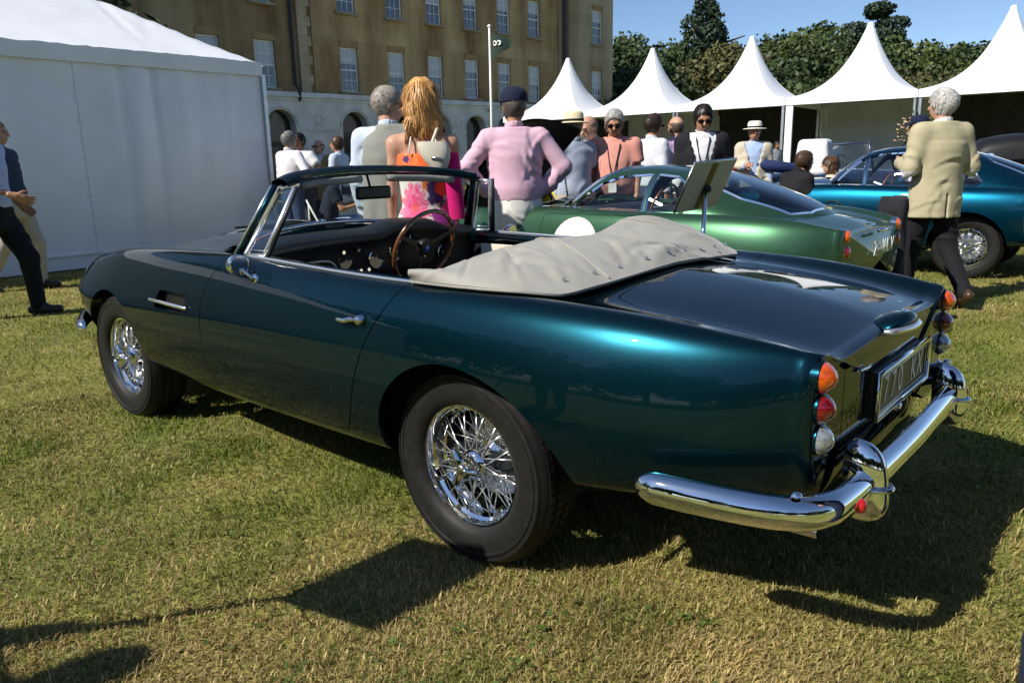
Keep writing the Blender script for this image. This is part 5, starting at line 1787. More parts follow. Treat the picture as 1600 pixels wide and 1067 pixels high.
    def side_pt(x, z, off=0.0):
        m = (Pg[:, 1] > 0.4)
        Q = Pg[m]; j = np.argmin((Q[:, 0] - x) ** 2 + (Q[:, 2] - z) ** 2)
        return np.array([x, Q[j, 1], z]) + Ng[m][j] * off, Ng[m][j]

    def tail_pt(y, z, off=0.0):
        m = Pg[:, 0] < tail + .25
        Q = Pg[m]; j = np.argmin((Q[:, 1] - abs(y)) ** 2 + (Q[:, 2] - z) ** 2 + .02 * Q[:, 0])
        return np.array([Q[j, 0] - off, y, z])
    for sd in (1, -1):
        hx, hz = spec['handle']
        p, n = side_pt(hx, hz, .012)
        h_ = MB(); h_.tube([p * [1, sd, 1] + np.array([.06, 0, 0]), p * [1, sd, 1] + np.array([.02, sd * .012, 0]), p * [1, sd, 1] + np.array([-.05, sd * .012, 0]), p * [1, sd, 1] + np.array([-.075, 0, 0])], [.005, .010, .010, .005], 8); h_.build('door_handle', CHROME, root, True)
    for (x, sd) in ((0, 1), (wb, 1), (0, -1), (wb, -1)):
        wire_wheel(root, (x, sd * .70, .325), sd, spokes=(sd > 0 and (x == 0) and spec.get('spokes', False)), spin=.9)
    return side_pt, tail_pt


GLASS_DK = glass('tinted_glass', (.20, .25, .30), .10)
GREEN = paint('green_metallic_paint', (.036, .090, .050), .6, .34)
BLUE = paint('blue_metallic_paint', (.002, .038, .070), .75, .30)

green = empty('green_coupe', (.66, -3.05, 0))
tag(green, 'green fastback racing coupe with a white door roundel and its bonnet raised', 'car')
_sp, _tp = make_coupe(green, GREEN, dict(
    wb=2.36, tail=-.76, nose=3.12, dz=.02, round_tail=.0, spokes=False, dark_rear=True,
    door=[(1.38, .90), (1.40, .6), (1.36, .36), (.62, .36), (.56, .6), (.53, .90)],
    bonnet=[(1.62, 0), (1.58, .45), (1.60, .52), (2.2, .50), (2.75, .38), (2.85, .2), (2.85, -.3), (1.62, -.3)],
    well=[(-.10, 0), (-.10, .52), (1.30, .58), (1.52, 0), (1.52, -.3), (-.10, -.3)],
    canopy=dict(x=(-.62, 1.62), yb=[(-.62, .42), (-.3, .57), (.1, .63), (.5, .665), (1.0, .672), (1.25, .645), (1.4, .52), (1.52, .34), (1.62, .05)],
                zb=[(-.62, .80), (-.3, .865), (.1, .895), (.6, .90), (1.2, .905), (1.62, .925)],
                yr=[(-.62, .22), (-.3, .33), (.1, .42), (.5, .46), (.9, .455), (1.15, .44), (1.35, .36), (1.5, .24), (1.62, .03)],
                zr=[(-.62, .80), (-.5, .905), (-.35, .98), (-.2, 1.04), (.1, 1.135), (.4, 1.21), (.7, 1.245), (.95, 1.24), (1.12, 1.20), (1.3, 1.11), (1.5, .985), (1.62, .915)]),
    windows=[([(1.25, .925), (1.02, 1.105), (.86, 1.155), (.62, 1.168), (.605, .925)], 'xz', lambda V: V[:, 1] > .28, .006),
             ([(.565, .925), (.575, 1.168), (.42, 1.150), (.30, 1.08), (.24, .985), (.30, .928)], 'xz', lambda V: V[:, 1] > .28, .006),
             ([(.99, 0), (.99, .36), (1.06, .43), (1.26, .545), (1.42, .44), (1.52, .22), (1.555, 0), (1.555, -.3), (.99, -.3)], 'xy', lambda V: (V[:, 0] > .9) & (V[:, 2] > .93), .012),
             ([(.40, 0), (.40, .30), (.30, .40), (-.05, .41), (-.34, .33), (-.42, .20), (-.43, 0), (-.43, -.3), (.40, -.3)], 'xy', lambda V: (V[:, 0] < .6) & (V[:, 2] > .86), .02)],
    seat=.42, dash=1.12, handle=(.66, .80)))
# roundel on the door
for sd in (1,):
    G = []
    for rr in (0, .08, .16, .205):
        G.append([_sp(1.05 + rr * math.cos(a), .675 + rr * math.sin(a) * 1.0, .004)[0] for a in np.linspace(0, 2 * math.pi, 33)])
    m_ = MB(); m_.grid(np.array(G), flip=True); m_.build('door_roundel', mat('roundel_white', (.80, .78, .68), .4, coat=.5, noise=(5, .04, 3)), green, True)
# tail lamps, plate letters, boot handle
_amb = mat('amber_lens_small', (.80, .12, .01), .08, 0, coat=1); _red = mat('red_lens_small', (.28, .004, .008), .08, 0, coat=1)
for sd in (1, -1):
    for z, m_ in ((.795, _amb), (.700, _red)):
        p = _tp(sd * .555, z, -.012)
        b = MB(); b.lathe([(.047, .03), (.048, -.004), (.043, -.008)], 22, 'x', p); b.build('lamp_bezel', CHROME, green, True, 40)
        b = MB(); b.lathe([(.043, -.004), (.038, -.018), (.02, -.028), (0, -.031)], 22, 'x', p); b.build('tail_lamp', m_, green, True)
p = _tp(0, .715, .010)
plate_text('2 VEV', green, (p[0] - .022, -.02, .690), .10, (.75, .75, .72), pitch=.95)
b = MB(); b.tube([(p[0] - .01, -.09, .80), (p[0] - .03, -.05, .805), (p[0] - .03, .05, .805), (p[0] - .01, .09, .80)], .012, 8); b.build('boot_handle', CHROME, green, True)
# boot shut line as a fine seam set in the tail
# raised bonnet, hinged at the nose: painted skin above, black underside towards the cabin
bo = empty('raised_bonnet', (2.78, 0, .82)); bo.parent = green
G1, G2 = [], []
for t in np.linspace(0, 1, 12):
    w = .36 + .14 * min(1, t * 2.2)
    row1, row2 = [], []
    for s in np.linspace(-1, 1, 13):
        x = -1.12 * t; y = s * w; z = .09 * t * (1 - s * s) + .02 * (1 - s * s)
        row1.append((x, y, z)); row2.append((x + .004, y * .985, z - .022))
    G1.append(row1); G2.append(row2)
b = MB(); b.grid(np.array(G1)); b.build('bonnet_skin', GREEN, bo, True)
b = MB(); b.grid(np.array(G2), flip=True); b.build('bonnet_underside', BLACK, bo, True)
bo.rotation_euler = (0, R(42), 0)
b = MB(); b.tube([(2.05, -.46, .86), (2.12, -.46, 1.28)], .008, 6); b.build('bonnet_stay', STEEL, green, True)
e_ = MB(); e_.box((1.7, -.3, .55), (2.6, .3, .80), bev=.04); e_.build('engine', BLACK, green, True, 40)

blue = empty('blue_coupe', (-.02, -7.50, 0))
tag(blue, 'bright blue fastback coupe with wire wheels parked behind the man in the beige jacket', 'car')
_sp, _tp = make_coupe(blue, BLUE, dict(
    wb=2.51, tail=-1.10, nose=3.20, dz=.04, round_tail=.03, spokes=True,
    door=[(1.62, .95), (1.62, .6), (1.58, .36), (.62, .36), (.52, .55), (.46, .75), (.44, .95)],
    well=[(-.10, 0), (-.10, .52), (1.40, .58), (1.72, 0), (1.72, -.3), (-.10, -.3)],
    canopy=dict(x=(-.90, 1.78), yb=[(-.9, .42), (-.5, .56), (0, .63), (.5, .665), (1.1, .675), (1.35, .65), (1.5, .54), (1.65, .36), (1.78, .05)],
                zb=[(-.9, .84), (-.5, .90), (0, .93), (.6, .935), (1.3, .94), (1.78, .955)],
                yr=[(-.9, .2), (-.5, .33), (0, .43), (.5, .475), (1.0, .465), (1.25, .45), (1.45, .37), (1.65, .24), (1.78, .03)],
                zr=[(-.9, .84), (-.75, .95), (-.6, 1.03), (-.3, 1.16), (0, 1.27), (.3, 1.345), (.6, 1.375), (.9, 1.375), (1.1, 1.345), (1.3, 1.25), (1.5, 1.12), (1.65, 1.0), (1.78, .94)]),
    windows=[([(1.44, .955), (1.18, 1.21), (1.12, 1.235), (1.095, .955)], 'xz', lambda V: V[:, 1] > .28, .004),
             ([(1.06, .955), (1.08, 1.245), (.95, 1.285), (.55, 1.30), (.50, .955)], 'xz', lambda V: V[:, 1] > .28, .006),
             ([(.46, .955), (.50, 1.30), (.3, 1.27), (.05, 1.13), (-.05, .99), (.0, .957)], 'xz', lambda V: V[:, 1] > .28, .006),
             ([(1.14, 0), (1.14, .38), (1.22, .44), (1.40, .555), (1.58, .43), (1.68, .2), (1.705, 0), (1.705, -.3), (1.14, -.3)], 'xy', lambda V: (V[:, 0] > 1.0) & (V[:, 2] > .97), .012),
             ([(-.02, 0), (-.02, .28), (-.12, .35), (-.45, .33), (-.60, .22), (-.62, 0), (-.62, -.3), (-.02, -.3)], 'xy', lambda V: (V[:, 0] < .3) & (V[:, 2] > .9), .02)],
    seat=.52, dash=1.25, handle=(.66, .845)))
b = MB(); b.tube([_sp(x, .34, .012)[0] for x in np.linspace(.42, 2.05, 12)], .011, 6); b.build('sill_trim', CHROME, blue, True)
b = MB(); q0 = _sp(-.50, .78, .003)[0]
G = [[_sp(-.42 - .22 * s, .72 + .11 * t, .004)[0] for t in np.linspace(0, 1, 5)] for s in np.linspace(0, 1, 6)]
b.grid(np.array(G)); b.build('fuel_flap', BLUE, blue, True)
b = MB(); b.tube([(-.62, .80, .42), (-.85, .76, .42), (-1.08, .62, .43), (-1.18, .3, .44), (-1.2, 0, .44), (-1.18, -.3, .44), (-1.08, -.62, .43), (-.85, -.76, .42)], .045, 10); b.build('rear_bumper', CHROME, blue, True)


# ------------------------------------------------------------------ vintage tourers
def vintage_car(label, loc, rz, body_m, wing_m, hood=None, screen=True, rear_lid=None):
    """open pre-war tourer: long bonnet, flowing wings, big lamps, upright screen.  +x is forward."""
    c = empty('vintage_car', (loc[0], loc[1], 0), rz)
    tag(c, label, 'vintage car', 'vintage cars on the far side of the lawn')
    # tub and bonnet lofted from rounded sections
    G = []
    for x, w, z0, z1 in ((-1.5, .42, .45, .86), (-1.3, .56, .38, .98), (-.8, .64, .36, 1.06), (0, .66, .36, 1.06), (.35, .62, .36, 1.08), (.5, .48, .38, 1.10), (1.2, .40, .42, 1.06), (1.75, .34, .48, 1.02), (1.85, .32, .50, 1.0)):
        ring = []
        for a in np.linspace(-math.pi / 2, 3 * math.pi / 2, 25):
            cx, cz = math.cos(a), math.sin(a)
            k = 2.0 / 3.2
            ring.append((x, w * np.sign(cx) * abs(cx) ** k, (z0 + z1) / 2 + (z1 - z0) / 2 * np.sign(cz) * abs(cz) ** k))
        G.append(ring)
    b = MB(); b.grid(np.array(G)); b.add(G[0], [tuple(range(24))]); b.add(G[-1], [tuple(range(23, -1, -1))]); b.build('body', body_m, c, True, 50)
    g = MB(); g.box((1.84, -.30, .50), (1.90, .30, 1.06), bev=.02); g.build('radiator', CHROME, c, True, 40)
    for sd in (1, -1):
        for fx, pts in (('front', [(2.25, .42), (2.15, .74), (1.85, .88), (1.5, .80), (1.1, .50), (.7, .36), (-.4, .34)]), ('rear', [(-.5, .36), (-.75, .62), (-1.1, .86), (-1.5, .80), (-1.8, .52), (-1.88, .36)])):
            P_ = smooth_path([(x, sd * .70, z) for x, z in pts], 40)
            Gw = [[p + np.array([0, s * .15, -.05 * (s * s)]) for s in np.linspace(-1, 1, 7)] for p in P_]
            w = MB(); w.grid(np.array(Gw)); w.grid(np.array(Gw) - [0, 0, .012], flip=True); w.build('wing', wing_m, c, True)['kind'] = 'stuff'
        l = MB(); l.lathe([(0, -.12), (.08, -.09), (.115, 0), (.12, .03), (.10, .045), (0, .05)], 22, 'x', (1.98, sd * .42, .92)); l.build('headlamp', CHROME, c, True, 50)
        for x in (-1.2, 1.75):
            w = empty('wheel', (x, sd * .70, .36)); w.parent = c
            t = MB(); t.tube([(.30 * math.cos(a), 0, .30 * math.sin(a)) for a in np.linspace(0, 2 * math.pi, 32, endpoint=False)], .06, 10, closed=True); t.build('tyre', RUBBER, w, True)
            t = MB(); t.lathe([(.25, .03), (.24, .04), (.05, .07), (0, .09)], 24, 'y'); t.lathe([(.25, -.03), (.24, -.04), (.05, -.07), (0, -.09)], 24, 'y'); t.build('wheel_disc', wing_m, w, True, 40)
    if screen:
        s = MB(); s.tube([(.55, -.58, 1.06), (.46, -.58, 1.46), (.46, .58, 1.46), (.55, .58, 1.06)], .02, 8, closed=True); so_ = s.build('screen_frame', CHROME if hood is None else body_m, c, True)
        s = MB(); s.add([(.55, -.57, 1.07), (.46, -.57, 1.45), (.46, .57, 1.45), (.55, .57, 1.07)], [(0, 1, 2, 3)]); s.build('screen_glass', GLASS, so_)
    if hood == 'up':
        Gh = []
        for t in np.linspace(0, 1, 10):
            x = .52 - 1.75 * t; zc = 1.50 + .12 * math.sin(math.pi * min(1, t * 1.15)) - (.25 * max(0, t - .8) / .2)
            Gh.append([(x, .60 * math.cos(a) * (1 if abs(math.cos(a)) < .98 else 1), zc - .45 + .45 * abs(math.sin(a)) ** .5) for a in np.linspace(0, math.pi, 17)])
        h = MB(); h.grid(np.array(Gh)); h.add(Gh[-1], [tuple(range(17))]); h.build('hood', BLACK, c, True, 60)
    elif hood == 'folded':
        h = MB(); h.tube(smooth_path([(-.6, -.6, 1.10), (-1.0, -.62, 1.16), (-1.3, -.4, 1.20), (-1.38, 0, 1.21), (-1.3, .4, 1.20), (-1.0, .62, 1.16), (-.6, .6, 1.10)], 40), .085, 10); h.build('folded_hood', mat('navy_hood_cloth', (.012, .025, .10), .8, noise=(8, .2, 3)), c, True)
    st = MB(); st.box((-.55, -.5, .8), (-.35, .5, 1.12), bev=.05); st.build('seat_back', LEATHER, c, True, 50)
    sw = MB(); sw.tube([(.18, -.3 + .18 * math.cos(a), 1.12 + .18 * math.sin(a)) for a in np.linspace(0, 2 * math.pi, 28, endpoint=False)], .012, 6, closed=True); sw.build('steering_wheel', BLACK, c, True)
    if rear_lid:
        t = MB(); t.box((-1.78, -.52, .50), (-1.45, .52, 1.10), bev=.03); tl = t.build('luggage_trunk', rear_lid, c, True, 40)
        t = MB(); t.box((-1.80, -.54, 1.102), (-1.43, .54, 1.15), bev=.015); t.build('trunk_lid_roll', mat('tan_leather', (.20, .05, .02), .5, noise=(20, .3, 3)), tl, True, 40)
        for yy in (-.36, .36):
            t = MB(); t.lathe([(.03, 0), (.03, -.015), (0, -.02)], 14, 'x', (-1.782, yy, .86)); t.build('trunk_catch', CHROME, tl, True, 40)
    return c


def ground_at(px, depth):
    p = CAM + ray(px, 256) * depth
    return (p[0], p[1])


YEL = mat('yellow_paint', (.72, .58, .06), .3, coat=1, noise=(6, .05, 3)); BLK = mat('black_coach_paint', (.008, .008, .009), .25, coat=1, noise=(6, .2, 3))
NAVY = mat('navy_coach_paint', (.010, .016, .045), .28, coat=1, noise=(6, .2, 3)); SKYB = mat('light_blue_paint', (.10, .22, .42), .3, coat=1, noise=(6, .1, 3))
vintage_car('black vintage tourer with pale yellow wings seen between the woman and the man in pink', ground_at(770, 17.5), R(-20), BLK, YEL)
vintage_car('light blue open vintage tourer behind the man in the panama hat', ground_at(1150, 15.0), R(215), SKYB, SKYB)
vintage_car('navy vintage tourer showing its luggage trunk beyond the green coupe', ground_at(1280, 11.8), R(225), NAVY, NAVY, hood='folded', screen=True, rear_lid=NAVY)
vintage_car('black vintage saloon with its hood up under the third tent', ground_at(1040, 22.5), R(160), BLK, BLK, hood='up')
vintage_car('black vintage saloon with wipers at the right edge behind the blue coupe', ground_at(1610, 14.0), R(200), BLK, BLK, hood='up')

# ================================================================== people: signed-distance figures meshed with surface nets
def surface_nets(f, lo, hi, h):
    lo = np.asarray(lo, float); hi = np.asarray(hi, float)
    n = np.maximum(3, np.ceil((hi - lo) / h).astype(int) + 1)
    ax = [lo[k] + h * np.arange(n[k]) for k in range(3)]
    X, Y, Z = np.meshgrid(*ax, indexing='ij')
    D = f(np.stack([X, Y, Z], -1).reshape(-1, 3)).reshape(n).astype(np.float32)
    S = D < 0
    C = np.zeros(n - 1, int)
    for dx in (0, 1):
        for dy in (0, 1):
            for dz in (0, 1):
                C += S[dx:n[0] - 1 + dx, dy:n[1] - 1 + dy, dz:n[2] - 1 + dz]
    act = (C > 0) & (C < 8)
    ii = np.argwhere(act)
    if len(ii) == 0: return np.zeros((0, 3)), np.zeros((0, 4), int)
    idm = -np.ones(n - 1, int); idm[tuple(ii.T)] = np.arange(len(ii))
    acc = np.zeros((len(ii), 3)); cnt = np.zeros(len(ii))
    cs = [(0, 0, 0), (1, 0, 0), (0, 1, 0), (1, 1, 0), (0, 0, 1), (1, 0, 1), (0, 1, 1), (1, 1, 1)]
    for a in range(8):
        for b in range(a + 1, 8):
            ca, cb = np.array(cs[a]), np.array(cs[b])
            if np.abs(ca - cb).sum() != 1: continue
            da = D[tuple((ii + ca).T)]; db = D[tuple((ii + cb).T)]
            m = (da < 0) != (db < 0)
            t = np.where(m, da / np.where(m, da - db, 1), 0)
            acc += np.where(m[:, None], ca + (cb - ca) * t[:, None], 0); cnt += m
    V = lo + h * (ii + acc / cnt[:, None])
    Q = []
    for k in range(3):
        u, v = (k + 1) % 3, (k + 2) % 3
        sl = [slice(None)] * 3; sl[k] = slice(0, n[k] - 1); s2 = [slice(None)] * 3; s2[k] = slice(1, n[k])
        ch = S[tuple(sl)] != S[tuple(s2)]
        e = np.argwhere(ch)
        e = e[(e[:, u] > 0) & (e[:, v] > 0) & (e[:, u] < n[u] - 1) & (e[:, v] < n[v] - 1)]
        du = np.zeros(3, int); du[u] = 1; dv = np.zeros(3, int); dv[v] = 1
        q = np.stack([idm[tuple((e - du - dv).T)], idm[tuple((e - dv).T)], idm[tuple(e.T)], idm[tuple((e - du).T)]], 1)
        neg = S[tuple(sl)][tuple(e.T)]
        q = np.where(neg[:, None], q, q[:, ::-1])
        Q.append(q)
    Q = np.concatenate(Q)
    return V, Q[(Q >= 0).all(1)]


def smin(a, b, k=.03):
    h = np.clip(.5 + .5 * (b - a) / k, 0, 1)
    return b + (a - b) * h - k * h * (1 - h)


def cap(p, a, b, r0, r1=None):
    a = np.asarray(a, float); b = np.asarray(b, float)
    r1 = r0 if r1 is None else r1
    e = b - a
    t = np.clip(((p - a) @ e) / (e @ e + 1e-12), 0, 1)
    return np.linalg.norm(p - a - t[:, None] * e, axis=1) - (r0 + (r1 - r0) * t)


def ellip(p, c, r):
    q = (p - np.asarray(c)) / np.asarray(r)
    l = np.linalg.norm(q, axis=1)
    return (l - 1) * min(r)


def rotx(p, a, o):
    c, s = math.cos(a), math.sin(a)
    q = p - o
    return np.stack([q[:, 0], q[:, 1] * c - q[:, 2] * s, q[:, 1] * s + q[:, 2] * c], 1) + o


_crease = {}


def folds(d, p, am, ph=0., n=70):
    """drawn creases added to a cloth distance field d (only near its surface)"""
    if ph not in _crease:
        r_ = np.random.default_rng(int(ph * 10) + 3)
        L = []
        for k in range(n):
            z = r_.uniform(.1, 1.45)
            up = z > .95
            an = r_.normal(0, .6) + (math.pi / 2 if r_.random() < (.25 if up else .45) else .35 * r_.choice([-1, 1]))
            L.append((r_.uniform(-.34, .34), r_.choice([-1, 1]), z, an, r_.uniform(.05, .16), r_.uniform(.011, .022), r_.uniform(-1, .9)))
        _crease[ph] = L
    m = np.abs(d) < .035
    if not m.any(): return d
    q = p[m]
    f = np.zeros(len(q))
    for x0, sy, z0, an, ln, wd, a_ in _crease[ph]:
        dx = q[:, 0] - x0; dz = q[:, 2] - z0
        al = dx * math.cos(an) + dz * math.sin(an); ac = -dx * math.sin(an) + dz * math.cos(an)
        k = (np.abs(al) < 2.2 * ln) & (np.abs(ac) < 4 * wd) & (q[:, 1] * sy > -.03)
        if not k.any(): continue
        al, ac = al[k], ac[k] + .35 * al[k] ** 2 / ln
        f[k] += a_ * np.exp(-(al / ln) ** 2) * (np.exp(-(ac / wd) ** 2) - .55 * np.exp(-((ac - 1.5 * wd) / wd) ** 2))
    d = d.copy()
    d[m] += am * f
    return d


SKIN = [mat('skin_fair', (.50, .28, .19), .5, sss=.12, noise=(25, .10, 4)), mat('skin_tan', (.40, .20, .12), .5, sss=.12, noise=(25, .10, 4)), mat('skin_brown', (.24, .115, .065), .5, sss=.1, noise=(25, .10, 4))]
_cl = {}


def cloth(col, rough=.85, stripe=None):
    key = (tuple(col), stripe)
    if key not in _cl:
        m = mat('cloth', col, rough, sheen=.02, spec=.25, noise=(14, .07, 4), bump=(300, .2, .001))
        if stripe:
            nt = m.node_tree; p = nt.nodes['Principled BSDF']
            tc = nt.nodes.new('ShaderNodeTexCoord'); w = nt.nodes.new('ShaderNodeTexWave'); w.inputs['Scale'].default_value = stripe[0]; w.inputs['Distortion'].default_value = .6
            nt.links.new(tc.outputs['Object'], w.inputs['Vector'])
            mx = nt.nodes.new('ShaderNodeMix'); mx.data_type = 'RGBA'; mx.inputs['A'].default_value = (*col, 1); mx.inputs['B'].default_value = (*stripe[1], 1)
            nt.links.new(w.outputs['Fac'], mx.inputs['Factor']); nt.links.new(mx.outputs['Result'], p.inputs['Base Color'])
        _cl[key] = m
    return _cl[key]


def hairmat(col):
    return mat('hair', col, .45, noise=(45, .16, 4))


SHADES = mat('sunglass_black', (.006, .006, .007), .08, coat=1)


def unit(v):
    v = np.asarray(v, float); return v / np.linalg.norm(v)


def add_strands(o, c, n, ln, seed):
    """fine strands lying over the hair surface so that its outline breaks up"""
    me = o.data
    nv = len(me.vertices)
    if nv < 10: return
    V = np.zeros(nv * 3, np.float32); me.vertices.foreach_get('co', V); V = V.reshape(-1, 3).astype(float)
    N = np.zeros(nv * 3, np.float32); me.vertices.foreach_get('normal', N); N = N.reshape(-1, 3).astype(float)
    r_ = np.random.default_rng(seed + 100)
    crown = c + np.array([0, -.03, .11])
    okv = np.where(np.linalg.norm(V - crown, axis=1) > .055)[0]
    i = okv[r_.integers(0, len(okv), n)]
    P, Nn = V[i], N[i]
    flow = P - crown; flow[:, 2] -= .06
    flow = flow - Nn * (flow * Nn).sum(1)[:, None] + r_.normal(0, .012, (n, 3))
    flow /= np.linalg.norm(flow, axis=1)[:, None] + 1e-9
    L = ln * r_.uniform(.5, 1.3, n)[:, None]
    w = np.cross(flow, Nn); w /= np.linalg.norm(w, axis=1)[:, None] + 1e-9
    wd = r_.uniform(.0012, .0026, n)[:, None]
    lift = r_.uniform(.0, .006, n)[:, None]
    M = P + flow * L * .5 + Nn * (.002 + lift); E = P + flow * L + Nn * (lift * .8 - .001) + np.array([0, 0, -.08]) * L
    Q = np.stack([P - w * wd, P + w * wd, M + w * wd, M - w * wd, E], 1)
    b = np.arange(n)[:, None] * 5
    F = np.concatenate([b + [0, 1, 2], b + [0, 2, 3], b + [3, 2, 4]], 1).reshape(-1, 3)
    m2 = mesh_np('hair_strands', Q.reshape(-1, 3), F, True, np.repeat(Nn, 5, 0))
    m2.materials.append(me.materials[0])
    so_ = link(bpy.data.objects.new('hair_strands', m2), o)
    so_['kind'] = 'stuff'


def person(label, loc, face, H=1.78, skin=0, top=None, sleeve='long', top_off=.014, hem=.97, jacket=None, legs=None, dress=None, hair=(.05, .03, .02), hairstyle='short',
           hat=None, shades=False, lean=0., head=(0, 0), armL=None, armR=None, legL=None, legR=None, belly=.0, lanyard=False, shoes=(.02, .016, .014), vox=.019, girth=1.0, seat=False, cuffs=None, tie=None, untuck=False, seed=0, woman=False, draped=None, sit_z=None):
    """face: heading in degrees, 0 = looking the way the camera looks, +90 = to the camera's left"""
    root = empty('person', (loc[0], loc[1], 0), YAW + R(face) - math.pi / 2)
    tag(root, label, 'person')
    s = H / 1.78
    vox = vox * 1.2
    ph = seed * 1.7
    dn = lambda v: unit(v)
    # leg chains
    hipz = .93
    legs_d = {}
    for sd, spec_ in ((-1, legL), (1, legR)):
        th, sh = spec_ if spec_ else ((.03 * sd, .02, -1), (.01 * sd, -.03, -1))
        hip = np.array([sd * .088, 0, 0.0]); kn = hip + dn(th) * .43; an = kn + dn(sh) * .41
        legs_d[sd] = [hip, kn, an]
    low = min(l[2][2] for l in legs_d.values())
    hipz = .085 - low if sit_z is None else sit_z
    hip0 = np.array([0, 0, hipz])
    for sd in legs_d: legs_d[sd] = [q + hip0 for q in legs_d[sd]]
    dz = hipz - .93
    TL = lambda q: rotx(np.asarray(q, float).reshape(-1, 3) + np.array([0, 0, dz]), -R(lean), hip0)     # torso point -> leaned
    UN = lambda p: rotx(p, R(lean), hip0) - np.array([0, 0, dz])                                        # world -> upright torso frame
    arms = {}
    for sd, spec_ in ((-1, armL), (1, armR)):
        ua, fa = spec_ if spec_ else ((.16 * sd, -.02, -1), (.04 * sd, .18, -1))
        shp = TL((sd * (.185 if not woman else .162) * girth ** .5, -.005, 1.435))[0]
        el = shp + dn(ua) * .285; wr = el + dn(fa) * .25
        arms[sd] = [shp, el, wr, dn(fa)]
    nz = [.80, .90, .98, 1.08, 1.18, 1.30, 1.40, 1.455, 1.49, 1.53]
    if woman:
        aw = np.array([.165, .178, .168, .125, .130, .148, .150, .115, .06, .045]); bw = np.array([.105, .115, .108, .088, .095, .112, .090, .07, .05, .045])
    else:
        aw = np.array([.158, .168, .165, .158, .165, .182, .182, .145, .075, .055]) * girth; bw = np.array([.105, .118, .118, .118, .118, .122, .102, .08, .06, .055]) * girth
        bw = bw + np.array([0, .3, .7, 1, .8, .3, 0, 0, 0, 0]) * belly; aw = aw + np.array([0, .3, .5, .5, .3, 0, 0, 0, 0, 0]) * belly

    def torso(p, off=0.):
        q = UN(p)
        a = np.interp(q[:, 2], nz, aw) + off; b = np.interp(q[:, 2], nz, bw) + off
        yo = np.interp(q[:, 2], nz, np.array([0, 0, .3, 1, .8, .3, 0, 0, 0, 0]) * belly * .7)
        l = np.sqrt((q[:, 0] / a) ** 2 + ((q[:, 1] - yo) / b) ** 2)
        d = (l - 1) * np.minimum(a, b)
        d = np.maximum(d, np.maximum(q[:, 2] - 1.535 - off, .80 - off - q[:, 2]))
        for sd in (-1, 1):
            d = smin(d, cap(q, (sd * .05, -.005, 1.46), (sd * (.175 if not woman else .155) * girth ** .5, -.005, 1.43), .055 + off, .058 + off), .05)
        return d

    def arm(p, sd, off=0., upto=1.0):
        A = arms[sd]
        r0 = (.052 if not woman else .042)
        d = cap(p, A[0], A[1], r0 + off, r0 * .82 + off)
        d = smin(d, cap(p, A[1], A[2], r0 * .80 + off, r0 * .56 + off), .02)
        return d

    def leg(p, sd, off=0.):
        L = legs_d[sd]
        d = cap(p, L[0], L[1], .088 + off, .058 + off)
        return smin(d, cap(p, L[1], L[2], .056 + off, .042 + off), .03)

    neck = TL((0, -.005, 1.50))[0]
    hyaw, hpit = R(head[0]), R(head[1])
    upv = TL((0, 0, 2.5))[0] - TL((0, 0, 1.5))[0]
    hc = TL((0, .025, 1.655))[0] + np.array([0, .03 * math.sin(hpit), -.02 * abs(math.sin(hpit))])

    def HD(p):
        q = p - hc
        c, s_ = math.cos(-hyaw), math.sin(-hyaw)
        q = np.stack([q[:, 0] * c - q[:, 1] * s_, q[:, 0] * s_ + q[:, 1] * c, q[:, 2]], 1)
        a = hpit
        c, s_ = math.cos(a), math.sin(a)
        return np.stack([q[:, 0], q[:, 1] * c - q[:, 2] * s_, q[:, 1] * s_ + q[:, 2] * c], 1)

    def HW(v):      # head frame -> person frame (inverse of HD)
        v = np.asarray(v, float).reshape(-1, 3)
        c, s_ = math.cos(-hpit), math.sin(-hpit)
        q = np.stack([v[:, 0], v[:, 1] * c - v[:, 2] * s_, v[:, 1] * s_ + v[:, 2] * c], 1)
        c, s_ = math.cos(hyaw), math.sin(hyaw)
        return np.stack([q[:, 0] * c - q[:, 1] * s_, q[:, 0] * s_ + q[:, 1] * c, q[:, 2]], 1) + hc

    def skull(q, off=0.):
        d = ellip(q, (0, -.014, .022), (.076 + off, .098 + off, .098 + off))
        return smin(d, ellip(q, (0, .026, -.045), (.058 + off, .064 + off, .074 + off)), .035)

    def head_f(p):
        q = HD(p)
        d = skull(q)
        d = smin(d, cap(q, (0, .090, .012), (0, .114, -.026), .010, .015), .012)
        d = smin(d, cap(q, (-.034, .080, .028), (.034, .080, .028), .013), .015)
        for sd in (-1, 1):
            d = np.maximum(d, -(np.linalg.norm(q - np.array([sd * .032, .104, .008]), axis=1) - .017))
            d = smin(d, ellip(q, (sd * .079, -.008, -.004), (.011, .024, .034)), .008)
        d = smin(d, cap(q, (-.018, .086, -.062), (.018, .086, -.062), .008), .008)
        nk = cap(p, TL((0, -.012, 1.46))[0], hc + (HW((0, -.02, -.05))[0] - hc), .058 if not woman else .047, .052 if not woman else .043)
        return smin(d, nk, .025)

    VV, FF = [], []
    n0 = 0
    def addmesh(V, F):
        nonlocal n0
        VV.append(V); FF.append(F + n0); n0 += len(V)
    hv = .009 if vox < .018 else .012
    addmesh(*surface_nets(head_f, hc - [.13, .14, .24], hc + [.13, .15, .14], hv))
    def body_f(p):
        d = torso(p, -.008)
        for sd in (-1, 1): d = smin(smin(d, arm(p, sd, -.003), .03), leg(p, sd, -.006), .03)
        return d
    allp = np.array([q for L in legs_d.values() for q in L] + [q for A in arms.values() for q in A[:3]] + [hip0, neck])
    lo, hi = allp.min(0) - .20, allp.max(0) + .20
    addmesh(*surface_nets(body_f, lo, hi, max(vox * 2, .028) if dress is None else .014))
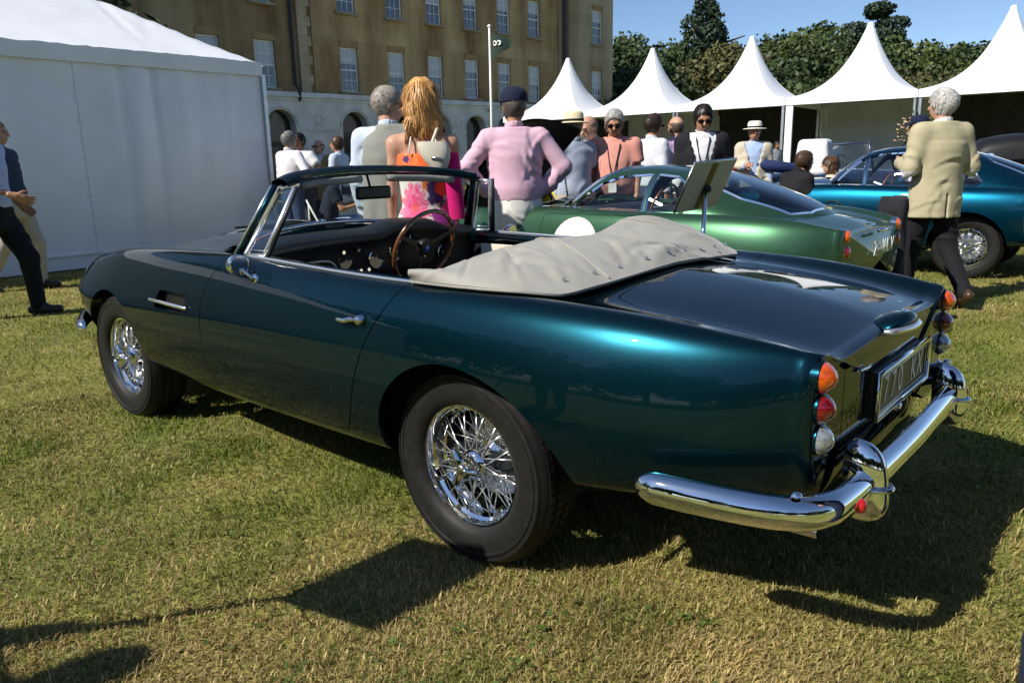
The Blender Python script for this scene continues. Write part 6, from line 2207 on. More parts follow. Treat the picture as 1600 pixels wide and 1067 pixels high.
    # hands: palm, four fingers and a thumb, slightly curled
    for sd in (-1, 1):
        A = arms[sd]; w, d = A[2], A[3]
        side = np.cross(d, (0, 0, 1.0))
        if np.linalg.norm(side) < .2: side = np.array([0, 1.0, 0]) if abs(d[1]) < .8 else np.array([1.0, 0, 0])
        inw = unit(np.array([-sd, 0.15, 0]) - d * (np.array([-sd, .15, 0]) @ d))     # palm direction
        kn = unit(np.cross(inw, d))                                                   # across the knuckles
        if kn[1] < 0: kn = -kn
        palm = w + d * .05
        fing = []
        for j, (o_, L) in enumerate(((-.030, .058), (-.010, .070), (.010, .074), (.029, .066))):
            b = w + d * .088 + kn * o_
            m1 = b + unit(d + inw * .25) * L * .5; m2 = m1 + unit(d + inw * .8) * L * .5
            fing.append((b, m1, m2))
        tb = w + d * .035 + kn * .032
        t1 = tb + unit(d * .7 + kn * .7 + inw * .3) * .035; t2 = t1 + unit(d + kn * .2 + inw * .4) * .03
        def hand_f(p):
            q = p - palm
            dd = np.stack([q @ d, q @ kn, q @ inw], 1)
            h_ = ellip(dd, (0, 0, 0), (.055, .040, .016))
            h_ = smin(h_, cap(p, w - d * .03, w + d * .02, .026, .022), .02)
            for b, m1, m2 in fing:
                h_ = np.minimum(h_, np.minimum(cap(p, b - d * .02, m1, .0092, .0085), cap(p, m1, m2, .0085, .0070)))
            return np.minimum(h_, np.minimum(cap(p, tb, t1, .012, .010), cap(p, t1, t2, .010, .008)))
        addmesh(*surface_nets(hand_f, palm - .14, palm + .14, (.0065 if vox < .018 else .011)))
    bd = obj('body', np.concatenate(VV) * s, np.concatenate(FF), SKIN[skin], root)

    def garment(name, f, m, lo_, hi_, v=None):
        V, F = surface_nets(f, lo_, hi_, v or vox)
        return obj(name, V * s, F, m, root)
    # ---------------- trousers
    if legs is not None:
        def trous(p):
            d = leg(p, -1, .020)
            d = smin(d, leg(p, 1, .020), .02)
            q = UN(p)
            t_ = np.maximum(torso(p, .012), q[:, 2] - 1.03)
            d = smin(d, t_, .04)
            d = folds(d, p, .013, ph)
            for sd in (-1, 1):
                a = legs_d[sd][2]
            return np.maximum(d, .045 - p[:, 2]) if sit_z is None else d
        garment('trousers', trous, cloth(legs), lo, np.array([hi[0], hi[1], hipz + .25]))
        def belt(p):
            q = UN(p)
            return np.maximum(torso(p, .019), np.abs(q[:, 2] - 1.025) - .017)
        garment('belt', belt, cloth((.02, .014, .01)), hip0 - [.28, .28, .15], hip0 + [.28, .28, .25], .010)
    # ---------------- shoes
    if legs is not None or dress is not None:
        for sd in (-1, 1):
            k_, a = legs_d[sd][1], legs_d[sd][2]
            shin = unit(a - k_)
            fwd = np.array([.12 * sd, 1, 0]); fwd = unit(fwd - shin * (fwd @ shin) * (0 if abs(a[2] - .085) < .03 else 1))
            toe = a + fwd * .155 + np.array([0, 0, -.050]) if abs(a[2] - .085) < .03 else a + fwd * .15 + shin * .05
            heel = a - fwd * .05 + (np.array([0, 0, -.045]) if abs(a[2] - .085) < .03 else shin * .05)
            def shoe(p):
                d = cap(p, heel, toe, .040, .036)
                d = smin(d, cap(p, a + np.array([0, 0, .02]), a + fwd * .03 - np.array([0, 0, .02]), .046), .03)
                return np.maximum(d, .002 - p[:, 2]) if sit_z is None else d
            garment('shoe', shoe, mat('shoe_leather', shoes, .4, noise=(20, .3, 3)), np.minimum(a, toe) - .11, np.maximum(a, toe) + .10, max(.010, vox * .7))
    # ---------------- top
    if top is not None:
        cut = {'long': .96, 'short': .52, 'roll': .62}[sleeve]
        def shirt(p, off=top_off, hem_=hem, fl=.0):
            q = UN(p)
            d = torso(p, off + fl * np.clip(1.1 - q[:, 2], 0, .4) if fl else off)
            if hem_ < .84:
                a = np.interp(q[:, 2], nz, aw) + off + .012; b = np.interp(q[:, 2], nz, bw) + off + .012
                sk = (np.sqrt((q[:, 0] / a) ** 2 + (q[:, 1] / b) ** 2) - 1) * np.minimum(a, b)
                d = smin(d, np.maximum(sk, np.maximum(q[:, 2] - 1.0, hem_ - q[:, 2])), .02)
            d = np.maximum(d, hem_ - q[:, 2])
            for sd in (-1, 1):
                A = arms[sd]
                if sleeve == 'short':
                    e = A[0] + (A[1] - A[0]) * .62
                    sl = cap(p, A[0], e, .062 + off, .060 + off)
                    sl = np.maximum(sl, (p - e) @ unit(A[1] - A[0]))
                else:
                    sl = arm(p, sd, off + .008)
                    e = A[1] + (A[2] - A[1]) * (1.0 if sleeve == 'long' else .30)
                    sl = np.maximum(sl, (p - e) @ A[3])
                d = smin(d, sl, .03)
            # shirt blouses a little over the waistband
            d = d - (.010 * np.exp(-((q[:, 2] - 1.06) / .06) ** 2) if hem_ > .84 and not untuck else 0)
            d = folds(d, p, .013, ph)
            nkc = np.maximum(q[:, 2] - 1.525, -(np.linalg.norm((q - np.array([0, .07, 1.54])) * [1, .8, 1], axis=1) - .075))
            return np.maximum(d, q[:, 2] - 1.515)
        garment('shirt' if jacket is None else 'shirt', (lambda p: shirt(p)), cloth(*top) if isinstance(top[0], tuple) else cloth(top), lo, hi)
        # collar
        def collar(p):
            q = UN(p)
            d = np.abs(np.linalg.norm((q - np.array([0, -.005, 0])) * [1, 1, 0], axis=1) - (.066 if not woman else .055)) - .005
            return np.maximum(d, np.abs(q[:, 2] - 1.515 + .25 * (q[:, 1])) - .024)
        if not woman: garment('collar', collar, cloth(*top) if isinstance(top[0], tuple) else cloth(top), neck - .12, neck + .14, .008)
        if cuffs:
            for sd in (-1, 1):
                A = arms[sd]; c0 = A[2] - A[3] * .035
                garment('cuff', lambda p: np.maximum(cap(p, c0, A[2], .040), np.maximum((p - A[2]) @ A[3], -((p - c0) @ A[3]))), cloth(cuffs), c0 - .09, c0 + .10, .009)
    if jacket is not None:
        def coat(p):
            q = UN(p)
            off = .030
            a = np.interp(q[:, 2], nz, aw) + off; b = np.interp(q[:, 2], nz, bw) + off
            fl = np.clip(1.08 - q[:, 2], 0, .5) * .10
            sk = (np.sqrt((q[:, 0] / (a + fl)) ** 2 + (q[:, 1] / (b + fl)) ** 2) - 1) * np.minimum(a, b)
            d = smin(torso(p, off), np.maximum(sk, np.maximum(q[:, 2] - 1.35, .76 - q[:, 2])), .03)
            for sd in (-1, 1):
                A = arms[sd]
                sl = np.maximum(arm(p, sd, .024), (p - A[2] + A[3] * .01) @ A[3])
                d = smin(d, sl, .035)
            d = folds(d, p, .014, ph)
            # open front wedge showing the shirt, centre back vent
            wedge = (q[:, 1] > .02) & (np.abs(q[:, 0]) < .015 + .11 * np.clip((q[:, 2] - 1.02) / .45, 0, 1))
            d = np.where(wedge, np.maximum(d, .02 + 0 * d), d)
            vent = (q[:, 1] < -.03) & (np.abs(q[:, 0]) < .004) & (q[:, 2] < .95)
            d = np.where(vent, .01, d)
            return np.maximum(np.maximum(d, q[:, 2] - 1.525), .755 - q[:, 2])
        garment('jacket', coat, cloth(jacket), lo - .05, hi + .05)
    if draped is not None:
        def drape(p):
            q = UN(p)
            a = np.interp(q[:, 2], nz, aw) + .030 + np.clip(1.2 - q[:, 2], 0, .6) * .05; b = np.interp(q[:, 2], nz, bw) + .035 + np.clip(1.25 - q[:, 2], 0, .6) * .06
            d = (np.sqrt((q[:, 0] / a) ** 2 + (q[:, 1] / b) ** 2) - 1) * np.minimum(a, b)
            d = smin(d, cap(q, (.02, -.01, 1.48), (.185, -.01, 1.44), .075, .080), .05)
            d = np.maximum(d, -.155 - .14 * (1.45 - q[:, 2]) - q[:, 0])
            d = np.maximum(d, q[:, 1] - .04 - .3 * np.clip(q[:, 2] - 1.38, 0, .2))
            d = np.maximum(np.maximum(d, .70 + .03 * np.sin(q[:, 0] * 20) - q[:, 2]), q[:, 2] - 1.525)
            return d + .012 * np.sin(q[:, 0] * 42 + 2 * np.sin(q[:, 2] * 5)) * np.clip(1.35 - q[:, 2], 0, .5) * 1.6
        garment('draped_jacket', drape, cloth(draped), lo - .08, hi + .05)
    if dress is not None:
        dress(garment, UN, torso, nz, aw, bw, lo, hi, s, root)
    # ---------------- hair
    if hairstyle != 'none':
        def hair_f(p):
            q = HD(p)
            nn = .0016 * np.sin(q[:, 0] * 95 + 8 * np.sin(q[:, 2] * 35)) * np.sin(q[:, 1] * 70 + q[:, 2] * 50)
            if hairstyle == 'long':
                d = skull(q, .022)
                d = np.maximum(d, -(q[:, 2] + .9 * (.055 - q[:, 1]) * 1 - .03) - .02)
                mane = smin(ellip(q, (0, -.040, -.05), (.092, .078, .125)), ellip(q, (.01, -.055, -.105), (.084, .050, .085)), .05)
                mane = np.maximum(mane, q[:, 1] - .03)
                for k in range(9):
                    x0 = -.085 + .021 * k
                    mane = smin(mane, cap(q, (x0, -.085, -.10), (x0 * 1.15 + .012 * math.sin(k * 2.3), -.080 + .01 * math.cos(k), -.165 - .028 * math.sin(k * 1.9 + 1)), .020, .007), .018)
                d = smin(d, mane, .03)
                wv = .0025 * np.sin(q[:, 0] * 110 + 4 * np.sin(q[:, 2] * 17) + q[:, 1] * 40)
                return d + wv + nn
            if hairstyle == 'bald':
                d = skull(q, .009)
                d = np.maximum(d, q[:, 2] - .045); d = np.maximum(d, q[:, 1] - .01 - .2 * (q[:, 2])); d = np.maximum(d, -.075 - q[:, 2])
                return d + nn
            th = .013 if hairstyle == 'short' else .019
            d = skull(q, th)
            line = q[:, 2] - (.062 + 1.05 * (q[:, 1] - .085) * np.where(q[:, 1] > -.02, 1, .55))      # hairline from brow to nape
            line = np.where(q[:, 1] < .0, q[:, 2] + .075, q[:, 2] - (-.035 + 1.45 * q[:, 1]))
            d = np.maximum(d, -line)
            if hairstyle == 'full': nn = nn * 2.2 + .004 * np.sin(q[:, 0] * 31 + seed) * np.sin(q[:, 2] * 27 + q[:, 1] * 22)
            return d + nn
        ho_ = garment('hair', hair_f, hairmat(hair), hc - [.16, .17, .36 if hairstyle == 'long' else .16], hc + [.16, .17, .17], .009 if vox < .018 else .012)
        add_strands(ho_, hc * s, 3200 if hairstyle == 'long' else 1300, .055 if hairstyle == 'long' else (.014 if hairstyle in ('bald', 'short') else .026), seed)
    if hat:
        kind_, hcol = hat
        mb = MB()
        if kind_ == 'cap':
            mb.lathe([(.104, .0), (.106, .03), (.098, .065), (.070, .095), (.03, .108), (0, .110)], 26)
            G = [[(.085 * math.sin(a) * (1 - .1 * t), .07 + .03 * math.cos(a) + .085 * t * math.cos(a), .006 - .02 * t - .015 * math.sin(a) ** 2 * t) for a in np.linspace(-1.3, 1.3, 13)] for t in np.linspace(0, 1, 5)]
            mb.grid(np.array(G))
        else:
            mb.lathe([(.165, -.006), (.160, .002), (.108, .004), (.104, .02), (.098, .085), (.080, .105), (.05, .108), (.03, .098), (0, .095)], 30)
            mb.lathe([(.165, -.006), (.105, -.002)], 30)
        V = np.concatenate(mb.V); V[:, 1] *= 1.12
        mb.V = [HW(V + np.array([0, -.012, .045])) * s]
        ho = mb.build('cap' if kind_ == 'cap' else 'hat', cloth(hcol), root, True, 60)
        if kind_ == 'panama':
            b = MB(); b.lathe([(.107, .006), (.104, .034)], 30); V = np.concatenate(b.V); V[:, 1] *= 1.12; b.V = [HW(V + np.array([0, -.012, .045])) * s]; b.build('hat_band', cloth((.01, .01, .012)), ho, True)
    if shades:
        mb = MB()
        for sd in (-1, 1):
            mb.box((sd * .034 - .026, .094, -.014), (sd * .034 + .026, .108, .020), bev=.006)
            mb.tube([(sd * .060, .098, .012), (sd * .082, .04, .012), (sd * .082, -.02, .006)], .0035, 5)
        mb.tube([(-.01, .104, .010), (.01, .104, .010)], .004, 5)
        mb.V = [HW(np.concatenate(mb.V)) * s]
        mb.build('sunglasses', SHADES, root, True, 40)['kind'] = 'stuff'
    if not shades:
        for sd in (-1, 1):
            mb = MB(); mb.lathe([(0, .0), (.006, .001), (.010, .005), (.012, .011)][::-1], 10, 'y')
            mb.V = [HW(np.concatenate(mb.V) * [1, -1, .7] + np.array([sd * .032, .098, .008])) * s]; mb.build('eye', mat('eye_dark', (.03, .02, .015), .15, coat=1), root, True)
            mb = MB(); mb.tube([(sd * .016, .098, .026), (sd * .034, .096, .031), (sd * .052, .082, .026)], .0045, 5); mb.V = [HW(np.concatenate(mb.V)) * s]; mb.build('eyebrow', hairmat(hair), root, True)
    if lanyard:
        off = .022 + (.0 if jacket is None else .005)
        def chest(x, z):
            y = np.interp(z, nz, bw) + off + belly * np.interp(z, nz, [0, .3, .7, 1, .8, .3, 0, 0, 0, 0])
            return TL((x, y * math.sqrt(max(0.05, 1 - (x / .2) ** 2)), z))[0]
        mb = MB()
        mb.tube([TL((-.05, -.05, 1.53))[0] * s, TL((-.068, .02, 1.525))[0] * s, chest(-.065, 1.44) * s, chest(-.03, 1.25) * s, chest(0, 1.10) * s, chest(.03, 1.25) * s, chest(.065, 1.44) * s, TL((.068, .02, 1.525))[0] * s, TL((.05, -.05, 1.53))[0] * s], .006, 5, flat=(1.3, .5))
        ly = mb.build('lanyard', cloth((.01, .012, .02)), root)
        c = chest(0, 1.06) * s + np.array([0, .006, 0])
        b = MB(); b.box(tuple(c - [.04, .003, .055]), tuple(c + [.04, .003, .04])); b.build('pass_card', WHITEP, ly)
    return root


def spot(px, ytop, h, extra=0.0):
    """ground position of someone of height h whose crown shows at that picture point"""
    d = ray(px, ytop)
    t = (h - CAM[2]) / d[2]
    p = CAM + d * t
    return (p[0], p[1])


# ------------------------------------------------------------------ the floral dress
def floral_dress(garment, UN, torso, nz, aw, bw, lo, hi, s, root):
    def f(p):
        q = UN(p)
        a = np.interp(q[:, 2], nz, aw) + .012; b = np.interp(q[:, 2], nz, bw) + .012
        fl = np.clip(.92 - q[:, 2], 0, .6) * .13
        d = (np.sqrt((q[:, 0] / (a + fl)) ** 2 + (q[:, 1] / (b + fl)) ** 2) - 1) * np.minimum(a, b)
        sk_a, sk_b = .178 + .012 + fl, .118 + .012 + fl
        d2 = (np.sqrt((q[:, 0] / sk_a) ** 2 + (q[:, 1] / sk_b) ** 2) - 1) * .12
        d = np.where(q[:, 2] < .92, d2, d)
        d = d + .010 * np.sin(np.arctan2(q[:, 1], q[:, 0]) * 9 + q[:, 2] * 4) * np.clip(.95 - q[:, 2], 0, .5) * 1.5
        return np.maximum(np.maximum(d, .50 - q[:, 2]), q[:, 2] - (1.375 + .03 * (q[:, 1] > 0)))
    V, F = surface_nets(f, lo, hi, .009)
    # printed flowers: big petals laid out around the cloth (colours of the print itself)
    ang = np.arctan2(V[:, 0], -V[:, 1])        # 0 at the back, + to her right
    u = ang * .16; z = V[:, 2]
    col = np.tile(np.array([.74, .71, .66]), (len(V), 1))
    def flower(u0, z0, R_, n, c1, c2, rot=0., core=None, stripes=True, wob=.22):
        du, dz_ = u - u0, z - z0
        r_ = np.hypot(du, dz_); t = np.arctan2(dz_, du) + rot
        lim = R_ * (.68 + .32 * np.abs(np.cos(t * n / 2)) ** .6 + wob * .3 * np.sin(t * 3 + u0 * 50))
        m = r_ < lim
        k = r_ / R_
        st = (.5 + .5 * np.sin(t * n * 3.0 + 2)) * k if stripes else k * .7
        c = np.array(c1)[None] * (1 - st[:, None]) + np.array(c2)[None] * st[:, None]
        edge = (r_ > lim * .93)
        col[m] = c[m]
        if core is not None: col[(r_ < R_ * .2) & m] = core
    top = z > 1.265
    col[top] = (.80, .13, .02)
    flower(-.10, 1.330, .06, 6, (.80, .12, .02), (.9, .25, .04), stripes=False)
    flower(.16, 1.250, .10, 7, (.70, .03, .20), (.9, .35, .45), .4)
    flower(-.13, 1.340, .025, 8, (.04, .015, .10), (.05, .02, .12), stripes=False)
    flower(.02, 1.210, .05, 5, (.78, .14, .03), (.85, .3, .05))
    flower(-.085, 1.075, .135, 12, (.85, .03, .22), (.95, .50, .58), .3, core=(.85, .1, .1))
    flower(.10, 1.160, .085, 5, (.035, .012, .09), (.05, .02, .13), 1.0, stripes=False)
    flower(.16, 1.200, .075, 5, (.80, .06, .02), (.88, .16, .03), .2)
    flower(.19, 1.050, .070, 4, (.015, .10, .02), (.03, .16, .035), .8, stripes=False)
    flower(.13, 0.990, .085, 5, (.28, .012, .22), (.42, .03, .34), .1, stripes=False)
    flower(.24, 1.050, .09, 6, (.75, .02, .2), (.9, .1, .3), .1)
    flower(.10, 0.720, .10, 5, (.33, .015, .25), (.45, .03, .33), .6, stripes=False)
    flower(.17, 0.760, .05, 4, (.012, .09, .02), (.03, .14, .03), stripes=False)
    flower(-.30, 1.120, .10, 7, (.80, .12, .02), (.9, .3, .06)); flower(-.28, 0.850, .12, 8, (.8, .03, .2), (.9, .4, .5)); flower(-.10, 0.700, .07, 5, (.85, .1, .1), (.9, .5, .5))
    for k, (u0, z0) in enumerate(((.35, .8), (.4, 1.1), (-.42, .9), (.45, .6), (-.4, 1.15), (.3, .62))): flower(u0, z0, .11, 5 + k % 4, ((.8, .1, .02), (.7, .03, .2), (.03, .1, .02))[k % 3], ((.9, .3, .05), (.9, .4, .5), (.04, .15, .03))[k % 3])
    me = mesh_np('dress', V * s, F, True)
    ca = me.color_attributes.new('print', 'FLOAT_COLOR', 'POINT')
    ca.data.foreach_set('color', np.concatenate([col, np.ones((len(V), 1))], 1).astype(np.float32).ravel())
    m = mat('floral_print_cotton', (.8, .8, .8), .75, sheen=.2, bump=(250, .2, .001))
    nt = m.node_tree; a = nt.nodes.new('ShaderNodeAttribute'); a.attribute_name = 'print'
    nt.links.new(a.outputs['Color'], nt.nodes['Principled BSDF'].inputs['Base Color'])
    me.materials.append(m)
    link(bpy.data.objects.new('dress', me), root)
    for sx in (-.075, .085):
        b = MB(); b.tube(np.array([(sx, -.112, 1.365), (sx * .95, -.100, 1.41), (sx * .85, -.080, 1.455), (sx * .8, -.02, 1.492), (sx * .9, .06, 1.45), (sx, .115, 1.33)]) * s, .004, 6); b.build('dress_strap', cloth((.75, .7, .62)), root, True)


# ------------------------------------------------------------------ everybody
W_ = (.62, .64, .68)
HIPS_L = ((-.62, -.10, -.78), (.62, .20, -.70)); HIPS_R = ((.62, -.10, -.78), (-.62, .20, -.70))
DOWN_L = ((-.16, .05, -1), (.05, .30, -1)); DOWN_R = ((.16, .05, -1), (-.05, .30, -1))
HOLD_L = ((-.15, .10, -1), (.35, .85, .10)); HOLD_R = ((.15, .10, -1), (-.35, .85, .10))

person('man in pale blue shirt with a grey jacket slung over his back', spot(604, 133, 1.83), -6, 1.83, top=(.50, .58, .70), legs=(.045, .05, .06), hair=(.30, .27, .23), hairstyle='short', draped=(.235, .240, .215), head=(-62, 4), shades=True, armL=DOWN_L, armR=((.20, .25, -1), (-.2, .9, .1)), vox=.013, seed=1, girth=1.08)
woman_o = person('woman from behind in a bright floral dress with long golden hair', spot(656, 123, 1.74), 4, 1.74, skin=0, dress=floral_dress, hair=(.56, .30, .10), hairstyle='long', woman=True, armL=((-.10, -.03, -1), (-.03, .12, -1)), armR=((.12, .06, -1), (-.10, .55, -.8)), vox=.011, head=(10, 0), seed=2, shoes=(.4, .3, .2))
person('man in pink shirt, white trousers and navy cap, hands on hips', spot(802, 140, 1.83), 3, 1.83, skin=1, top=(.62, .40, .50), legs=(.84, .82, .77), hair=(.10, .085, .07), hat=('cap', (.010, .014, .035)), armL=HIPS_L, armR=HIPS_R, cuffs=(.7, .68, .68), vox=.012, head=(14, 0), belly=.02, girth=1.12, seed=3)
person('man in a cream hat and checked shirt half hidden by the raised bonnet', spot(897, 168, 1.80), 25, 1.74, skin=1, top=((.52, .56, .62), .85, (40, (.16, .22, .34))), legs=(.38, .33, .24), hat=('panama', (.62, .54, .36)), hair=(.2, .18, .15), armL=HOLD_L, armR=DOWN_R, lanyard=True, belly=.05, seed=4, sleeve='short')
person('balding man in glasses and a white shirt looking down at the engine', spot(934, 178, 1.77), 128, 1.77, skin=0, top=W_, legs=(.06, .06, .07), hair=(.10, .085, .07), hairstyle='bald', lean=8, head=(0, 24), armL=HOLD_L, armR=HOLD_R, lanyard=True, seed=5)
person('silver haired man in sunglasses and a coral short sleeved shirt', spot(963, 170, 1.79), 165, 1.79, skin=1, top=(.60, .27, .22), sleeve='short', legs=(.10, .10, .12), hair=(.42, .41, .39), hairstyle='full', shades=True, lean=8, head=(6, 20), armL=DOWN_L, armR=DOWN_R, lanyard=True, belly=.04, girth=1.1, seed=6, vox=.013)
person('young dark haired man in sunglasses and white shirt talking to the bald man', spot(1020, 178, 1.80), -62, 1.80, skin=1, top=(.60, .62, .68), legs=(.04, .05, .09), hair=(.035, .02, .014), hairstyle='full', shades=True, lanyard=True, seed=7)
person('bald man from behind in a lilac shirt', spot(1058, 181, 1.78), 28, 1.78, skin=0, top=(.60, .42, .62), legs=(.05, .05, .07), hair=(.12, .09, .07), hairstyle='bald', armL=HOLD_L, armR=DOWN_R, belly=.02, seed=8)
person('dark haired man in a black suit and sunglasses looking down', spot(1099, 163, 1.82), 172, 1.82, skin=1, top=(.66, .68, .70), jacket=(.014, .014, .017), legs=(.014, .014, .017), hair=(.012, .009, .008), hairstyle='full', shades=True, head=(4, 22), lanyard=True, seed=9, vox=.013)
person('man in a panama hat and cream linen jacket holding a camera', spot(1180, 184, 1.85), 170, 1.78, skin=1, top=(.35, .45, .66), jacket=(.50, .45, .35), legs=(.45, .41, .33), hat=('panama', (.74, .70, .60)), hair=(.3, .28, .25), armL=DOWN_L, armR=HOLD_R, seed=10)
person('man in a grey shirt standing inside the third tent', tuple(at_depth(1212, 250, 24.8)[:2]), 200, 1.80, skin=2, top=(.22, .24, .28), legs=(.03, .03, .04), hair=(.015, .01, .01), seed=11, vox=.022)
person('young man in black crouching behind the tail of the green coupe', tuple(at_depth(1226, 262, 9.0)[:2]), -70, 1.76, skin=0, top=(.012, .012, .014), legs=(.015, .015, .02), hair=(.07, .04, .022), hairstyle='full', lean=22, head=(0, -4), legL=((-.25, .95, .10), (0, -.25, -1)), legR=((.25, .85, -.25), (0, -.45, -1)), armL=HOLD_L, armR=HOLD_R, seed=12)
person('man from behind in a beige jacket and dark trousers walking past the blue coupe', spot(1478, 135, 1.82), 8, 1.82, skin=0, top=(.62, .62, .62), jacket=(.40, .36, .235), legs=(.010, .011, .014), hair=(.46, .45, .43), hairstyle='full', armL=((-.30, -.08, -1), (.25, .85, .15)), armR=((.34, -.10, -1), (-.25, .85, .05)), legL=((-.05, .22, -1), (-.02, .08, -1)), legR=((.08, -.12, -1), (.06, -.55, -.84)), head=(14, 0), shoes=(.055, .03, .016), vox=.011, seed=13)
person('man in a navy cap and pale lilac shirt beside the flowers', spot(1440, 182, 1.78), 60, 1.78, skin=1, top=(.58, .56, .68), legs=(.08, .09, .12), hat=('cap', (.010, .016, .04)), hair=(.08, .07, .06), seed=14, vox=.02)
person('grey haired man from behind in a white shirt and jeans near the arcade', spot(449, 203, 1.82), -35, 1.80, skin=0, top=(.66, .64, .69), legs=(.035, .06, .13), hair=(.20, .19, .18), hairstyle='full', armL=DOWN_L, armR=HIPS_R, seed=15, vox=.018)
person('dark haired man in sunglasses and a white polo shirt facing the grey haired man', spot(467, 203, 1.84), 150, 1.80, skin=2, top=(.66, .65, .67), sleeve='short', legs=(.04, .045, .06), hair=(.015, .012, .01), shades=True, armL=HIPS_L, armR=DOWN_R, seed=16, vox=.018)
person('bald man in sunglasses and a tan jacket with hands in pockets', spot(498, 218, 1.74), 150, 1.74, skin=0, top=(.60, .62, .70), jacket=(.34, .225, .10), legs=(.02, .02, .025), hairstyle='bald', hair=(.25, .15, .1), shades=True, armL=HIPS_L, armR=HIPS_R, seed=17, vox=.018)
person('brown haired man in a pale blue shirt by the white sign board', spot(527, 213, 1.76), 75, 1.76, skin=1, top=(.46, .54, .66), sleeve='short', legs=(.05, .05, .06), hair=(.07, .035, .018), hairstyle='full', armL=HOLD_L, armR=HOLD_R, seed=18, vox=.018)
# seated on the grass, seen through the windscreen
person('man in a dark tee shirt and pale jeans seen sitting through the windscreen', tuple(at_depth(506, 300, 11.0)[:2]), -75, 1.78, skin=1, top=(.012, .018, .032), sleeve='short', legs=(.34, .42, .56), hair=(.03, .02, .015), hairstyle='full', lean=16, head=(20, 0), sit_z=.47, legL=((-.15, .98, .10), (-.05, .15, -.95)), legR=((.15, .98, .05), (0, .25, -.95)), armL=((-.2, .45, -.85), (.1, .85, .35)), armR=((.2, .30, -.9), (0, .9, .25)), vox=.014, seed=19)
# strollers at the left edge
person('man in a light blue shirt and dark jeans striding at the left edge', tuple(on_plane(16, 496, 2, 0.0)[:2]), -80, 1.90, skin=1, top=(.42, .50, .76), legs=(.008, .010, .017), hair=(.04, .03, .02), sleeve='roll', lean=2, legL=((-.04, .46, -1), (-.02, .03, -1)), legR=((.05, -.26, -1), (.02, -.62, -.86)), armL=((-.15, -.25, -1), (0, .65, -.6)), armR=((.15, .05, -1), (-.15, .95, -.35)), shoes=(.02, .018, .02), vox=.013, seed=20)
person('man in a navy jumper and beige chinos behind the light blue shirt', tuple(at_depth(18, 300, 8.4)[:2]), -85, 1.86, skin=0, top=(.030, .048, .085), legs=(.40, .36, .30), hair=(.2, .15, .1), lean=-6, legL=((-.04, .30, -1), (-.02, -.05, -1)), legR=((.05, -.24, -1), (.02, -.50, -.86)), armR=((.3, -.35, -.9), (.1, .5, -.8)), vox=.014, seed=21)
# two people beside the camera: only a leg and a shadow fall into the picture
person('bystander in dark blue jeans cut by the right edge of the picture', (-1.634, .37), 180, 1.78, armL=DOWN_L, armR=DOWN_R, top=(.012, .016, .03), legs=(.012, .020, .045), vox=.016, seed=22)
person('bystander taking a photo just outside the left edge', (.96, 3.60), -60, 1.80, top=(.5, .5, .5), legs=(.05, .06, .08), armL=((-.55, .45, -.62), (.45, .55, .75)), armR=((.60, .40, -.62), (-.45, .55, .75)), vox=.02, seed=23)
# seated woman under the fourth tent
person('woman with long brown hair and a cream top seated under the fourth tent', spot(1303, 208, 1.60), 75, 1.66, skin=0, top=(.60, .50, .36), legs=(.3, .28, .24), hair=(.09, .045, .022), hairstyle='long', woman=True, sit_z=.52, legL=((-.1, 1, -.05), (0, .05, -1)), legR=((.1, 1, -.05), (0, .05, -1)), seed=24, vox=.02)
# her shoulder bag and scarf
wl = woman_o.location; wr = woman_o.rotation_euler[2]
bag = empty('shoulder_bag', (wl[0], wl[1], 0), wr)
tag(bag, 'cream leather shoulder bag hanging at the back of the woman in the floral dress', 'bag')
G = []
for t in np.linspace(0, 1, 10):
    z = 1.21 + .19 * t; w = .085 * math.sin(math.pi * (.18 + .80 * (1 - t * .75))) ; d = .035 * math.sin(math.pi * (.15 + .7 * t)) + .006
    G.append([(.055 + .045 * (1 - t) + w * math.cos(a), -.165 + d * math.sin(a), z) for a in np.linspace(0, 2 * math.pi, 19)])
b = MB(); b.grid(np.array(G)); b.add(G[0], [tuple(range(18))]); b.build('bag_body', mat('cream_bag_leather', (.55, .52, .42), .45, noise=(12, .08, 3), bump=(60, .2, .004)), bag, True, 60)
b = MB(); b.tube(smooth_path([(.055, -.165, 1.39), (.07, -.125, 1.43), (.09, -.05, 1.475), (.11, .04, 1.44), (.15, .04, 1.34), (.14, -.12, 1.34)], 40), .009, 8); b.build('bag_strap', mat('cream_strap', (.60, .56, .44), .45), bag, True)
b = MB(); b.tube([(.05, -.207, 1.315), (.11, -.207, 1.305)], .008, 6); b.build('bag_clasp', STEEL, bag, True)
sc = MB()
G = [[(.15 + .045 * math.sin(a) + .03 * t, -.11 + .04 * math.cos(a) * (1 - .3 * t), 1.34 - .36 * t) for a in np.linspace(0, 2 * math.pi, 13)] for t in np.linspace(0, 1, 8)]
sc.grid(np.array(G)); so2 = sc.build('scarf', cloth((.62, .01, .16)), None, True)
so2.location = (wl[0], wl[1], 0); so2.rotation_euler = (0, 0, wr)
tag(so2, 'magenta scarf hanging under the cream shoulder bag', 'scarf')

# ================================================================== display stands, fence, furniture, flowers
BOARD = mat('board_back_grey', (.46, .45, .40), .6, noise=(10, .08, 3))


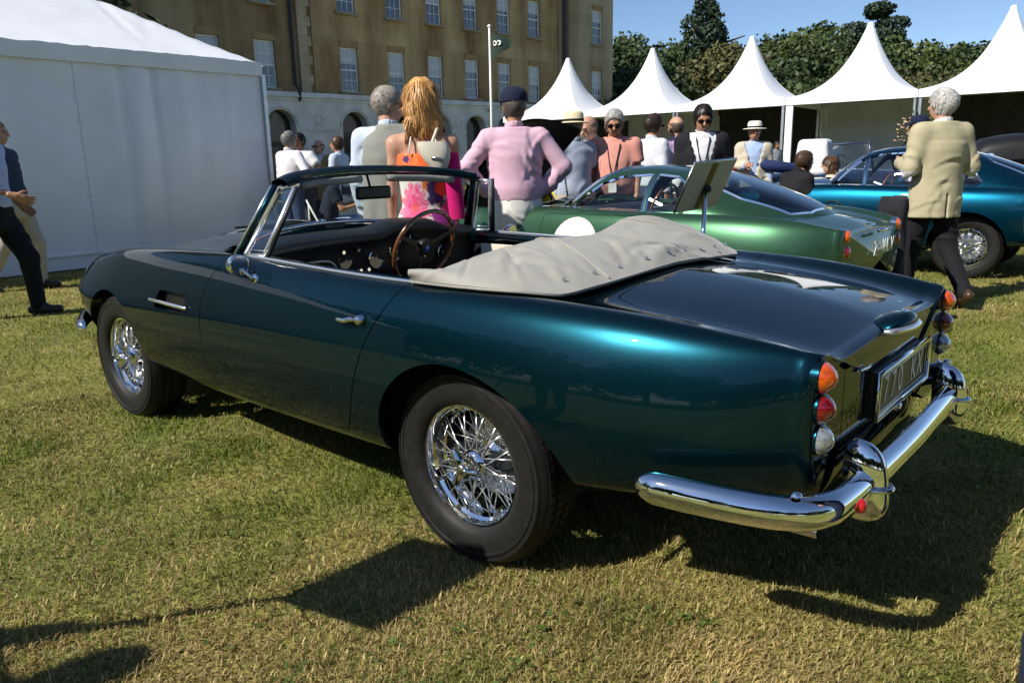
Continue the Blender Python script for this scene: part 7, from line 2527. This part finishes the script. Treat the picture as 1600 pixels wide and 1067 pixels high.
def info_stand(label, base, org, u, v, foot=True):
    """slanted display board on a slim pole; org is the board's lower corner, u and v its edges (world vectors)"""
    st = empty('display_stand', (base[0], base[1], 0), 0)
    tag(st, label, 'display stand')
    org, u, v = (np.array(k, float) for k in (org, u, v))
    wide, tall = np.linalg.norm(u), np.linalg.norm(v)
    un = u / wide; nn = np.cross(un, v / tall); nn /= np.linalg.norm(nn); vn = np.cross(nn, un)
    c = org + u / 2 + v / 2 - np.array([base[0], base[1], 0])
    p = MB(); p.tube([(0, 0, .02), c * .5, c], .0125, 10); p.build('pole', CHROME, st, True)
    if foot:
        f = MB(); f.lathe([(.15, 0), (.15, .008), (.13, .025), (.08, .045), (.03, .06), (.015, .075)], 28); f.build('foot', CHROME, st, True, 50)
    # local board frame: x along u, z along v, -y the back
    M = Matrix([[un[0], -nn[0], vn[0], c[0]], [un[1], -nn[1], vn[1], c[1]], [un[2], -nn[2], vn[2], c[2]], [0, 0, 0, 1]])
    b = MB(); b.box((-wide / 2, -.008, -tall / 2), (wide / 2, .008, tall / 2)); bo_ = b.build('board', BOARD, st); bo_.matrix_basis = M
    fr = MB(); fr.tube([(-wide / 2, 0, -tall / 2), (wide / 2, 0, -tall / 2), (wide / 2, 0, tall / 2), (-wide / 2, 0, tall / 2)], .008, 6, closed=True); fr.build('board_frame', STEEL, bo_, True)
    for sy in (-1, 1):
        s_ = MB(); s_.box((-.020, min(sy * .0125, sy * .0082), -tall / 2 + .01), (.020, max(sy * .0125, sy * .0082), tall / 2 - .01)); s_.build('back_rail', mat('olive_rail', (.12, .11, .03), .4, .3), bo_)
    k = MB(); k.lathe([(.020, -.012), (.020, -.03), (.012, -.04), (0, -.04)], 14, 'y', (0, 0, -.01)); k.build('clamp', BLACK, bo_, True, 40)
    return st


# stand of the convertible, between it and the green coupe
info_stand('grey display board on a chrome pole between the convertible and the green coupe', (.275, -1.385), (.370, -1.249, 1.010), (-.069, -.328, .016), (-.130, .040, .249))
# its twin beside the camera: only its chrome foot and shadow fall into the picture
_sn = np.array(SUN_DIR); _su = np.array([-SUN_H[1], SUN_H[0], 0]); _sv = np.cross(_sn, _su); _su, _sv = _su * .93 + _sv * .37, _sv * .93 - _su * .37
info_stand('chrome footed display stand beside the left edge of the picture', (.80, 2.045), np.array([.47, 2.15, 1.10]) - _su * .17 - _sv * .18, _su * .34, _sv * .36)
# far white sign
_g = ground_at(532, 17.0)
info_stand('slanted sign board on the grass near the arcade', _g, (_g[0] - .2, _g[1] + .3, 1.25), (.1, -.62, 0), (.36, .06, .14))


def picket_fence(label, a, b):
    a = np.array(a); b = np.array(b)
    f = empty('picket_fence', (a[0], a[1], 0), math.atan2(b[1] - a[1], b[0] - a[0]))
    tag(f, label, 'fence')
    L = float(np.linalg.norm(b - a)); n = int(L / .12)
    for k in range(n + 1):
        x = L * k / n
        post = k in (0, n)
        p = MB(); w = .045 if post else .024; h = .95 if post else .78
        p.add([(x - w, -.02, .02), (x + w, -.02, .02), (x + w, .02, .02), (x - w, .02, .02), (x - w, -.02, h), (x + w, -.02, h), (x + w, .02, h), (x - w, .02, h), (x, -.02, h + .06), (x, .02, h + .06)],
              [(0, 1, 5, 4), (1, 2, 6, 5), (2, 3, 7, 6), (3, 0, 4, 7), (4, 5, 8), (7, 9, 6), (5, 6, 9, 8), (4, 8, 9, 7), (0, 3, 2, 1)])
        p.build('post' if post else 'picket', WHITEP, f)
    for z in (.22, .60):
        r_ = MB(); r_.box((0, .021, z), (L, .045, z + .05)); r_.build('rail', WHITEP, f)


picket_fence('low white picket fence on the grass behind the windscreen', ground_at(527, 12.0), ground_at(572, 13.6))


# chair with a striped jacket and a rucksack behind the green coupe's tail
def jacket_chair():
    p = at_depth(1352, 330, 6.1)
    c = empty('folding_chair', (p[0], p[1], 0), R(300))
    tag(c, 'dark folding chair hidden under a pinstriped jacket beside the green coupe', 'chair')
    m = BLACK
    s_ = MB(); s_.box((-.20, -.20, .43), (.20, .20, .46), bev=.01); s_.build('seat', m, c)
    s_ = MB(); s_.box((-.20, -.215, .62), (.20, -.195, .84), bev=.006); s_.build('backrest', m, c)
    for sx in (-1, 1):
        l = MB(); l.tube([(sx * .20, .20, .0), (sx * .20, -.06, .45), (sx * .20, -.21, .86)], .011, 8); l.build('leg', m, c, True)
        l = MB(); l.tube([(sx * .185, -.26, .0), (sx * .185, .12, .45)], .011, 8); l.build('leg', m, c, True)
    j = empty('pinstriped_jacket', (p[0], p[1], 0), R(300))
    tag(j, 'dark pinstriped jacket hanging over the chair back beside the green coupe', 'jacket')
    def f(q):
        d = (np.sqrt((q[:, 0] / (.23 + .02 * np.sin(q[:, 2] * 9))) ** 2 + ((q[:, 1] + .21) / (.075 + .03 * np.clip(.8 - q[:, 2], 0, .6))) ** 2) - 1) * .075
        d = smin(d, cap(q, (-.16, -.2, .88), (.16, -.2, .88), .055), .04)
        d = d + .014 * np.sin(q[:, 0] * 38 + 2.5 * np.sin(q[:, 2] * 6)) * np.clip(.95 - q[:, 2], 0, .5) * 1.6
        return np.maximum(np.maximum(d, .14 - q[:, 2]), q[:, 2] - .955)
    V, F = surface_nets(f, (-.36, -.45, .1), (.36, .06, 1.0), .014)
    obj('jacket_cloth', V, F, cloth((.012, .012, .016), .85, (60, (.028, .028, .034))), j)
    b = empty('rucksack', (p[0] + .22, p[1] + .10, .47), R(170))
    tag(b, 'small black rucksack with a carry loop standing on the chair', 'bag')
    k = MB(); G = []
    for t in np.linspace(0, 1, 12):
        w, d = .15 * (1 - (2 * t - 1) ** 6 * .5), .085 * (1 - (2 * t - 1) ** 4 * .6)
        if t in (0, 1): w, d = .02, .02
        G.append([(w * math.cos(a), d * math.sin(a), .40 * t) for a in np.linspace(0, 2 * math.pi, 21)])
    k.grid(np.array(G)); k.build('bag_body', cloth((.012, .012, .013)), b, True)
    k = MB(); k.tube(smooth_path([(-.05, 0, .38), (-.04, 0, .45), (.04, 0, .45), (.05, 0, .38)], 20), .008, 6); k.build('carry_loop', BLACK, b, True)
    k = MB(); k.tube(smooth_path([(-.11, .086, .1), (-.06, .095, .25), (.06, .095, .25), (.11, .086, .1)], 24), .006, 5); k.build('zip', STEEL, b, True)


jacket_chair()

# white cloth over a seat of the navy tourer
wc = ground_at(1272, 12.2)
def _ghost(q):
    b_ = np.abs(q - np.array([0, 0, 1.2])) - np.array([.16, .10, .33]) - .10 * np.clip(1.55 - q[:, 2:3], 0, .6) * np.array([[1, 1, 0]])
    d = np.linalg.norm(np.maximum(b_, 0), axis=1) + np.minimum(b_.max(1), 0) - .07
    return np.maximum(d + .016 * np.sin(np.arctan2(q[:, 1], q[:, 0]) * 11) * np.clip(1.75 - q[:, 2], 0, .6), .95 - q[:, 2])
V, F = surface_nets(_ghost, (-.5, -.5, .9), (.5, .5, 1.9), .025)
gh = obj('seat_dust_cover', V, F, cloth((.70, .70, .70)), None)
gh.location = (wc[0], wc[1], -.05)
tag(gh, 'white dust cover draped over a tall seat of the navy tourer', 'cloth cover')

# flowers on a tall stand by the tent post
def flower_stand():
    x, y = ground_at(1424, 17.5)
    f = empty('flower_arrangement', (x, y, 0))
    tag(f, 'tall stand of cream and orange flowers by the tent post', 'flowers')
    p = MB(); p.lathe([(.16, 0), (.05, .05), (.025, .15), (.025, 1.1), (.14, 1.25), (.12, 1.32)], 18); p.build('pedestal', ALU, f, True, 50)
    r_ = np.random.default_rng(5)
    cols_ = [(.75, .66, .42), (.80, .35, .08), (.72, .45, .40), (.70, .66, .30)]
    for k in range(46):
        v = r_.normal(size=3); v /= np.linalg.norm(v); v[2] = v[2] * .9 + .2
        c = np.array([0, 0, 1.75]) + v * r_.uniform(.22, .46)
        b = MB(); rr = r_.uniform(.05, .085)
        for a in range(6):
            an = a * math.pi / 3
            e1 = np.array([math.cos(an), math.sin(an), .35]) * rr; e2 = np.array([math.cos(an + .5), math.sin(an + .5), .2]) * rr
            b.add([c, c + e1, c + (e1 + e2) * .62 + [0, 0, rr * .3], c + e2], [(0, 1, 2, 3)])
        b.build('bloom', _bl[k % 4], f)
    g = MB()
    for k in range(160):
        v = r_.normal(size=3); v /= np.linalg.norm(v); c = np.array([0, 0, 1.70]) + v * r_.uniform(.1, .5); d = unit(v + r_.normal(0, .4, 3)) * .16; w = unit(np.cross(d, (0, 0, 1.01))) * .03
        g.add([c, c + d * .5 + w, c + d, c + d * .5 - w], [(0, 1, 2, 3)])
    g.tube([(0, 0, 1.9), (.02, .02, 2.5), (.08, .05, 2.75)], [.01, .006, .002], 5)
    g.build('foliage', LEAF[1], f)['kind'] = 'stuff'


_bl = [mat('bloom_%s' % n, c, .6, noise=(30, .15, 3)) for n, c in (('cream', (.75, .66, .42)), ('orange', (.80, .35, .08)), ('pink', (.72, .45, .40)), ('yellow', (.70, .66, .30)))]
flower_stand()

# cafe furniture under the fourth tent
WICK = mat('wicker', (.36, .20, .08), .7, noise=(30, .3, 4), bump=(90, .6, .006))


def wicker_chair(label, x, y, rz):
    c = empty('wicker_chair', (x, y, 0), rz)
    tag(c, label, 'chair', 'wicker chairs under the fourth tent')
    s_ = MB(); s_.box((-.26, -.26, .38), (.26, .26, .46), bev=.03); s_.build('seat', WICK, c, True, 50)
    G = [[(.28 * math.sin(a), -.28 * math.cos(a) + .03, z + (.10 * math.cos(a) if z > .6 else 0)) for a in np.linspace(-1.9, 1.9, 17)] for z in (.40, .55, .68, .80)]
    b = MB(); b.grid(np.array(G)); b.build('backrest', WICK, c, True)
    for sx in (-1, 1):
        for sy in (-1, 1):
            l = MB(); l.tube([(sx * .22, sy * .22, 0), (sx * .23, sy * .23, .40)], .02, 8); l.build('leg', WICK, c, True)


wx, wy = spot(1303, 208, 1.60)
wicker_chair('wicker armchair of the seated woman', wx, wy, YAW + R(75) - math.pi / 2)
gx_, gy_ = ground_at(1345, 19.5)
wicker_chair('empty wicker armchair by the white table', gx_, gy_, 1.0)
tb_ = empty('white_table', (*ground_at(1372, 19.0), 0))
tag(tb_, 'white topped table under the fourth tent', 'table')
b = MB(); b.box((-.7, -.4, .86), (.7, .4, .91), bev=.01); b.build('table_top', WHITEP, tb_)
for sx in (-1, 1):
    for sy in (-1, 1):
        b = MB(); b.tube([(sx * .6, sy * .32, .0), (sx * .62, sy * .34, .86)], .025, 8); b.build('leg', ALU, tb_, True)

# chair under the man seen through the windscreen
_p = at_depth(506, 300, 11.0)
ch = empty('folding_chair', (_p[0], _p[1], 0), YAW + R(-75) - math.pi / 2)
tag(ch, 'white folding chair under the man in the dark tee shirt', 'chair')
b = MB(); b.box((-.21, -.20, .34), (.21, .24, .37), bev=.01); b.build('seat', WHITEP, ch)
b = MB(); b.box((-.21, -.24, .55), (.21, -.22, .80), bev=.006); b.build('backrest', WHITEP, ch)
for sx in (-1, 1):
    b = MB(); b.tube([(sx * .22, .26, 0), (sx * .22, -.04, .36), (sx * .22, -.25, .82)], .012, 8); b.build('leg', WHITEP, ch, True)
    b = MB(); b.tube([(sx * .20, -.26, 0), (sx * .20, .14, .35)], .012, 8); b.build('leg', WHITEP, ch, True)
